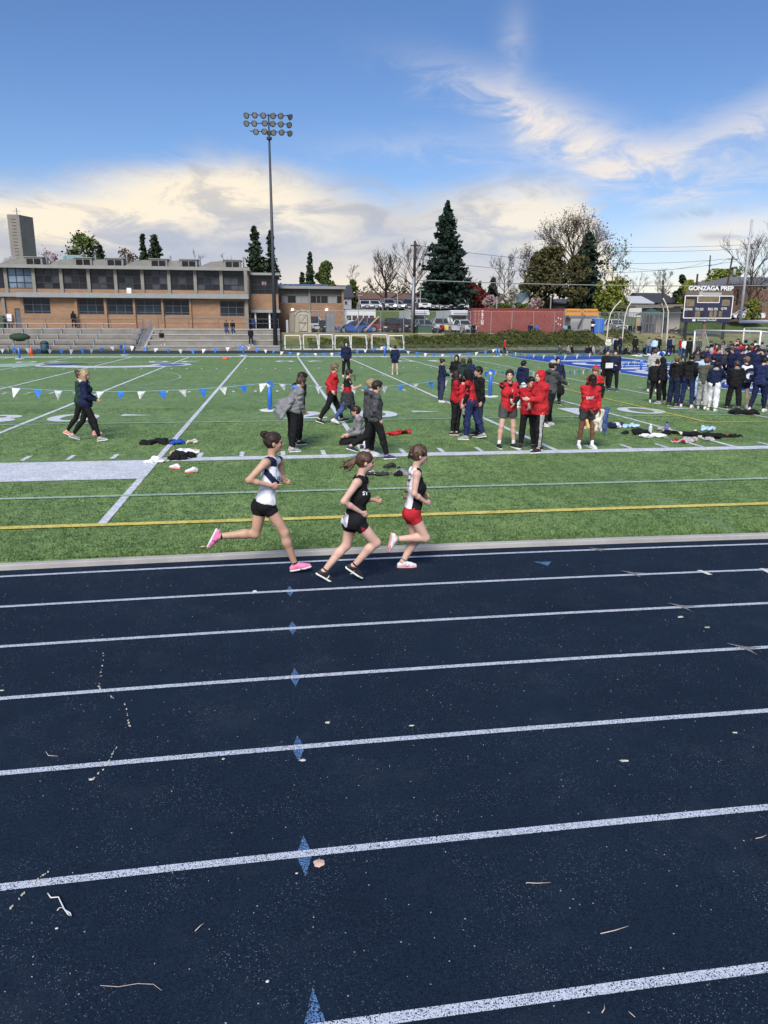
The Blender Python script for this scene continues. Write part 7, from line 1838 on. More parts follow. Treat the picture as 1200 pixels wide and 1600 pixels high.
 if cap:
  v = Vol(max(cell * 0.7, 0.010))
  v.ell(P(-0.012, 0, 0.045), V3(0.112, 0.093, 0.095) * s, H, 0.01); v.cut(P(0, 0, 0.028 if cap[0] != 'beanie' else 0.012), H @ V3(0.12, 0, -1))
  if cap[0] == 'cap': v.ell(P(0.115, 0, 0.045), V3(0.075, 0.070, 0.010) * s, H @ rotm('Y', 12), 0.012)
  if cap[0] == 'beanie': v.ell(P(-0.02, 0, 0.10), V3(0.085, 0.075, 0.06) * s, H, 0.03)
  link('beanie' if cap[0] == 'beanie' else 'cap', v.mesh('headwear', cap[1]), root)
 if hair and not (fit.get('hood') in ('up', 'innerup')):
  hair_mesh(J, hair[0], HR[hair[1]], max(cell * 0.8, 0.008), root, rng)
 # ---- shoes
 if fit.get('shoes', True) and not fit.get('noshoes'):
  for sd in 'LR':
   e = empty('shoe', (0, 0, 0)); e.parent = root
   shoe(J, sd, max(cell * 0.8, 0.008), fit.get('shoem', MATS['shoe_white']), fit.get('solem', MATS['shoe_sole']), e)
   if fit.get('socks'):
    v = Vol(max(cell * 0.7, 0.008)); an = J['an' + sd]; d = unit(J['kn' + sd] - an)
    v.cone(an - d * 0.01 * s, an + d * fit.get('sock_h', 0.07) * s, 0.040 * s, 0.042 * s, 0.01, cuts=((an + d * fit.get('sock_h', 0.07) * s, d),))
    link('sock', v.mesh('sock', fit['socks']), root)
 if sdf_extra: sdf_extra(root, J, rng)
 return root, J
plainc('eye_dark', (0.03, 0.018, 0.014), 0.3); plainc('lips', (0.36, 0.13, 0.11), 0.5)
plainc('shoe_white', (0.72, 0.72, 0.73)); plainc('shoe_sole', (0.78, 0.77, 0.74)); plainc('shoe_black', (0.02, 0.02, 0.022)); plainc('shoe_grey', (0.30, 0.32, 0.34))
plainc('shoe_pink', (0.90, 0.22, 0.42), 0.5); plainc('shoe_coral', (0.85, 0.25, 0.25), 0.5); plainc('shoe_yellow', (0.80, 0.75, 0.15), 0.5); plainc('shoe_navy', (0.03, 0.04, 0.12))
C_ = {k: cloth(k, c) for k, c in {
 'black': (0.010, 0.010, 0.012), 'navy': (0.010, 0.016, 0.050), 'navy2': (0.016, 0.026, 0.090), 'red': (0.47, 0.022, 0.030), 'crimson': (0.36, 0.014, 0.024),
 'grey': (0.20, 0.205, 0.21), 'dgrey': (0.070, 0.072, 0.078), 'lgrey': (0.38, 0.38, 0.37), 'white': (0.74, 0.75, 0.78), 'blue': (0.085, 0.26, 0.68),
 'green': (0.018, 0.040, 0.040), 'olive': (0.075, 0.080, 0.060), 'jean': (0.055, 0.10, 0.24), 'djean': (0.030, 0.040, 0.080), 'lblue': (0.40, 0.56, 0.76),
 'cream': (0.62, 0.58, 0.48), 'charcoal': (0.035, 0.036, 0.040), 'royal': (0.02, 0.08, 0.42), 'purple': (0.05, 0.02, 0.09), 'brown': (0.14, 0.09, 0.06), 'pinkish': (0.6, 0.38, 0.34)}.items()}
# -- the three runners
def from_px(pts, Yc, base):
 """joints read off the photograph: name -> (px, py, offset across in m; + is away from the camera)"""
 out = {}
 for k, (px, py, dy) in pts.items():
  p = at(px, py, Yc + dy) - base
  out[k] = V3(p.x, p.y, p.z)
 return out
def run_joints(Yc, px0, pts, H=1.66, toeN=None, toeF=None, hp=0):
 base = gr(px0[0], px0[1]); base = Vector((base.x, Yc, 0))
 J = from_px(pts, Yc, base)
 K = {}
 for a, b in (('shN', 'shR'), ('shF', 'shL'), ('elN', 'elR'), ('elF', 'elL'), ('wrN', 'wrR'), ('wrF', 'wrL'), ('hipN', 'hipR'), ('hipF', 'hipL'), ('knN', 'knR'), ('knF', 'knL'), ('anN', 'anR'), ('anF', 'anL')):
  K[b] = J[a]
 K['hipc'] = (K['hipL'] + K['hipR']) / 2
 sc = (K['shL'] + K['shR']) / 2
 up = unit(sc - K['hipc']); lf = unit(V3(0, 1, 0) - up * up[1]); fw = unit(np.cross(lf, up))
 K['up'], K['lf'], K['fw'] = up, lf, fw
 K['neck'] = J['neck']; K['head'] = J['head']
 s = H / 1.75
 K['waist'] = K['hipc'] + up * 0.14 * s; K['chest'] = K['hipc'] + (sc - K['hipc']) * 0.66 + fw * 0.008
 K['toeR'] = unit(J['toeN'] - J['heelN']); K['toeL'] = unit(J['toeF'] - J['heelF'])
 K['HR'] = rotm('Y', hp) @ rotm('Z', 0)
 for sd, n in (('R', 'N'), ('L', 'F')):
  K['hd' + sd] = unit(J['hand' + n] - K['wr' + sd])
  K['pal' + sd] = V3(0, 1, 0)
 K['s'] = s; K['female'] = True
 return K, base
M_TOPW = cloth('singlet_white', (0.72, 0.74, 0.80), 0.6, 0.06)
# ---- runner one: white and navy singlet, black shorts, pink shoes
def build_runner_one():
 Yc = gr(468, 894).y + 0.02
 K, base = run_joints(Yc, (425, 894), {
  'head': (428.5, 691.5, 0), 'neck': (424.8, 712.5, 0), 'shN': (414.5, 723.5, -0.155), 'shF': (436.5, 719.5, 0.155), 'elN': (388.5, 750.5, -0.235), 'wrN': (423.5, 759.0, -0.17), 'handN': (440, 761.5, -0.13),
  'elF': (440.5, 745.5, 0.22), 'wrF': (443.5, 753.0, 0.10), 'handF': (452, 753, 0.06), 'hipN': (418.0, 790.0, -0.085), 'hipF': (408.0, 791.0, 0.085),
  'knN': (444.5, 832.0, -0.08), 'anN': (461.0, 881.5, -0.04), 'heelN': (459, 893, -0.04), 'toeN': (490, 886.5, -0.04), 'knF': (399.0, 834.5, 0.085), 'anF': (343.0, 838.0, 0.06), 'heelF': (339.5, 830.0, 0.06), 'toeF': (323.5, 861.5, 0.06)}, 1.68)
 navy = C_['navy']
 def tf(C, J):
  up, fw = J['up'], J['fw']; r = C - J['hipc']; u = r @ up; f = r @ fw; idx = np.zeros(len(C), int)
  idx[(u > 0.500) & (np.abs(C[:, 1]) > 0.088)] = 1
  c = 0.385 - f * 0.78
  idx[(u > c - 0.045) & (u < c + 0.040) & (f > -0.075) & (u < .46)] = 1
  return idx
 fit = {'top': ('singlet', M_TOPW), 'top_extra': [navy], 'top_fn': tf, 'hem': -0.06, 'bottom': ('short_tight', C_['black']), 'short_to': 0.30, 'shoem': MATS['shoe_pink'], 'solem': MATS['shoe_white'],
           'socks': C_['navy'], 'sock_h': 0.035, 'curlR': 0.45, 'curlL': 0.75, 'point': 'R'}
 root, J = person(base, 1.68, 0, None, fit, 'runner with dark hair in a high bun, white and navy singlet, black shorts and pink shoes', cell=0.0078, female=True, skin='b', hair=('bun', 'dark'), J=K, rz=0.0, group=None)
 root['label'] = 'rearmost of the three runners, dark hair bun, white and navy singlet, pink shoes'
 emblem(root, 'G', at(435.5, 747.5, Yc - 0.6) - base, 0.062, C_['white'], bold=0.08, off=0.003); emblem(root, 'G', at(435.5, 747.5, Yc - 0.6) - base, 0.052, C_['black'], bold=0.02, off=0.006)
 emblem(root, 'N', at(334, 846, Yc - 0.6) - base, 0.045, C_['navy'], name='shoe_mark', bold=0.01); emblem(root, 'N', at(471.5, 890, Yc - 0.6) - base, 0.045, C_['navy'], name='shoe_mark', bold=0.01)
 return root
def emblem(root, txt, p, size, m, name='emblem', bold=0.0, off=0.004, rot=0.0, only=None):
 """flat print: letters pressed onto the garment from the side, following its surface"""
 me = text_mesh(txt, size, name=name, bold=bold * size)
 xs = [v.co.x for v in me.vertices]
 if not xs: return
 bm = bmesh.new(); bm.from_mesh(me); bmesh.ops.triangulate(bm, faces=bm.faces); bm.to_mesh(me); bm.free()
 trees = []
 def coll(o):
  if o.type == 'MESH' and o.name.split('.')[0] in ('singlet', 'jacket', 'hoodie', 'shirt', 'shoe_upper', 'coat', 'shorts', 'trousers'):
   trees.append(BVHTree.FromPolygons([v.co for v in o.data.vertices], [tuple(q.vertices) for q in o.data.polygons]))
  for k in o.children: coll(k)
 coll(root)
 iy = p[1]
 c, s = math.cos(rot), math.sin(rot); miss = 0
 rzz = root.rotation_euler.z; pw = root.location + Matrix.Rotation(rzz, 3, 'Z') @ Vector(p); d = Matrix.Rotation(-rzz, 3, 'Z') @ (pw - Vector((0, 0, CAMH))).normalized(); ax = Matrix.Rotation(-rzz, 3, 'Z') @ Vector((1, 0, 0))
 p = Vector(p)
 last = None
 for v in me.vertices:
  q = p + ax * (v.co.x * c - v.co.y * s) + Vector((0, 0, 1)) * (v.co.x * s + v.co.y * c)
  best = None
  for t in trees:
   h = t.ray_cast(q, d, 3.0)
   if h[0] is not None and (best is None or h[3] < best[3]): best = h
  if best is not None: last = best[3]
  v.co = q + d * ((best[3] if best else (last or 0.5)) - off)
 me.materials.clear(); me.materials.append(m)
 link(name, me, root)
# ---- runner two: black singlet and shorts, brown ponytail
def build_runner_two():
 Yc = gr(520, 908).y
 K, base = run_joints(Yc, (550, 908), {
  'head': (571.5, 722.0, 0), 'neck': (563.5, 742.5, 0), 'shN': (557.5, 754.5, -0.155), 'shF': (571.0, 751.0, 0.155), 'elN': (537.0, 784.0, -0.21), 'wrN': (565.0, 801.0, -0.155), 'handN': (577, 808.5, -0.12),
  'elF': (566.0, 781.5, 0.23), 'wrF': (584.5, 780.5, 0.16), 'handF': (598, 783, 0.10), 'hipN': (558.0, 815.0, -0.085), 'hipF': (549.5, 816.5, 0.085),
  'knN': (588.0, 848.0, -0.08), 'anN': (553.0, 884.0, -0.05), 'heelN': (541, 886.5, -0.05), 'toeN': (569, 905.0, -0.05), 'knF': (541.0, 852.5, 0.08), 'anF': (506.5, 892.5, 0.03), 'heelF': (493, 899.5, 0.03), 'toeF': (519.0, 914.0, 0.03)}, 1.62, hp=4)
 def tf(C, J):
  r = C - J['hipc']; u = r @ J['up']; f = r @ J['fw']; idx = np.zeros(len(C), int)
  idx[(f < -0.095) & (u < 0.10)] = 1
  return idx
 def bf(C, J):
  r = C - J['hipc']; d = C - J['hipR']; th = unit(J['knR'] - J['hipR']); q = d @ th
  return ((q > 0.055) & (np.abs((d @ np.cross(V3(0, 1, 0), th)) - 0.0) < (q - 0.04) * 0.35) & (C[:, 1] < -0.05)).astype(int)
 fit = {'top': ('singlet', C_['black']), 'top_extra': [M_TOPW], 'top_fn': tf, 'hem': 0.055, 'bottom': ('short_tight', C_['black']), 'bottom_extra': [C_['crimson']], 'bottom_fn': bf, 'short_to': 0.36,
           'shoem': MATS['shoe_black'], 'solem': MATS['shoe_sole'], 'socks': C_['black'], 'sock_h': 0.035, 'curlR': 0.65, 'curlL': 0.5}
 root, J = person(base, 1.62, 0, None, fit, 'middle runner of three with a brown ponytail, black singlet and shorts', cell=0.0078, female=True, skin='a', hair=('ponytail', 'brown'), J=K, rz=0.0)
 emblem(root, 'ST', at(571.0, 771, Yc - 0.6) - base, 0.06, C_['white'], bold=0.03)
 emblem(root, 'S', at(537.5, 803, Yc - 0.6) - base, 0.04, C_['red'], bold=0.03); emblem(root, 'T', at(537.0, 809, Yc - 0.6) - base, 0.04, C_['red'], bold=0.03)
 swoosh(root, (512.5, 902), Yc, base, M_TOPW); swoosh(root, (551.5, 894.5), Yc, base, M_TOPW)
 return root
def swoosh(root, c, Yc, base, m):
 """curved flash on the side of a shoe, lying on its surface"""
 emblem(root, ')', at(c[0], c[1], Yc - 0.6) - base, 0.06, m, name='shoe_mark', bold=0.03, rot=R(-50))
# ---- runner three: white and black singlet, red shorts
def build_runner_three():
 Yc = gr(637, 888).y + 0.02
 K, base = run_joints(Yc, (640, 888), {
  'head': (656.0, 711.0, 0), 'neck': (649.5, 730.0, 0), 'shN': (651.5, 741.5, -0.150), 'shF': (652.0, 740.0, 0.150), 'elN': (647.0, 771.5, -0.20), 'wrN': (665.0, 785.0, -0.15), 'handN': (674, 788.0, -0.11),
  'elF': (641.0, 771.0, 0.22), 'wrF': (660.0, 776.0, 0.14), 'handF': (670, 774, 0.10), 'hipN': (645.0, 802.5, -0.085), 'hipF': (643.0, 802.5, 0.085),
  'knN': (665.0, 841.0, -0.08), 'anN': (618.5, 842.5, -0.06), 'heelN': (612.0, 838.0, -0.06), 'toeN': (605.5, 866.5, -0.06), 'knF': (648.5, 846.0, 0.06), 'anF': (629.5, 877.5, 0.02), 'heelF': (622, 886.5, 0.02), 'toeF': (651.0, 886.0, 0.02)}, 1.60, hp=3)
 def tf(C, J):
  r = C - J['hipc']; u = r @ J['up']; f = r @ J['fw']; idx = np.zeros(len(C), int)
  idx[(f > -0.035 + 0.16 * (0.2 - u).clip(-0.1, 0.2) * 0 - 0.25 * (0.16 - u).clip(0, 1))] = 1
  return idx
 fit = {'top': ('singlet', M_TOPW), 'top_extra': [C_['black']], 'top_fn': tf, 'hem': -0.095, 'bottom': ('short_tight', C_['red']), 'short_to': 0.34, 'shoem': MATS['shoe_white'], 'solem': plainc('sole_rose', (0.75, 0.35, 0.36)),
           'socks': C_['grey'], 'sock_h': 0.045, 'curlR': 0.8, 'curlL': 0.7}
 root, J = person(base, 1.60, 0, None, fit, 'leading runner of three in red shorts and a black singlet with a white lettered back', cell=0.0078, female=True, skin='a', hair=('clip', 'mixed'), J=K, rz=0.0)
 for i, ch in enumerate('SATRE'):
  emblem(root, 'SATRE'[i], at(640.5 - i * 1.9 + (i == 0) * 0.5, 741 + i * 9.2, Yc - 0.6) - base, 0.055, C_['red'], bold=0.03, rot=R(75))
 emblem(root, ')', at(609.5, 853, Yc - 0.6) - base, 0.07, plainc('flash_pink', (0.85, 0.08, 0.25)), name='shoe_mark', bold=0.04, rot=R(-10)); emblem(root, ')', at(637.5, 884, Yc - 0.6) - base, 0.06, MATS['flash_pink'], name='shoe_mark', bold=0.04, rot=R(-60))
 return root
build_runner_one(); build_runner_two(); build_runner_three()
# -- everybody else
def pose(**k): return dict(k)
STAND = pose(legL=(2, 4, 5, 0), legR=(-2, 4, 5, 0))
WALK = pose(legL=(24, 12, 2, -8), legR=(-18, 20, 2, 22), lean=3, armL='back', armR='front')
WALK2 = pose(legR=(24, 12, 2, -8), legL=(-18, 20, 2, 22), lean=3, armR='back', armL='front')
def PP(px, yf, yt, face, ps, fit, label, skin='a', hair=('short', 'dark'), cell=None, female=False, group=None, dz=0.0, H=None, curl=.35, extra=None):
 g = gr(px, yf); Y = g.y
 if H is None: H = max(1.45, min(1.95, (at(px, yt, Y).z + .02) * 1.0))
 d = math.hypot(g.x, g.y)
 if cell is None: cell = .0135 if d < 20 else (.016 if d < 30 else (.022 if d < 45 else .036))
 return person((g.x, g.y, .034 + dz), H, face, {**STAND, **ps}, fit, label, cell=cell, group=group, female=female, skin=skin, hair=hair, hand_curl=curl, sdf_extra=extra)
def F(top, bot, shoe='shoe_white', **k):
 d = {'top': (top[0], C_[top[1]]), 'bottom': (bot[0], C_[bot[1]]), 'shoem': MATS[shoe], 'solem': MATS['shoe_sole']}; d.update(k); return d
BS = 'shoe_black'
def side_stripe(C, J):
 idx = np.zeros(len(C), int)
 for sd, sg in (('L', 1), ('R', -1)):
  a, b, c = J['hip' + sd], J['kn' + sd], J['an' + sd]
  for p, q in ((a, b), (b, c)):
   t = np.clip(((C - p) @ (q - p)) / ((q - p) @ (q - p)), 0, 1); n = C - (p + t[:, None] * (q - p)); idx[(np.abs(n[:, 0]) < .030) & (n[:, 1] * sg > .03)] = 1
 return idx
def drape(root, J, rng, at_, m, L=.55, w=.14, name='held_clothing', n=5):
 """clothes hanging from a hand or an arm: folded sheet of real thickness"""
 v = Vol(.016); p = np.array(at_, float)
 for i in range(n):
  o = V3(rng.uniform(-w, w) * .5, rng.uniform(-w, w), 0); q = p + o; l = L * rng.uniform(.65, 1.05)
  m1 = q + V3(rng.uniform(-.05, .05), rng.uniform(-.05, .05), -l * .5); m2 = m1 + V3(rng.uniform(-.05, .05), rng.uniform(-.05, .05), -l * .5)
  v.cone(p + o * .5, m1, .042, .050, .03); v.cone(m1, m2, .050, .030, .03)
 me = v.mesh('held_clothing', m, noise=wrinkle(rng.randint(1, 999), .012, 26)); return me
def held(root, me, name, label, cat, J=None):
 o = link(name, me); o.matrix_world = Matrix.Translation(root.location) @ Matrix.Rotation(root.rotation_euler.z, 4, 'Z'); tag(o, label, cat); return o
PP(140, 691, 578, 2, {**WALK2, 'armR': (.26, .13, 1.05), 'armL': (.24, .13, 1.03)}, F(('jacket', 'navy'), ('tight', 'black'), 'shoe_grey', hood='inner', hoodm=C_['cream']), 'woman walking right in a navy jacket with cream hood, long blond hair and grey shoes', hair=('long', 'blond'), female=True)
PP(131, 683, 580, 2, {**WALK, 'head': (5, -10)}, F(('jacket', 'green'), ('tight', 'black'), 'shoe_coral'), 'woman in dark green jacket and coral shoes walking half hidden behind the blond one', hair=('bun', 'brown'), female=True)
def coat_flap(root, J, rng):
 v = Vol(.018); s = J['s']
 a = J['waist'] + V3(-.10, 0, .16) * s
 for i in range(7):
  q = a + V3(-.03 * i, (-.16 + .05 * i) * s, -.01 * i); e_ = q + V3(-.30 + .03 * i, -.04 + .02 * i, -.42 + .03 * i) * s; v.cone(q, e_, .055, .035, .05)
 v.ell(J['neck'] + V3(-.14, 0, -.22) * s, V3(.09, .14, .12) * s, None, .04); link('coat_tail', v.mesh('coat_tail', C_['grey'], noise=wrinkle(5, .014, 20)), root)
PP(459, 707, 590, 20, {'lean': 16, 'head': (25, 10), 'armL': (.25, .05, 1.02), 'armR': (.25, .05, 1.0), 'legL': (1, 3, 4, 0), 'legR': (-4, 3, 4, 0)}, F(('loose', 'grey'), ('pants', 'black'), 'shoe_grey', hood='inner', hoodm=C_['blue'], hem=.02), 'boy bending forward in a grey coat slipped off over a bright blue hood', hair=('short', 'brown'), extra=coat_flap)
PP(466, 696, 584, 30, {'head': (20, -20), 'lean': 10}, F(('jacket', 'black'), ('pants', 'black'), BS), 'dark haired person almost hidden behind the boy with the bright blue hood', hair=('short', 'black'))
PP(519, 662, 567, 8, {'legR': (-22, 12, 2, 20), 'legL': (26, 6, 2, -6), 'lean': 8, 'armR': (-.05, .22, 1.0), 'armL': (.05, .22, .98), 'poleR': (-1, .8, 0)}, F(('jacket', 'red'), ('pants', 'black'), BS), 'blond boy in a plain bright red jacket striding right with hands in pockets', hair=('messy', 'light'))
def sweater_waist(root, J, rng):
 v = Vol(.016); s = J['s']; h = J['hipc']
 for i in range(12):
  a = 6.283 * i / 12; c = h + V3(math.cos(a) * .13, math.sin(a) * .17, .06) * s; v.cone(c, c + V3(math.cos(a) * .08, math.sin(a) * .07, -.32 - .06 * (i % 3)) * s, .055 * s, .045 * s, .06)
 link('tied_jacket', v.mesh('tied_jacket', C_['charcoal'], noise=wrinkle(8, .012, 24)), root)
def tee_fn(C, J):
 r = C - J['hipc']; u = r @ J['up']; idx = np.zeros(len(C), int); idx[(u > .02) & (u < .26) & (np.abs(C[:, 1]) < .2)] = 1; return idx
_, J = PP(543, 664, 577, 8, {'legR': (-26, 14, 2, 20), 'legL': (24, 8, 2, -6), 'lean': 3, 'armR': (.34, .12, 1.24), 'armL': (.05, .2, .98), 'head': (10, 0)}, F(('tee', 'black'), ('pants', 'jean'), 'shoe_white', top_extra=[C_['crimson']], top_fn=tee_fn), 'boy in black and red shirt and blue jeans, dark jacket round his waist, holding phone', hair=('short', 'dark'), extra=sweater_waist)
g = gr(543, 664); o = MB().box((0, 0, 0), (.02, .075, .15), 0, .2).build('phone', M_PLASTIC, None, loc=at(554.5, 591, g.y - .1)); tag(o, 'small black phone in the hand of the boy with the tied jacket', 'phone')
PP(541, 590, 536, 275, {'armL': 'pocket', 'armR': 'pocket'}, F(('jacket', 'navy'), ('joggers', 'black'), 'shoe_white', hood='up'), 'person in black with hood standing far behind the boy with the tied jacket')
PP(586, 719, 596, 5, {'legR': (20, 6, 2, -2), 'legL': (-24, 34, 2, 20), 'lean': 2, 'armR': (.06, .2, .93), 'armL': (.12, .2, .93), 'head': (8, 4)}, F(('jacket', 'dgrey'), ('pants', 'black'), 'shoe_navy', hood='down'), 'boy walking right in a dark grey hooded jacket and black trousers', hair=('short', 'dark'))
PP(579, 712, 597, 20, {'armL': 'pocket', 'armR': 'pocket'}, F(('jacket', 'dgrey'), ('pants', 'black'), 'shoe_white', hood='down'), 'blond haired person hidden behind the boy in dark grey', hair=('curly', 'blond'))
g = gr(566, 694); person((g.x - .02, g.y - .12, .034), 1.72, 180, {'sit': .12, 'legL': (80, 26, 10, -40), 'legR': (92, 66, 4, -20), 'lean': 12, 'armR': (.36, .02, 1.12), 'armL': (.30, .12, 1.12), 'poleR': (-.6, 1, -.6), 'head': (4, -12)}, F(('jacket', 'grey'), ('pants', 'black'), 'shoe_white', hem=-.01), 'boy in a grey jacket sitting on the turf with bent knees, facing left', cell=.0135, hair=('short', 'dark'))
PP(617, 586, 541, 80, {'armL': (.02, .2, .95), 'armR': (.02, .2, .95)}, F(('jacket', 'navy'), ('shorts', 'navy'), 'shoe_yellow'), 'boy in navy jacket, shorts and yellow shoes with bare legs, far out on the field', hair=('short', 'dark'))
PP(689, 630, 563, 5, {'armR': (.30, .10, 1.12), 'armL': (.28, .1, 1.1), 'head': (5, -10)}, F(('coat', 'navy'), ('wide', 'djean'), 'shoe_white'), 'woman in long navy coat and wide jeans, standing apart left of the groups', hair=('bun', 'dark'), female=True)
PP(712, 622, 557, 250, {'armL': 'belly', 'armR': 'hip'}, F(('jacket', 'black'), ('pants', 'black'), BS, hood='up'), 'person with black hood up facing the camera behind the laughing girl')
PP(722, 626, 562, 95, {}, F(('jacket', 'green'), ('pants', 'black'), BS, hood='down'), 'person with long brown hair and dark green jacket seen from behind', hair=('long', 'brown'), female=True)
PP(732, 624, 562, 60, {}, F(('jacket', 'navy2'), ('pants', 'black'), BS), 'person with dark brown hair and navy jacket right of the dark green jacket', hair=('long', 'dark'), female=True)
r_, J = PP(710, 681, 582, 345, {'head': (-8, 10), 'armR': (.26, .04, 1.10), 'armL': (.26, .0, 1.12), 'legL': (2, 3, 6, 0)}, F(('jacket', 'crimson'), ('pants', 'black'), BS, hem=.04), 'laughing girl in a red jacket with a pale grey coat over her arm', hair=('long', 'dark'), female=True)
held(r_, drape(r_, J, random.Random(2), J['wrR'] + V3(.02, -.04, .02), C_['lgrey'], .62, .16, n=7), 'held_coat', 'pale grey coat hanging over the arm of the laughing girl', 'coat'); held(r_, drape(r_, J, random.Random(5), J['wrL'] + V3(.05, .02, -.05), C_['cream'], .55, .08, n=4), 'held_towel', 'cream cloth hanging beside the pale grey coat', 'cloth')
PP(721, 682, 590, 60, {'armL': 'belly', 'lean': 4, 'head': (15, 20)}, F(('jacket', 'red'), ('pants', 'black'), BS), 'short person in red between the laughing girl and the hooded one', hair=('short', 'black'))
PP(735, 688, 580, 150, {'legL': (8, 6, 6, 0), 'legR': (-16, 10, 2, 12), 'lean': 9, 'head': (12, 0), 'armL': (.16, .2, .92), 'armR': (.16, .2, .95)}, F(('tee', 'red'), ('pants', 'navy2'), 'shoe_grey', hem=.10, under=C_['black'], hood='innerup', hoodm=C_['black'], sleeve=.50), 'person leaning in, black hood up under a loose red shirt, navy trousers')
PP(746, 683, 576, 185, {'armL': 'side', 'armR': 'side', 'head': (4, 10)}, F(('jacket', 'black'), ('pants', 'djean'), BS, solem=MATS['shoe_white']), 'tall man with black hair and open black jacket at the right of the red group', hair=('short', 'black'), skin='b')
PP(814, 640, 566, 30, {'armR': 'pocket', 'armL': 'pocket'}, F(('jacket', 'navy'), ('pants', 'white'), 'shoe_white', hood='down'), 'person in navy hooded jacket and white trousers behind the three in red', hair=('short', 'black'))
PP(791, 702, 581, 280, {'legL': (2, 4, 7, 0), 'legR': (0, 4, 7, 0), 'armL': (.22, .02, 1.02), 'armR': (.22, .06, 1.12), 'head': (-4, -30), 'poleL': (-.3, 1, -.5), 'poleR': (-.3, 1, -.5)}, F(('tee', 'red'), ('shorts', 'dgrey'), BS, hem=.09, under=C_['black'], sleeve=.52, socks=C_['white'], sock_h=.10, hood='inner', hoodm=C_['black']), 'smiling boy in red top with black sleeves, grey shorts, bare legs and white socks', hair=('short', 'dark'))
PP(823, 703, 592, 255, {'armL': 'belly', 'armR': 'belly', 'head': (10, 20), 'lean': 3}, F(('jacket', 'crimson'), ('pants', 'black'), BS, hem=.08, hood='inner', hoodm=C_['black']), 'smaller boy in dark red with a black collar, squeezed behind the red hood', hair=('short', 'black'))
PP(840, 708, 582, 190, {'legL': (8, 6, 3, 0), 'legR': (-6, 4, 4, 0), 'armL': (.28, .02, 1.16), 'armR': (.20, .04, 1.06), 'head': (5, 10)}, F(('loose', 'red'), ('pants', 'black'), BS, hood='up', bottom_extra=[C_['lgrey']], bottom_fn=side_stripe, solem=MATS['shoe_sole'], hem=.11), 'boy with bright red hood up and black trousers with a white side stripe')
r_, J = PP(856, 668, 566, 20, {'legR': (-14, 8, 3, 10), 'legL': (14, 6, 3, 0), 'armR': (.50, .10, 1.15), 'armL': (.1, .2, 1.0), 'lean': 4}, F(('jacket', 'dgrey'), ('pants', 'black'), 'shoe_white', cap=('beanie', C_['lgrey']), hood='down'), 'person in grey hoodie and pale beanie reaching out to the right', hair=('short', 'dark'))
r_, J = PP(867, 634, 561, 268, {'armL': (.06, .30, .92), 'armR': 'pocket'}, F(('hoodie', 'navy'), ('pants', 'black'), BS, hood='up'), 'person with navy hood up facing the camera, holding a black bag')
g = gr(867, 634); p = at(876, 610, g.y - .1); v = Vol(.016); v.ell((0, 0, 0), (.15, .10, .19), None, .02); v.ell((.02, -.08, -.05), (.10, .05, .11), None, .03); v.cone((0, 0, .18), (-.02, 0, .30), .02, .02, .02); o = link('bag', v.mesh('bag', C_['black'], noise=wrinkle(3, .01)), None, p); tag(o, 'small black bag hanging from the hand of the navy hooded person', 'bag')
PP(925, 672, 575, 215, {'head': (10, 10), 'armR': (.3, .1, 1.1)}, F(('jacket', 'black'), ('pants', 'black'), 'shoe_coral', cap=('beanie', C_['red']), top_extra=[C_['red']], top_fn=lambda C, J: ((C - J['neck']) @ J['up'] > -.16).astype(int)), 'boy in red cap and red and black jacket just behind the black cap', hair=('short', 'light'))
r_, J = PP(915, 702, 588, 272, {'legL': (6, 8, 4, 0), 'legR': (-2, 4, 6, 0), 'armL': (.14, .22, .93), 'armR': (.16, .02, .92), 'head': (22, -5), 'side': -2}, F(('jacket', 'red'), ('shorts', 'charcoal'), 'shoe_white', socks=C_['white'], sock_h=.11, hem=.02, top_extra=[C_['crimson'], C_['white']], top_fn=lambda C, J: np.where((C[:, 0] > .06) & (np.abs(C[:, 1]) < .06) & (C[:, 2] < J['neck'][2] - .03), 1, 0), cap=('cap', C_['black'])), 'boy in black cap, open red jacket and dark shorts, head bowed', skin='c', hair=('short', 'black'))
for r2 in [q for q in COL.objects if q.get('label', '').startswith('smiling boy')]: emblem(r2, 'T', Matrix.Rotation(-r2.rotation_euler.z, 4, 'Z') @ (at(801, 611, gr(801, 702).y - .9) - r2.location), .07, C_['white'], bold=.02)
emblem(r_, 'EAST', Matrix.Rotation(-r_.rotation_euler.z, 4, 'Z') @ (at(922, 622, gr(915, 702).y - .8) - r_.location), .085, C_['white'], bold=.02)
held(r_, drape(r_, J, random.Random(7), J['wrL'] + V3(.0, .06, -.02), C_['cream'], .52, .10, n=6), 'held_shirt', 'cream shirt held by the boy in the black cap', 'shirt'); held(r_, drape(r_, J, random.Random(9), J['wrL'] + V3(-.02, .20, .02), C_['jean'], .62, .07, n=5), 'held_jeans', 'blue jeans hanging beside the cream shirt', 'jeans')
p = at(916.5, 662.5, gr(915, 702).y - .25); v = Vol(.012); v.cone((0, 0, .08), (.05, 0, -.08), .035, .038, .01); o = link('drink_bottle', v.mesh('drink_bottle', mat('bottle_yellow', (.72, .52, .16), .4)), None, p); tag(o, 'yellow drink bottle in the hand of the boy in the black cap', 'bottle')
PP(944, 609, 549, 275, {}, F(('jacket', 'black'), ('wide', 'black'), BS), 'person all in black with hair tied back, left of the one with the white folder', hair=('bun', 'dark'), female=True)
r_, J = PP(957, 612, 549, 250, {'armR': (.18, .0, 1.12), 'armL': 'side'}, F(('jacket', 'navy'), ('pants', 'black'), 'shoe_navy', socks=C_['white']), 'person in navy jacket and dark cap holding a white folder', hair=('short', 'black'))
p = at(952, 571, gr(957, 612).y - .25); o = MB().box((0, 0, 0), (.36, .03, .22), .2).build('folder', M_WHITEP, None, loc=p); tag(o, 'white folder held by the person in navy jacket', 'folder')
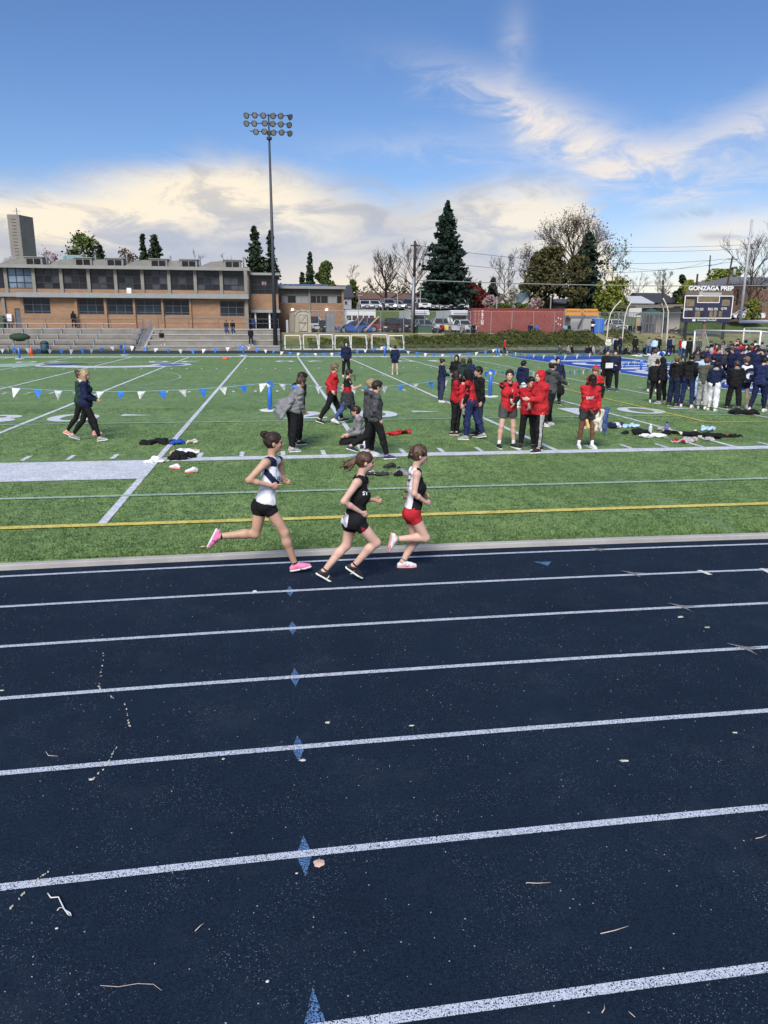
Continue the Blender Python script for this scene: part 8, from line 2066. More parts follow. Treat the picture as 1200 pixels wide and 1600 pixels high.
# ---- the crowd at the right, front to back
B = 'black'
big = [
 (1018, 613, 547, 80, {}, F(('hoodie', 'lgrey'), ('pants', 'green'), 'shoe_white'), 'tall person in a pale grey sweatshirt at the left end of the crowd', 'a', ('short', 'brown')),
 (1021, 631, 564, 60, {'armR': 'pocket'}, F(('jacket', B), ('tight', B), 'shoe_white'), 'girl in black with tied hair before the pale grey sweatshirt', 'a', ('bun', 'dark')),
 (1032, 632, 560, 120, {}, F(('jacket', B), ('pants', B), 'shoe_grey', hood='up'), 'person in black with the hood up at the left of the crowd', 'a', None),
 (1051, 636, 559, 50, {'legL': (3, 4, 7, 0)}, F(('hoodie', B), ('wide', 'navy'), 'shoe_black', hood='down'), 'person with curly blond hair in a black hoodie and navy trousers', 'a', ('curly', 'light')),
 (1072, 638, 555, 70, {'legL': (6, 4, 8, 0), 'legR': (-6, 3, 8, 0)}, F(('hoodie', B), ('pants', 'navy2'), 'shoe_white', hood='down'), 'tall person with black hair and black hoodie, navy trousers and white shoes', 'b', ('short', 'black')),
 (1096, 641, 560, 55, {'legL': (16, 8, 4, 0), 'legR': (-14, 10, 4, 8)}, F(('jacket', 'olive'), ('wide', 'lgrey'), 'shoe_white'), 'person in an olive jacket and wide pale trousers', 'a', ('short', 'brown')),
 (1112, 643, 567, 60, {'legL': (12, 8, 6, 0), 'legR': (-6, 6, 4, 0), 'armR': (.42, .16, 1.30)}, F(('jacket', 'navy'), ('wide', 'white'), 'shoe_white', hood='inner', hoodm=C_['lgrey']), 'person with navy jacket, pale hood and baggy white trousers reaching out', 'a', ('short', 'black')),
 (1144, 641, 566, 75, {'legL': (4, 4, 8, 0), 'legR': (-6, 4, 8, 0)}, F(('loose', B), ('wide', B), BS, hood='inner', hoodm=C_['grey']), 'stocky person in a big black jacket with grey hood, seen from behind', 'a', ('short', 'brown')),
 (1182, 645, 558, 15, {'legR': (22, 14, 3, -4), 'legL': (-10, 22, 3, 20), 'lean': 8, 'armR': (.18, .14, 1.02), 'armL': (.35, .14, 1.15)}, F(('jacket', 'navy2'), ('pants', 'navy'), 'shoe_white'), 'boy in a navy tracksuit stepping right beside the black backpack', 'a', ('short', 'black')),
 (1199, 638, 566, 60, {}, F(('jacket', 'navy'), ('pants', 'navy'), 'shoe_white'), 'person in navy cut off by the right edge of the photograph', 'a', ('short', 'dark')),
 (1063, 622, 558, 200, {}, F(('jacket', 'green'), ('pants', B), 'shoe_black', hood='up'), 'person with a hood behind the curly blond one', 'a', None),
 (1108, 628, 557, 100, {}, F(('jacket', 'navy'), ('pants', 'navy'), 'shoe_black'), 'person with black hair behind the olive jacket', 'a', ('short', 'black'))]
r0 = random.Random(8)
for px, yf, yt, fc, ps, ft, lb, sk, hr_ in big: PP(px, yf, yt, fc + r0.uniform(-25, 25), {'lean': r0.uniform(0, 9), 'twist': r0.uniform(-12, 12), 'head': (r0.uniform(0, 22), r0.uniform(-35, 35)), 'armL': r0.choice(['side', 'pocket', 'belly', 'front']), 'armR': r0.choice(['side', 'pocket', 'hip', 'phone']), 'legL': (r0.uniform(-4, 16), r0.uniform(3, 12), 5, 0), **ps}, ft, lb, sk, hr_, cell=.019, group='crowd of athletes by the end zone')
def towel(root, J, rng):
 v = Vol(.018); s = J['s']
 for i in range(9):
  a = -1.3 + 2.9 * i / 9; c = J['neck'] + V3(-math.cos(a) * .15, math.sin(a) * .20, -.08); v.cone(c, c + V3(-math.cos(a) * .10, math.sin(a) * .06, -.95 - .06 * (i % 3)) * s, .055, .060, .05)
 link('towel', v.mesh('towel', C_['lblue'], noise=wrinkle(4, .012, 18)), root)
PP(1090, 632, 555, 50, {}, F(('jacket', 'lblue'), ('pants', 'dgrey'), 'shoe_white'), 'person wrapped in a long pale blue towel', 'a', ('short', 'black'), cell=.019, extra=towel, group='crowd of athletes by the end zone')
def blanket(root, J, rng):
 v = Vol(.018); s = J['s']
 v.cone(J['shL'] + V3(-.06, -.04, .0), J['hipL'] + V3(-.14, .06, .05), .07, .07, .12); v.cone(J['shR'] + V3(-.06, .04, .0), J['hipR'] + V3(-.14, -.06, .05), .07, .07, .12); v.cone(J['chest'] + V3(-.12, 0, .1), J['hipc'] + V3(-.16, 0, .05), .07, .07, .12)
 o = link('blanket', v.mesh('blanket', C_['white']), root)
r_, J = PP(1158, 640, 560, 85, {'legL': (6, 10, 6, 0)}, F(('loose', 'navy'), ('shorts', 'navy'), 'shoe_white', socks=C_['white']), 'person with curly blond hair and a large letter G on the back', 'a', ('curly', 'light'), cell=.019, extra=blanket, group='crowd of athletes by the end zone')
for t_, s_, mm, of in (('G', .62, C_['navy'], .012),):
 me = text_mesh('G', s_, .004, 'back_letter', bold=.03); me.materials.append(mm); o = link('back_letter', me, r_); q = J['hipc'] + V3(-.255, 0, .20); o.location = q; o.rotation_euler = (R(90), 0, R(-90))
rows = []
rr = random.Random(77)
small = [  # px, foot, top, face, top colour, trousers, hair or cap, words
 (1105, 598, 540, 230, 'purple', B, 'hoodw', 'purple jacket and white knitted hood'), (1131, 600, 542, 90, 'charcoal', B, 'beanie', 'dark jacket and black beanie, standing tall and seen from behind'), (1141, 602, 548, 250, 'navy', 'navy', 'b', 'navy jacket looking left, right of the black beanie'), (1153, 604, 545, 260, 'navy', 'navy', 'd', 'navy jacket and pale collar'), (1165, 603, 548, 85, 'navy', B, 'd', 'navy jacket seen from behind under the net'),
 (1178, 606, 546, 240, 'navy', 'navy', 'k', 'navy jacket with curly black hair'), (1186, 604, 548, 200, B, B, 'k', 'black jacket, second from the right edge'), (1193, 600, 543, 250, 'navy', 'navy', 'b', 'navy jacket near the right edge'), (1199, 602, 545, 180, 'white', 'navy', 'd', 'white top at the right edge'), (1118, 606, 556, 250, 'navy', 'navy', 'b', 'navy jacket just left of the black beanie'),
 (1088, 600, 553, 280, B, B, 'l', 'long dark hair under the goal corner'), (1083, 610, 558, 260, 'dgrey', B, 'l', 'long hair and dark grey, face turned to camera'), (1123, 582, 538, 200, 'lgrey', 'dgrey', 'l', 'pale grey top bending over'), (1115, 590, 541, 250, 'red', B, 'l', 'red top behind the net'), (1152, 582, 536, 80, 'red', B, 'b', 'red shirt seen from behind'), (1171, 582, 536, 80, 'crimson', B, 'd', 'red and white jacket seen from behind'),
 (1097, 590, 546, 270, 'navy', B, 'd', 'navy jacket, half hidden between goal post and towel'), (1110, 583, 541, 250, 'grey', 'jean', 'b', 'grey top beside the red top behind the net'), (1137, 588, 543, 280, B, B, 'd', 'black jacket behind the standing black beanie'), (1146, 590, 546, 300, 'navy2', 'navy', 'k', 'bright navy jacket with curly hair in the thick of it'), (1159, 592, 545, 240, 'lgrey', B, 'b', 'pale grey sweatshirt in the thick of it'), (1170, 592, 544, 260, 'navy', 'navy', 'l', 'navy jacket and long hair, back right'), (1182, 588, 541, 100, B, B, 'd', 'black jacket, back right, seen from behind'), (1193, 586, 540, 230, 'dgrey', 'navy', 'b', 'dark grey jacket, back right at the edge'),
 (1160, 576, 530, 90, B, B, 'k', 'black jacket between the two in red'), (1128, 574, 531, 250, 'grey', B, 'l', 'grey jacket by the net post'), (1140, 572, 529, 260, 'dgrey', B, 'b', 'dark grey jacket further back'), (1107, 572, 530, 200, B, 'jean', 'b', 'black top left of the soccer net'), (1176, 572, 526, 90, 'white', B, 'd', 'white top with a cap far behind the net'), (1187, 574, 530, 90, 'grey', B, 'd', 'grey jacket far right behind the net'), (1148, 568, 527, 270, 'pinkish', B, 'l', 'pale pink top on the bank')]
HN = {'b': ('short', 'brown'), 'd': ('short', 'dark'), 'k': ('curly', 'black'), 'l': ('long', 'dark')}
for px, yf, yt, fc, tc_, bc, hk, wd in small:
 ft = F(('jacket', tc_), ('pants', bc), 'shoe_white'); hr_ = HN.get(hk, ('short', 'dark'))
 if hk == 'hoodw': ft['hood'] = 'innerup'; ft['hoodm'] = C_['lgrey']
 if hk == 'beanie': ft['cap'] = ('beanie', C_['black'])
 PP(px + rr.uniform(-3, 3), yf, yt, fc + rr.uniform(-40, 40), {'lean': rr.uniform(0, 9), 'head': (rr.uniform(-5, 25), rr.uniform(-45, 45)), 'twist': rr.uniform(-15, 15), 'legL': (rr.uniform(-3, 10), 5, 5, 0), 'armR': rr.choice(['pocket', 'side', 'belly']), 'armL': rr.choice(['pocket', 'side', 'side'])}, ft, 'athlete in the crowd, ' + wd, 'a' if px % 3 else 'b', hr_, cell=.026, group='crowd of athletes by the end zone', female=hk == 'l', H=rr.uniform(1.66, 1.84))
far = [(949, 556, 524, 250, 'cream', 'jean', 'l', 'cream jacket'), (960, 555, 525, 90, 'lblue', 'dgrey', 'b', 'pale blue shirt behind the first bent pole'), (961, 558, 527, 200, B, B, 'd', 'black, left of the second bent pole'), (968, 556, 526, 180, 'navy', 'navy', 'd', 'navy, turned to the one in black'), (991, 556, 524, 90, B, B, 'k', 'black jacket seen from behind, standing alone'),
 (1012, 556, 523, 80, 'grey', 'jean', 'b', 'grey jacket and jeans'), (1020, 560, 525, 40, 'lblue', 'navy', 'b', 'pale blue vest bending forward'), (1027, 556, 524, 250, B, B, 'd', 'black, hands in pockets, beside the pale vest'), (1044, 557, 524, 100, 'navy', 'navy', 'd', 'navy behind the thick bent pole'), (1050, 556, 524, 90, 'grey', B, 'b', 'grey jacket right of the thick bent pole'), (1062, 560, 529, 200, 'crimson', 'jean', 'l', 'dark red jacket'), (1068, 562, 530, 60, 'white', 'djean', 'd', 'white top leaning to the red one'), (1075, 564, 529, 90, B, B, 'k', 'long black coat with a white hem'), (1089, 562, 531, 250, B, B, 'd', 'black next to the goal post')]
for px, yf, yt, fc, tc_, bc, hk, wd in far:
 PP(px, yf, yt, fc, {'armR': rr.choice(['pocket', 'side', 'belly']), 'armL': rr.choice(['pocket', 'side']), 'lean': 22 if 'bending' in wd else 3}, F(('jacket', tc_), ('pants', bc), 'shoe_black'), 'spectator near the far track edge in ' + wd, 'a', HN.get(hk, ('short', 'dark')), cell=.036, group='spectators along the far edge', H=rr.uniform(1.65, 1.82))
PP(787.5, 556, 529, 5, {**WALK, 'armL': 'side', 'armR': 'side'}, F(('jacket', 'red'), ('tight', 'black'), 'shoe_white'), 'person in red jacket walking on the far track before the juniper', 'a', ('short', 'dark'), cell=.03)
sit = [(883, 'dgrey'), (900, 'grey'), (908, B), (922, 'navy'), (932, B), (939, 'lgrey'), (948, 'grey'), (957, B), (976, 'dgrey'), (984, B), (996, 'grey'), (1010, 'charcoal'), (1018, B), (1032, 'dgrey')]
for i, (px, tc_) in enumerate(sit):
 g = gr(px, 555.5); fc = rr.choice([175, 185, 200, 160, 250, 290]); who = ['far left of the row', 'leaning back', 'all in black', 'navy, knees up', 'black, turned away', 'pale grey top', 'grey, between the bent poles', 'black cap', 'dark grey, right of second pole', 'black with knees up', 'grey, alone', 'charcoal', 'black beside the vest', 'dark grey beside the blue bag'][i]
 person((g.x, g.y + 1.2 + (i % 3) * .5, .05), 1.7, fc, {'sit': .13, 'legL': (70, 60 + 6 * (i % 4), 8, -20), 'legR': (78, 80, 6, -14), 'lean': 8 - 26 * (i % 2), 'armL': (.25, .16, 1.05) if i % 2 == 0 else (-.25, .25, .85), 'armR': (.25, .16, 1.05) if i % 3 else (-.25, .25, .85)}, F(('jacket', tc_), ('pants', rr.choice([B, 'navy', 'dgrey'])), 'shoe_white', hem=-.01), 'spectator sitting on the far track edge, ' + who, cell=.038, group='spectators sitting along the far edge', hair=('short', rr.choice(['dark', 'brown', 'light', 'black'])))
def FZ(px, yfoot, Y, z, H, face, ps, fit, label, **k):
 p = at(px, yfoot, Y); return person((p.x, Y, z), H, face, {**STAND, **ps}, fit, label, cell=.034, **k)
FZ(116, 511, YB - 0.7, ZTER, 1.78, 95, {}, F(('jacket', B), ('pants', B), BS, hood='up'), 'person in black standing against the school wall at left')
FZ(392.5, 542, 80.0, RIS, 1.78, 95, {'armL': 'pocket', 'armR': 'pocket'}, F(('jacket', B), ('pants', 'navy'), 'shoe_white'), 'person in black walking up the concrete steps', hair=('short', 'black'))
SITC = {'sit': .12, 'legL': (74, 72, 6, 0), 'legR': (74, 72, 6, 0), 'lean': 10, 'armL': (.3, .12, 1.1), 'armR': (.3, .12, 1.1)}
def SP(px, py, Y, z, face, top, bot, label, **k):
 p = at(px, py, Y); return person((p.x, Y, z), 1.72, face, {**SITC, **k.pop('ps', {})}, F(('jacket', top), ('pants', bot), k.pop('shoe', 'shoe_white'), hem=-.01, **k), label, cell=.034, hair=('short', 'dark'))
SP(253, 535, Y0S + TRD * 1 + .5, RIS * 2, 285, B, 'lgrey', 'person in black jacket and pale trousers sitting on the concrete steps near the stairs', ps={'sit': .12, 'legL': (60, 30, 10, 0), 'legR': (60, 50, 6, 0)})
SP(354, 518, Y0S + TRD * 3 + .2, RIS * 4, 270, 'green', 'jean', 'person in dark green with red cap sitting atop the steps, left of a pair', ps={'sit': .1}, cap=('cap', C_['crimson'])); SP(364, 518, Y0S + TRD * 3 + .2, RIS * 4, 268, B, 'jean', 'person in black and jeans sitting at the top of the steps, right of a pair', ps={'sit': .1})
PP_ = lambda px, top, bot, fc, label, z=1.66, Y=88.2, **k: SP(px, 518, Y, z, fc, top, bot, label, **k)
PP_(692, 'crimson', B, 200, 'person with a red hat sitting in a folding chair by the yellow chair', ps={'sit': .42, 'legL': (85, 80, 4, 0), 'legR': (85, 80, 4, 0)}, cap=('cap', C_['red'])); PP_(740, B, B, 250, 'person in black sitting in the teal chair beside the container end', ps={'sit': .42, 'legL': (85, 80, 4, 0), 'legR': (85, 80, 4, 0)}); PP_(829, 'navy', 'navy', 290, 'person in navy sitting beside the blue folding chair', ps={'sit': .42, 'legL': (85, 80, 4, 0), 'legR': (85, 80, 4, 0)}); PP_(724, 'grey', 'grey', 220, 'person wrapped in a grey blanket in front of the white pickup', ps={'sit': .40, 'legL': (85, 80, 4, 0), 'legR': (85, 80, 4, 0)})
p = at(925, 520, 87.6); person((p.x, 87.6, 1.63), 1.75, 100, {**STAND, 'armL': 'hip', 'armR': 'hip'}, F(('jacket', B), ('pants', B), BS, top_extra=[C_['white']], top_fn=lambda C, J: ((C - J['hipc']) @ J['up'] < .24).astype(int)), 'person in black and white standing on the bank before the school buses', cell=.034)
# -- pennant lines on blue posts
M_PB = cloth('pennant_blue', (0.035, 0.19, 0.68), .6); M_PWH = cloth('pennant_white', (0.68, 0.70, 0.72), .6); M_ROPE = mat('rope', (.30, .45, .60), .7)
def lane_post(px, yb, yt, label):
 g = gr(px, yb); h = at(px, yt, g.y).z; e = empty('lane_post', (g.x, g.y, .034), 0, label, 'post', 'blue posts that carry the pennants'); r = .075
 mb = MB(); mb.tube([(0, 0, .03), (0, 0, h - .03)], r, 12); mb.build('tube', M_BLUEP, e, True); mb = MB(); mb.tube([(0, 0, h * .80), (0, 0, h * .93)], r * 1.04, 12); mb.build('band', M_PWH, e, True)
 mb = MB(); mb.tube([(0, 0, 0), (0, 0, .03)], .34, 16); mb.build('base', M_WHITEP, e); mb = MB(); mb.add([(-.1, -.08, h - .02), (.16, -.08, h - .22), (.12, -.08, h + .0)], [(0, 1, 2)]); mb.tube([(0, 0, h - .03), (0, 0, h + .02)], r * .7, 10); mb.build('cap', M_BLUEP, e); return Vector((g.x, g.y, h))
def bunting(a, b, sag, label, step=.55, size=.30, seed=1):
 a, b = Vector(a), Vector(b); L = (b - a).length; rr = random.Random(seed); e = empty('pennant_line', a, 0, label, 'bunting'); pt = lambda t: (b - a) * t - Vector((0, 0, sag * 4 * t * (1 - t)))
 mb = MB(); mb.tube([pt(i / 16) for i in range(17)], .008, 4); mb.build('rope', M_ROPE, e); n = int(L / step); d = (b - a).normalized()
 for i in range(n):
  t = (i + .5) / n; p = pt(t); q = pt(t + size * .9 / L); dr = Vector((rr.uniform(-.25, .2) * size * 1.5, rr.uniform(-.3, .3) * size, -size * rr.uniform(.8, 1.1))) ; m = (p + q) / 2 + dr; mid = (p + q) / 2 + dr * .4 + Vector((0, rr.uniform(-.03, .03), 0)); o = Vector((0, .006, 0))
  mb = MB(); mb.add([p, q, m, mid, p + o, q + o, m + o, mid + o], [(0, 1, 3), (1, 2, 3), (2, 0, 3), (5, 4, 7), (6, 5, 7), (4, 6, 7), (0, 4, 5, 1), (1, 5, 6, 2), (2, 6, 4, 0)]); mb.build('pennant', M_PB if i % 2 else M_PWH, e)
A1 = lane_post(422, 643, 598, 'blue post left of the boy in the grey coat'); A2 = lane_post(765.5, 621, 579, 'blue post behind the red group'); A3 = lane_post(1001, 580, 561, 'blue post standing on the blue end zone')
B1 = lane_post(31, 561.5, 543, 'blue post at the far side, leftmost'); B2 = lane_post(195, 555.5, 539, 'blue post at the far side below the benches'); B3 = lane_post(380.5, 556, 540, 'blue post at the far side below the concrete steps'); B4 = lane_post(601, 558, 541, 'blue post at the far side below the last small goal'); B5 = lane_post(775, 557.5, 545, 'blue post at the far side beside the walker in red')
g = gr(-70, 690); bunting((g.x - 2.2, 26.0, .95), A1, .28, 'long line of blue and white pennants from the left edge to the near blue post', .62, .30, 1); bunting(A1, A2, .35, 'line of blue and white pennants across the middle groups', .66, .28, 2); bunting(A2, A3, .30, 'line of blue and white pennants from the red group to the end zone', .62, .28, 3); bunting(A3, gr(1062, 562, 1.1), .1, 'short pennant line at the end zone post, right side', .6, .30, 4)
bunting((B1.x - 9, B1.y, .9), B1, .2, 'far pennant line, short piece at the left edge', .9, .36, 5); bunting(B1, B2, .25, 'far pennant line in front of the aluminium benches', .92, .42, 6); bunting(B2, B3, .35, 'far pennant line in front of the concrete steps', 1.0, .42, 7); bunting(B3, B4, .62, 'far pennant line in front of the small white goals', .72, .34, 8); bunting(B4, B5, .55, 'far pennant line in front of the juniper hedge', .72, .34, 9); bunting(B5, gr(925, 552, .9), .3, 'far pennant line toward the seated spectators', .78, .36, 10)
# -- clothes, bags and bottles on the turf
def heap(px, py, w, d, h, m, label, cat='jacket', seed=1, name='clothing_pile', n=9, extra=None):
 g = gr(px, py, .03); rr = random.Random(seed); v = Vol(.013)
 for i in range(int(n * 1.8)):
  x, y = rr.uniform(-w, w) * .42, rr.uniform(-d, d) * .62; e_ = 1 - (x / w) ** 2 * 2.2; Rm = rotm('Z', rr.uniform(-60, 60)) @ rotm('X', rr.uniform(-22, 22)) @ rotm('Y', rr.uniform(-16, 16)); L = max(w, .4) * rr.uniform(.10, .24)
  v.ell((x, y, h * rr.uniform(.12, .5) * e_), (L, L * rr.uniform(.35, .7), h * rr.uniform(.18, .40)), Rm, .02)
  if i % 3 == 0: a = rr.uniform(0, 6.28); v.cone((x, y, h * .45 * e_), (x + math.cos(a) * L * 1.3, y + math.sin(a) * L * .8, .03), .03, .018, .02)
 v.cut((0, 0, .002), (0, 0, -1)); ms = [m] + ([extra] if extra else []); cf = (lambda C: ((np.sin(C[:, 0] * 13 + seed) + np.sin(C[:, 1] * 17 + C[:, 0] * 5)) > .7).astype(int)) if extra else None
 o = link(name, v.mesh('heap', ms, cf, wrinkle(seed, .013, 30)), None, (g.x, g.y, .034)); return tag(o, label, cat)
heap(252, 693, .85, .30, .14, C_['black'], 'black jacket with long sleeves lying across the yard line', seed=1); heap(276, 694, .34, .2, .13, C_['royal'], 'blue sleeve of cloth beside the black jacket', 'cloth', 2, n=4); heap(299, 693, .28, .2, .12, C_['cream'], 'white shoe bag at the right end of the black jacket', 'bag', 3, n=4)
heap(285, 717, .58, .32, .24, C_['black'], 'black rolled trousers on the sideline beside two coral shoes', 'trousers', 4); heap(292, 707, .60, .25, .12, C_['white'], 'white and pink shirt behind the black rolled trousers', 'shirt', 5, n=6, extra=C_['pinkish']); heap(245, 722, .52, .28, .10, C_['white'], 'white shirt with stripes on the end of the white band', 'shirt', 6, n=6, extra=C_['lgrey'])
heap(625, 679, .66, .26, .14, C_['red'], 'red and black jacket lying alone on the turf', seed=7, extra=C_['black']); heap(582, 742, .55, .26, .13, C_['charcoal'], 'dark bag with white stripes behind the runner in black', 'bag', 8, n=6, extra=C_['white']); heap(625, 741, .55, .30, .18, C_['grey'], 'grey and black backpack between the runners', 'backpack', 9, n=7, extra=C_['black']); heap(575, 700, .36, .28, .24, C_['white'], 'white bag beside the sitting boy', 'bag', 10, n=6, extra=C_['charcoal'])
for i, (px, py, w, d, h, c, x, lb, ct) in enumerate(((962, 668, .62, .4, .2, 'navy', 'white', 'navy and white jacket, leftmost of the clothes pile', 'jacket'), (985, 668, .5, .3, .15, 'lblue', None, 'pale blue shirt at the back of the pile', 'shirt'), (992, 678, .7, .4, .18, 'black', None, 'black jacket in the middle of the pile', 'jacket'), (1022, 684, .62, .3, .17, 'white', 'lgrey', 'white hooded top in front of the bottles', 'hoodie'), (1040, 673, .6, .35, .16, 'lgrey', None, 'pale grey shirt right of the purple bottle', 'shirt'), (1048, 678, .5, .3, .13, 'black', None, 'black cloth under the pale grey shirt', 'cloth'),
 (1087, 682, .72, .3, .16, 'black', 'cream', 'black and cream jacket right of the middle', 'jacket'), (1108, 674, .45, .3, .18, 'lblue', None, 'light blue bag on top of the right pile', 'bag'), (1125, 684, .75, .35, .15, 'black', None, 'black jacket at the right end of the pile', 'jacket'), (1144, 683, .3, .2, .12, 'black', 'red', 'black glove with a red tip at the far right of the pile', 'glove'), (1074, 692, .60, .32, .17, 'lgrey', 'crimson', 'grey and red jacket in front of the pile', 'jacket'), (1106, 688, .30, .2, .12, 'lgrey', None, 'small grey cloth between the black jackets', 'cloth'))):
 heap(px, py, w, d, h, C_[c], lb, ct, 20 + i, extra=C_[x] if x else None, n=7)
for px, py, c, lb in ((1015.5, 679, (.62, .64, .66), 'white bottle standing in the clothes pile'), (1041, 675, (.16, .15, .48), 'purple bottle standing in the clothes pile')):
 g = gr(px, py, .03); e = empty('water_bottle', (g.x, g.y, .034), 0, lb, 'bottle'); lathe('flask', [(.045, 0), (.048, .02), (.048, .20), (.03, .235)], mat('flask_' + lb[:5], c, .35), e); lathe('lid', [(.03, .236), (.028, .27), (.012, .285)], M_PLASTIC if c[0] < .3 else M_WHITEP, e)
heap(1163, 647, .95, .35, .22, C_['black'], 'black backpack lying on the turf before the tracksuit boy', 'backpack', 41, 'backpack', 8); heap(1035, 556, 1.8, .8, .55, C_['royal'], 'bright blue and white tarpaulin bag by the bent cage poles', 'bag', 42, 'tarpaulin_bag', 9, C_['white']); heap(1010, 557, 2.2, .6, .18, C_['white'], 'white and blue banner lying flat left of the blue bag', 'banner', 43, 'folded_banner', 9, C_['royal'])
def lone_shoe(px, py, rz, mu, ms, label):
 g = gr(px, py, .03); e = empty('shoe', (g.x, g.y, .034), R(rz), label, 'shoe'); J = {'s': 1, 'female': True, 'anR': V3(0, 0, .085), 'toeR': V3(1, 0, 0), 'knR': V3(0, 0, .5), 'lf': V3(0, 1, 0)}; shoe(J, 'R', .010, mu, ms, e)
lone_shoe(277, 733, 150, MATS['shoe_white'], MATS['shoe_coral'], 'white running shoe with coral sole below the black trousers'); lone_shoe(304, 738, 200, MATS['shoe_white'], MATS['shoe_coral'], 'second coral and white shoe, right of its pair'); lone_shoe(613, 731, 185, MATS['shoe_black'], MATS['shoe_black'], 'black shoe with white flash lying behind the runners')
def camp_chair(px, m, rz, label, Y=88.1, z=1.66):
 p = at(px, 518, Y); e = empty('folding_chair', (p.x, Y, z), R(rz), label, 'chair'); mb = MB(); mb.add([(-.25, -.25, .42), (.25, -.25, .42), (.25, .22, .38), (-.25, .22, .38)], [(0, 1, 2, 3)]); mb.span((-.25, -.25, .36), (.25, .22, .379)); mb.build('seat', m, e); mb = MB(); mb.prism([(.22, .38), (.30, .95), (.27, .95), (.19, .38)], -.27, .27, 'x'); mb.build('backrest', m, e)
 for a, b in (((-.26, -.28, 0), (.26, .25, .42)), ((.26, -.28, 0), (-.26, .25, .42)), ((-.27, -.26, 0), (-.27, -.22, .62)), ((.27, -.26, 0), (.27, -.22, .62)), ((-.27, .3, 0), (-.27, .26, .62)), ((.27, .3, 0), (.27, .26, .62))): mb = MB(); mb.tube([a, b], .015, 5); mb.build('leg', M_GALV, e)
 for x in (-.27, .27): mb = MB(); mb.box((x, 0, .635), (.07, .5, .025)); mb.build('armrest', m, e)
camp_chair(699, mat('chair_yellow', (.62, .50, .10), .7), 20, 'yellow folding chair right of the person with a red hat'); camp_chair(691, M_PLASTIC, -10, 'dark folding chair under the person with a red hat', 88.3); camp_chair(740, mat('chair_teal', (.03, .16, .17), .7), 15, 'teal folding chair at the left end of the container', 88.3); camp_chair(841, M_BLUEP, 30, 'bright blue folding chair before the container, right half'); camp_chair(829, C_['navy'], 0, 'navy folding chair left of the bright blue one', 88.3); camp_chair(883, mat('chair_aqua', (.14, .30, .36), .7), -20, 'pale teal folding chair at the right end of the container'); camp_chair(891, C_['black'], 20, 'black folding chair right of the pale teal one'); camp_chair(986, C_['black'], 10, 'black folding chair between the bent cage poles'); camp_chair(999, C_['black'], -15, 'second black folding chair between the bent cage poles')
# -- litter on the track
M_PET = mat('petal', (.62, .42, .34), .6, .12, 30); M_CHIP = mat('chip_cream', (.52, .50, .43), .8, .15, 40); M_SEED = mat('stem', (.60, .50, .42), .7, .15, 40); M_TRASH = mat('string_white', (.66, .66, .66), .7)
def flake(px, py, w, d, m, label, cat, seed=1, n=14, z=.006, rag=.25):
 if m is not M_PET: w *= .6; d *= .6
 g = gr(px, py); rr = random.Random(seed); pts = []
 for i in range(n): a = 6.283 * i / n; q = 1 + rr.uniform(-rag, rag); pts.append((math.cos(a) * w * q, math.sin(a) * d * q))
 mb = MB(); vs = [(x, y, 0) for x, y in pts] + [(x * .8, y * .8, min(w, .02) * (.15 + rr.uniform(0, .2))) for x, y in pts] + [(0, 0, min(w, .02) * .3)]; fs = [(i, (i + 1) % n, n + (i + 1) % n, n + i) for i in range(n)] + [(n + i, n + (i + 1) % n, 2 * n) for i in range(n)]; o = mb.add(vs, fs).build('track_litter', m, None, True, (g.x, g.y, z)); return tag(o, label, cat)
flake(498.5, 1350.5, .032, .032, M_PET, 'round pale pink leaf just right of the blue diamond', 'leaf', 1, 16, .008, .14); flake(463.5, 1366, .012, .009, M_TRASH, 'small white fleck left of the pale pink leaf', 'fleck', 2); flake(473, 1189, .040, .020, M_CHIP, 'cream patch of bare rubber under the fourth blue diamond', 'patch', 3); flake(513, 1130, .030, .030, M_CHIP, 'ragged cream patch between lane lines, upper middle', 'patch', 4, rag=.5); flake(349, 1187, .018, .014, M_CHIP, 'small cream chip on the lane line left of the cream patch', 'chip', 5); flake(643, 1135, .03, .012, M_CHIP, 'flat cream chip right of the ragged patch', 'chip', 6, rag=.4); flake(398, 924.5, .045, .035, M_TRASH, 'small white block on the first lane line', 'block', 7); flake(143, 1219, .028, .020, M_CHIP, 'cream patch at the end of the crack', 'patch', 8, rag=.4); flake(976, 1190, .05, .02, M_CHIP, 'faint cream patch in the right middle lane', 'patch', 9, rag=.5); flake(1148, 1146, .03, .012, M_CHIP, 'cream chip near the right edge', 'chip', 10, rag=.5); flake(1063, 965, .05, .03, M_CHIP, 'cream chip beside the grey cross mark', 'chip', 11, rag=.4); flake(1105, 981, .05, .03, mat('leaf_greenish', (.25, .33, .16), .7), 'small greenish leaf in the third lane at right', 'leaf', 12); flake(3, 1080, .03, .015, M_CHIP, 'cream chip at the left edge', 'chip', 13); flake(418, 1535, .014, .012, M_TRASH, 'grey fleck near the bottom', 'fleck', 14); flake(89, 1452, .012, .01, M_TRASH, 'pale fleck below the white string', 'fleck', 15); flake(317, 862, .06, .05, mat('tan_leaf', (.55, .36, .22), .7), 'tan leaf at the toe of the rear pink shoe', 'leaf', 16, z=.07)
def twig(pts, label, r=.0022, m=M_SEED, cat='twig', z=.010):
 P = [gr(*p) for p in pts]; o0 = P[0].copy(); mb = MB(); Q = []
 for i, p in enumerate(P): Q.append(p - o0 + Vector((0, 0, r)))
 mb.tube(Q, [r * (1 if i < len(Q) - 1 else .5) for i in range(len(Q))], 5); tag(mb.build('twig' if cat == 'twig' else 'string', m, None, True, (o0.x, o0.y, z)), label, cat)
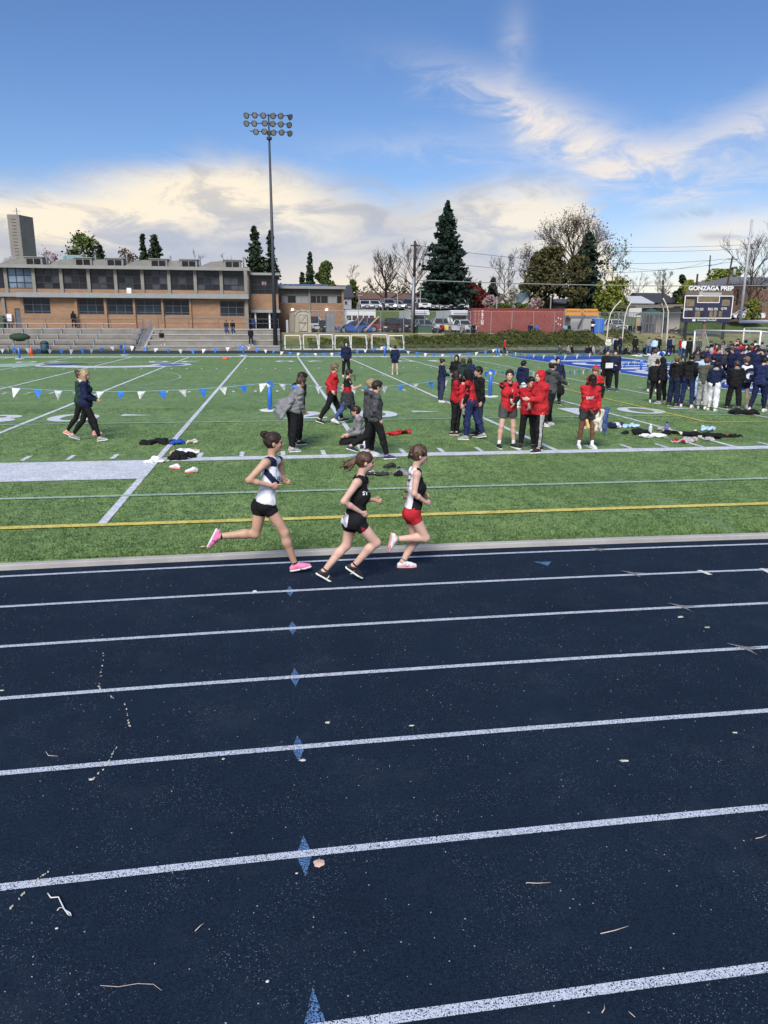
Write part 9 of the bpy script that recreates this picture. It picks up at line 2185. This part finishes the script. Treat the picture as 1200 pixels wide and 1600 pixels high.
twig([(75, 1399), (80, 1406), (92, 1405), (97, 1416), (101, 1424), (107, 1432), (113, 1436), (110, 1430), (98, 1422)], 'tangled white string at the lower left', .0035, M_TRASH, 'string'); twig([(90, 1426), (93, 1422), (100, 1421)], 'short loop beside the tangled white string', .003, M_TRASH, 'string'); twig([(72, 1177), (76, 1183), (91, 1184)], 'curved pale stem on the left in the fifth lane'); twig([(822, 1382), (838, 1383), (860, 1382)], 'pale straight stem in the right lower lane'); twig([(938, 1462), (960, 1457), (982, 1450)], 'pale curved stem below the straight one'); twig([(940, 1586), (944, 1580), (944, 1572)], 'tiny stem at the bottom right'); twig([(982, 1584), (992, 1593)], 'second tiny stem at the bottom right'); twig([(305, 1458), (313, 1450), (320, 1445)], 'short forked stem in the lower middle'); twig([(1180, 1313), (1190, 1311), (1198, 1307)], 'pale stem at the right edge'); twig([(157, 1543), (185, 1545), (215, 1540), (240, 1541), (253, 1551)], 'long thin hair like thread near the bottom left', .0012, M_SEED, 'thread')
mb = MB(); rr = random.Random(5)
def crumb(g, s, rz): mb.box((g.x, g.y, .006 + s * .2), (s, s * rr.uniform(.3, .8), s * .4), rz)
for ln in ([(163, 1018), (158, 1050), (155, 1075), (160, 1083)], [(172, 1088), (178, 1094)], [(195, 1100), (200, 1125), (203, 1138)], [(183, 1168), (172, 1188), (160, 1205), (140, 1224)], [(75, 1364), (60, 1374), (40, 1395), (8, 1432)]):
 for a, b in zip(ln, ln[1:]):
  for k in range(7):
   if rr.random() < .72: t = rr.random(); crumb(gr(a[0] + (b[0] - a[0]) * t + rr.uniform(-1, 1), a[1] + (b[1] - a[1]) * t), rr.uniform(.006, .016), rr.uniform(1, 2.2))
tag(mb.build('crack_flecks', M_CHIP), kind='stuff')
mb = MB()
for i in range(1000):
 x, y = rr.uniform(-7, 9), rr.uniform(2.2, 9.0); s = rr.choice((.002, .003, .003, .004, .006)) * (.7 + y * .05)
 if y > 8.2 and abs(x) > 7: continue
 mb.box((x, y, .007 + s * .2), (s * rr.uniform(.8, 1.6), s * .7, s * .4), rr.uniform(0, 3))
tag(mb.build('rubber_crumbs', mat('crumb_pale', (.46, .47, .48), .8)), kind='stuff')
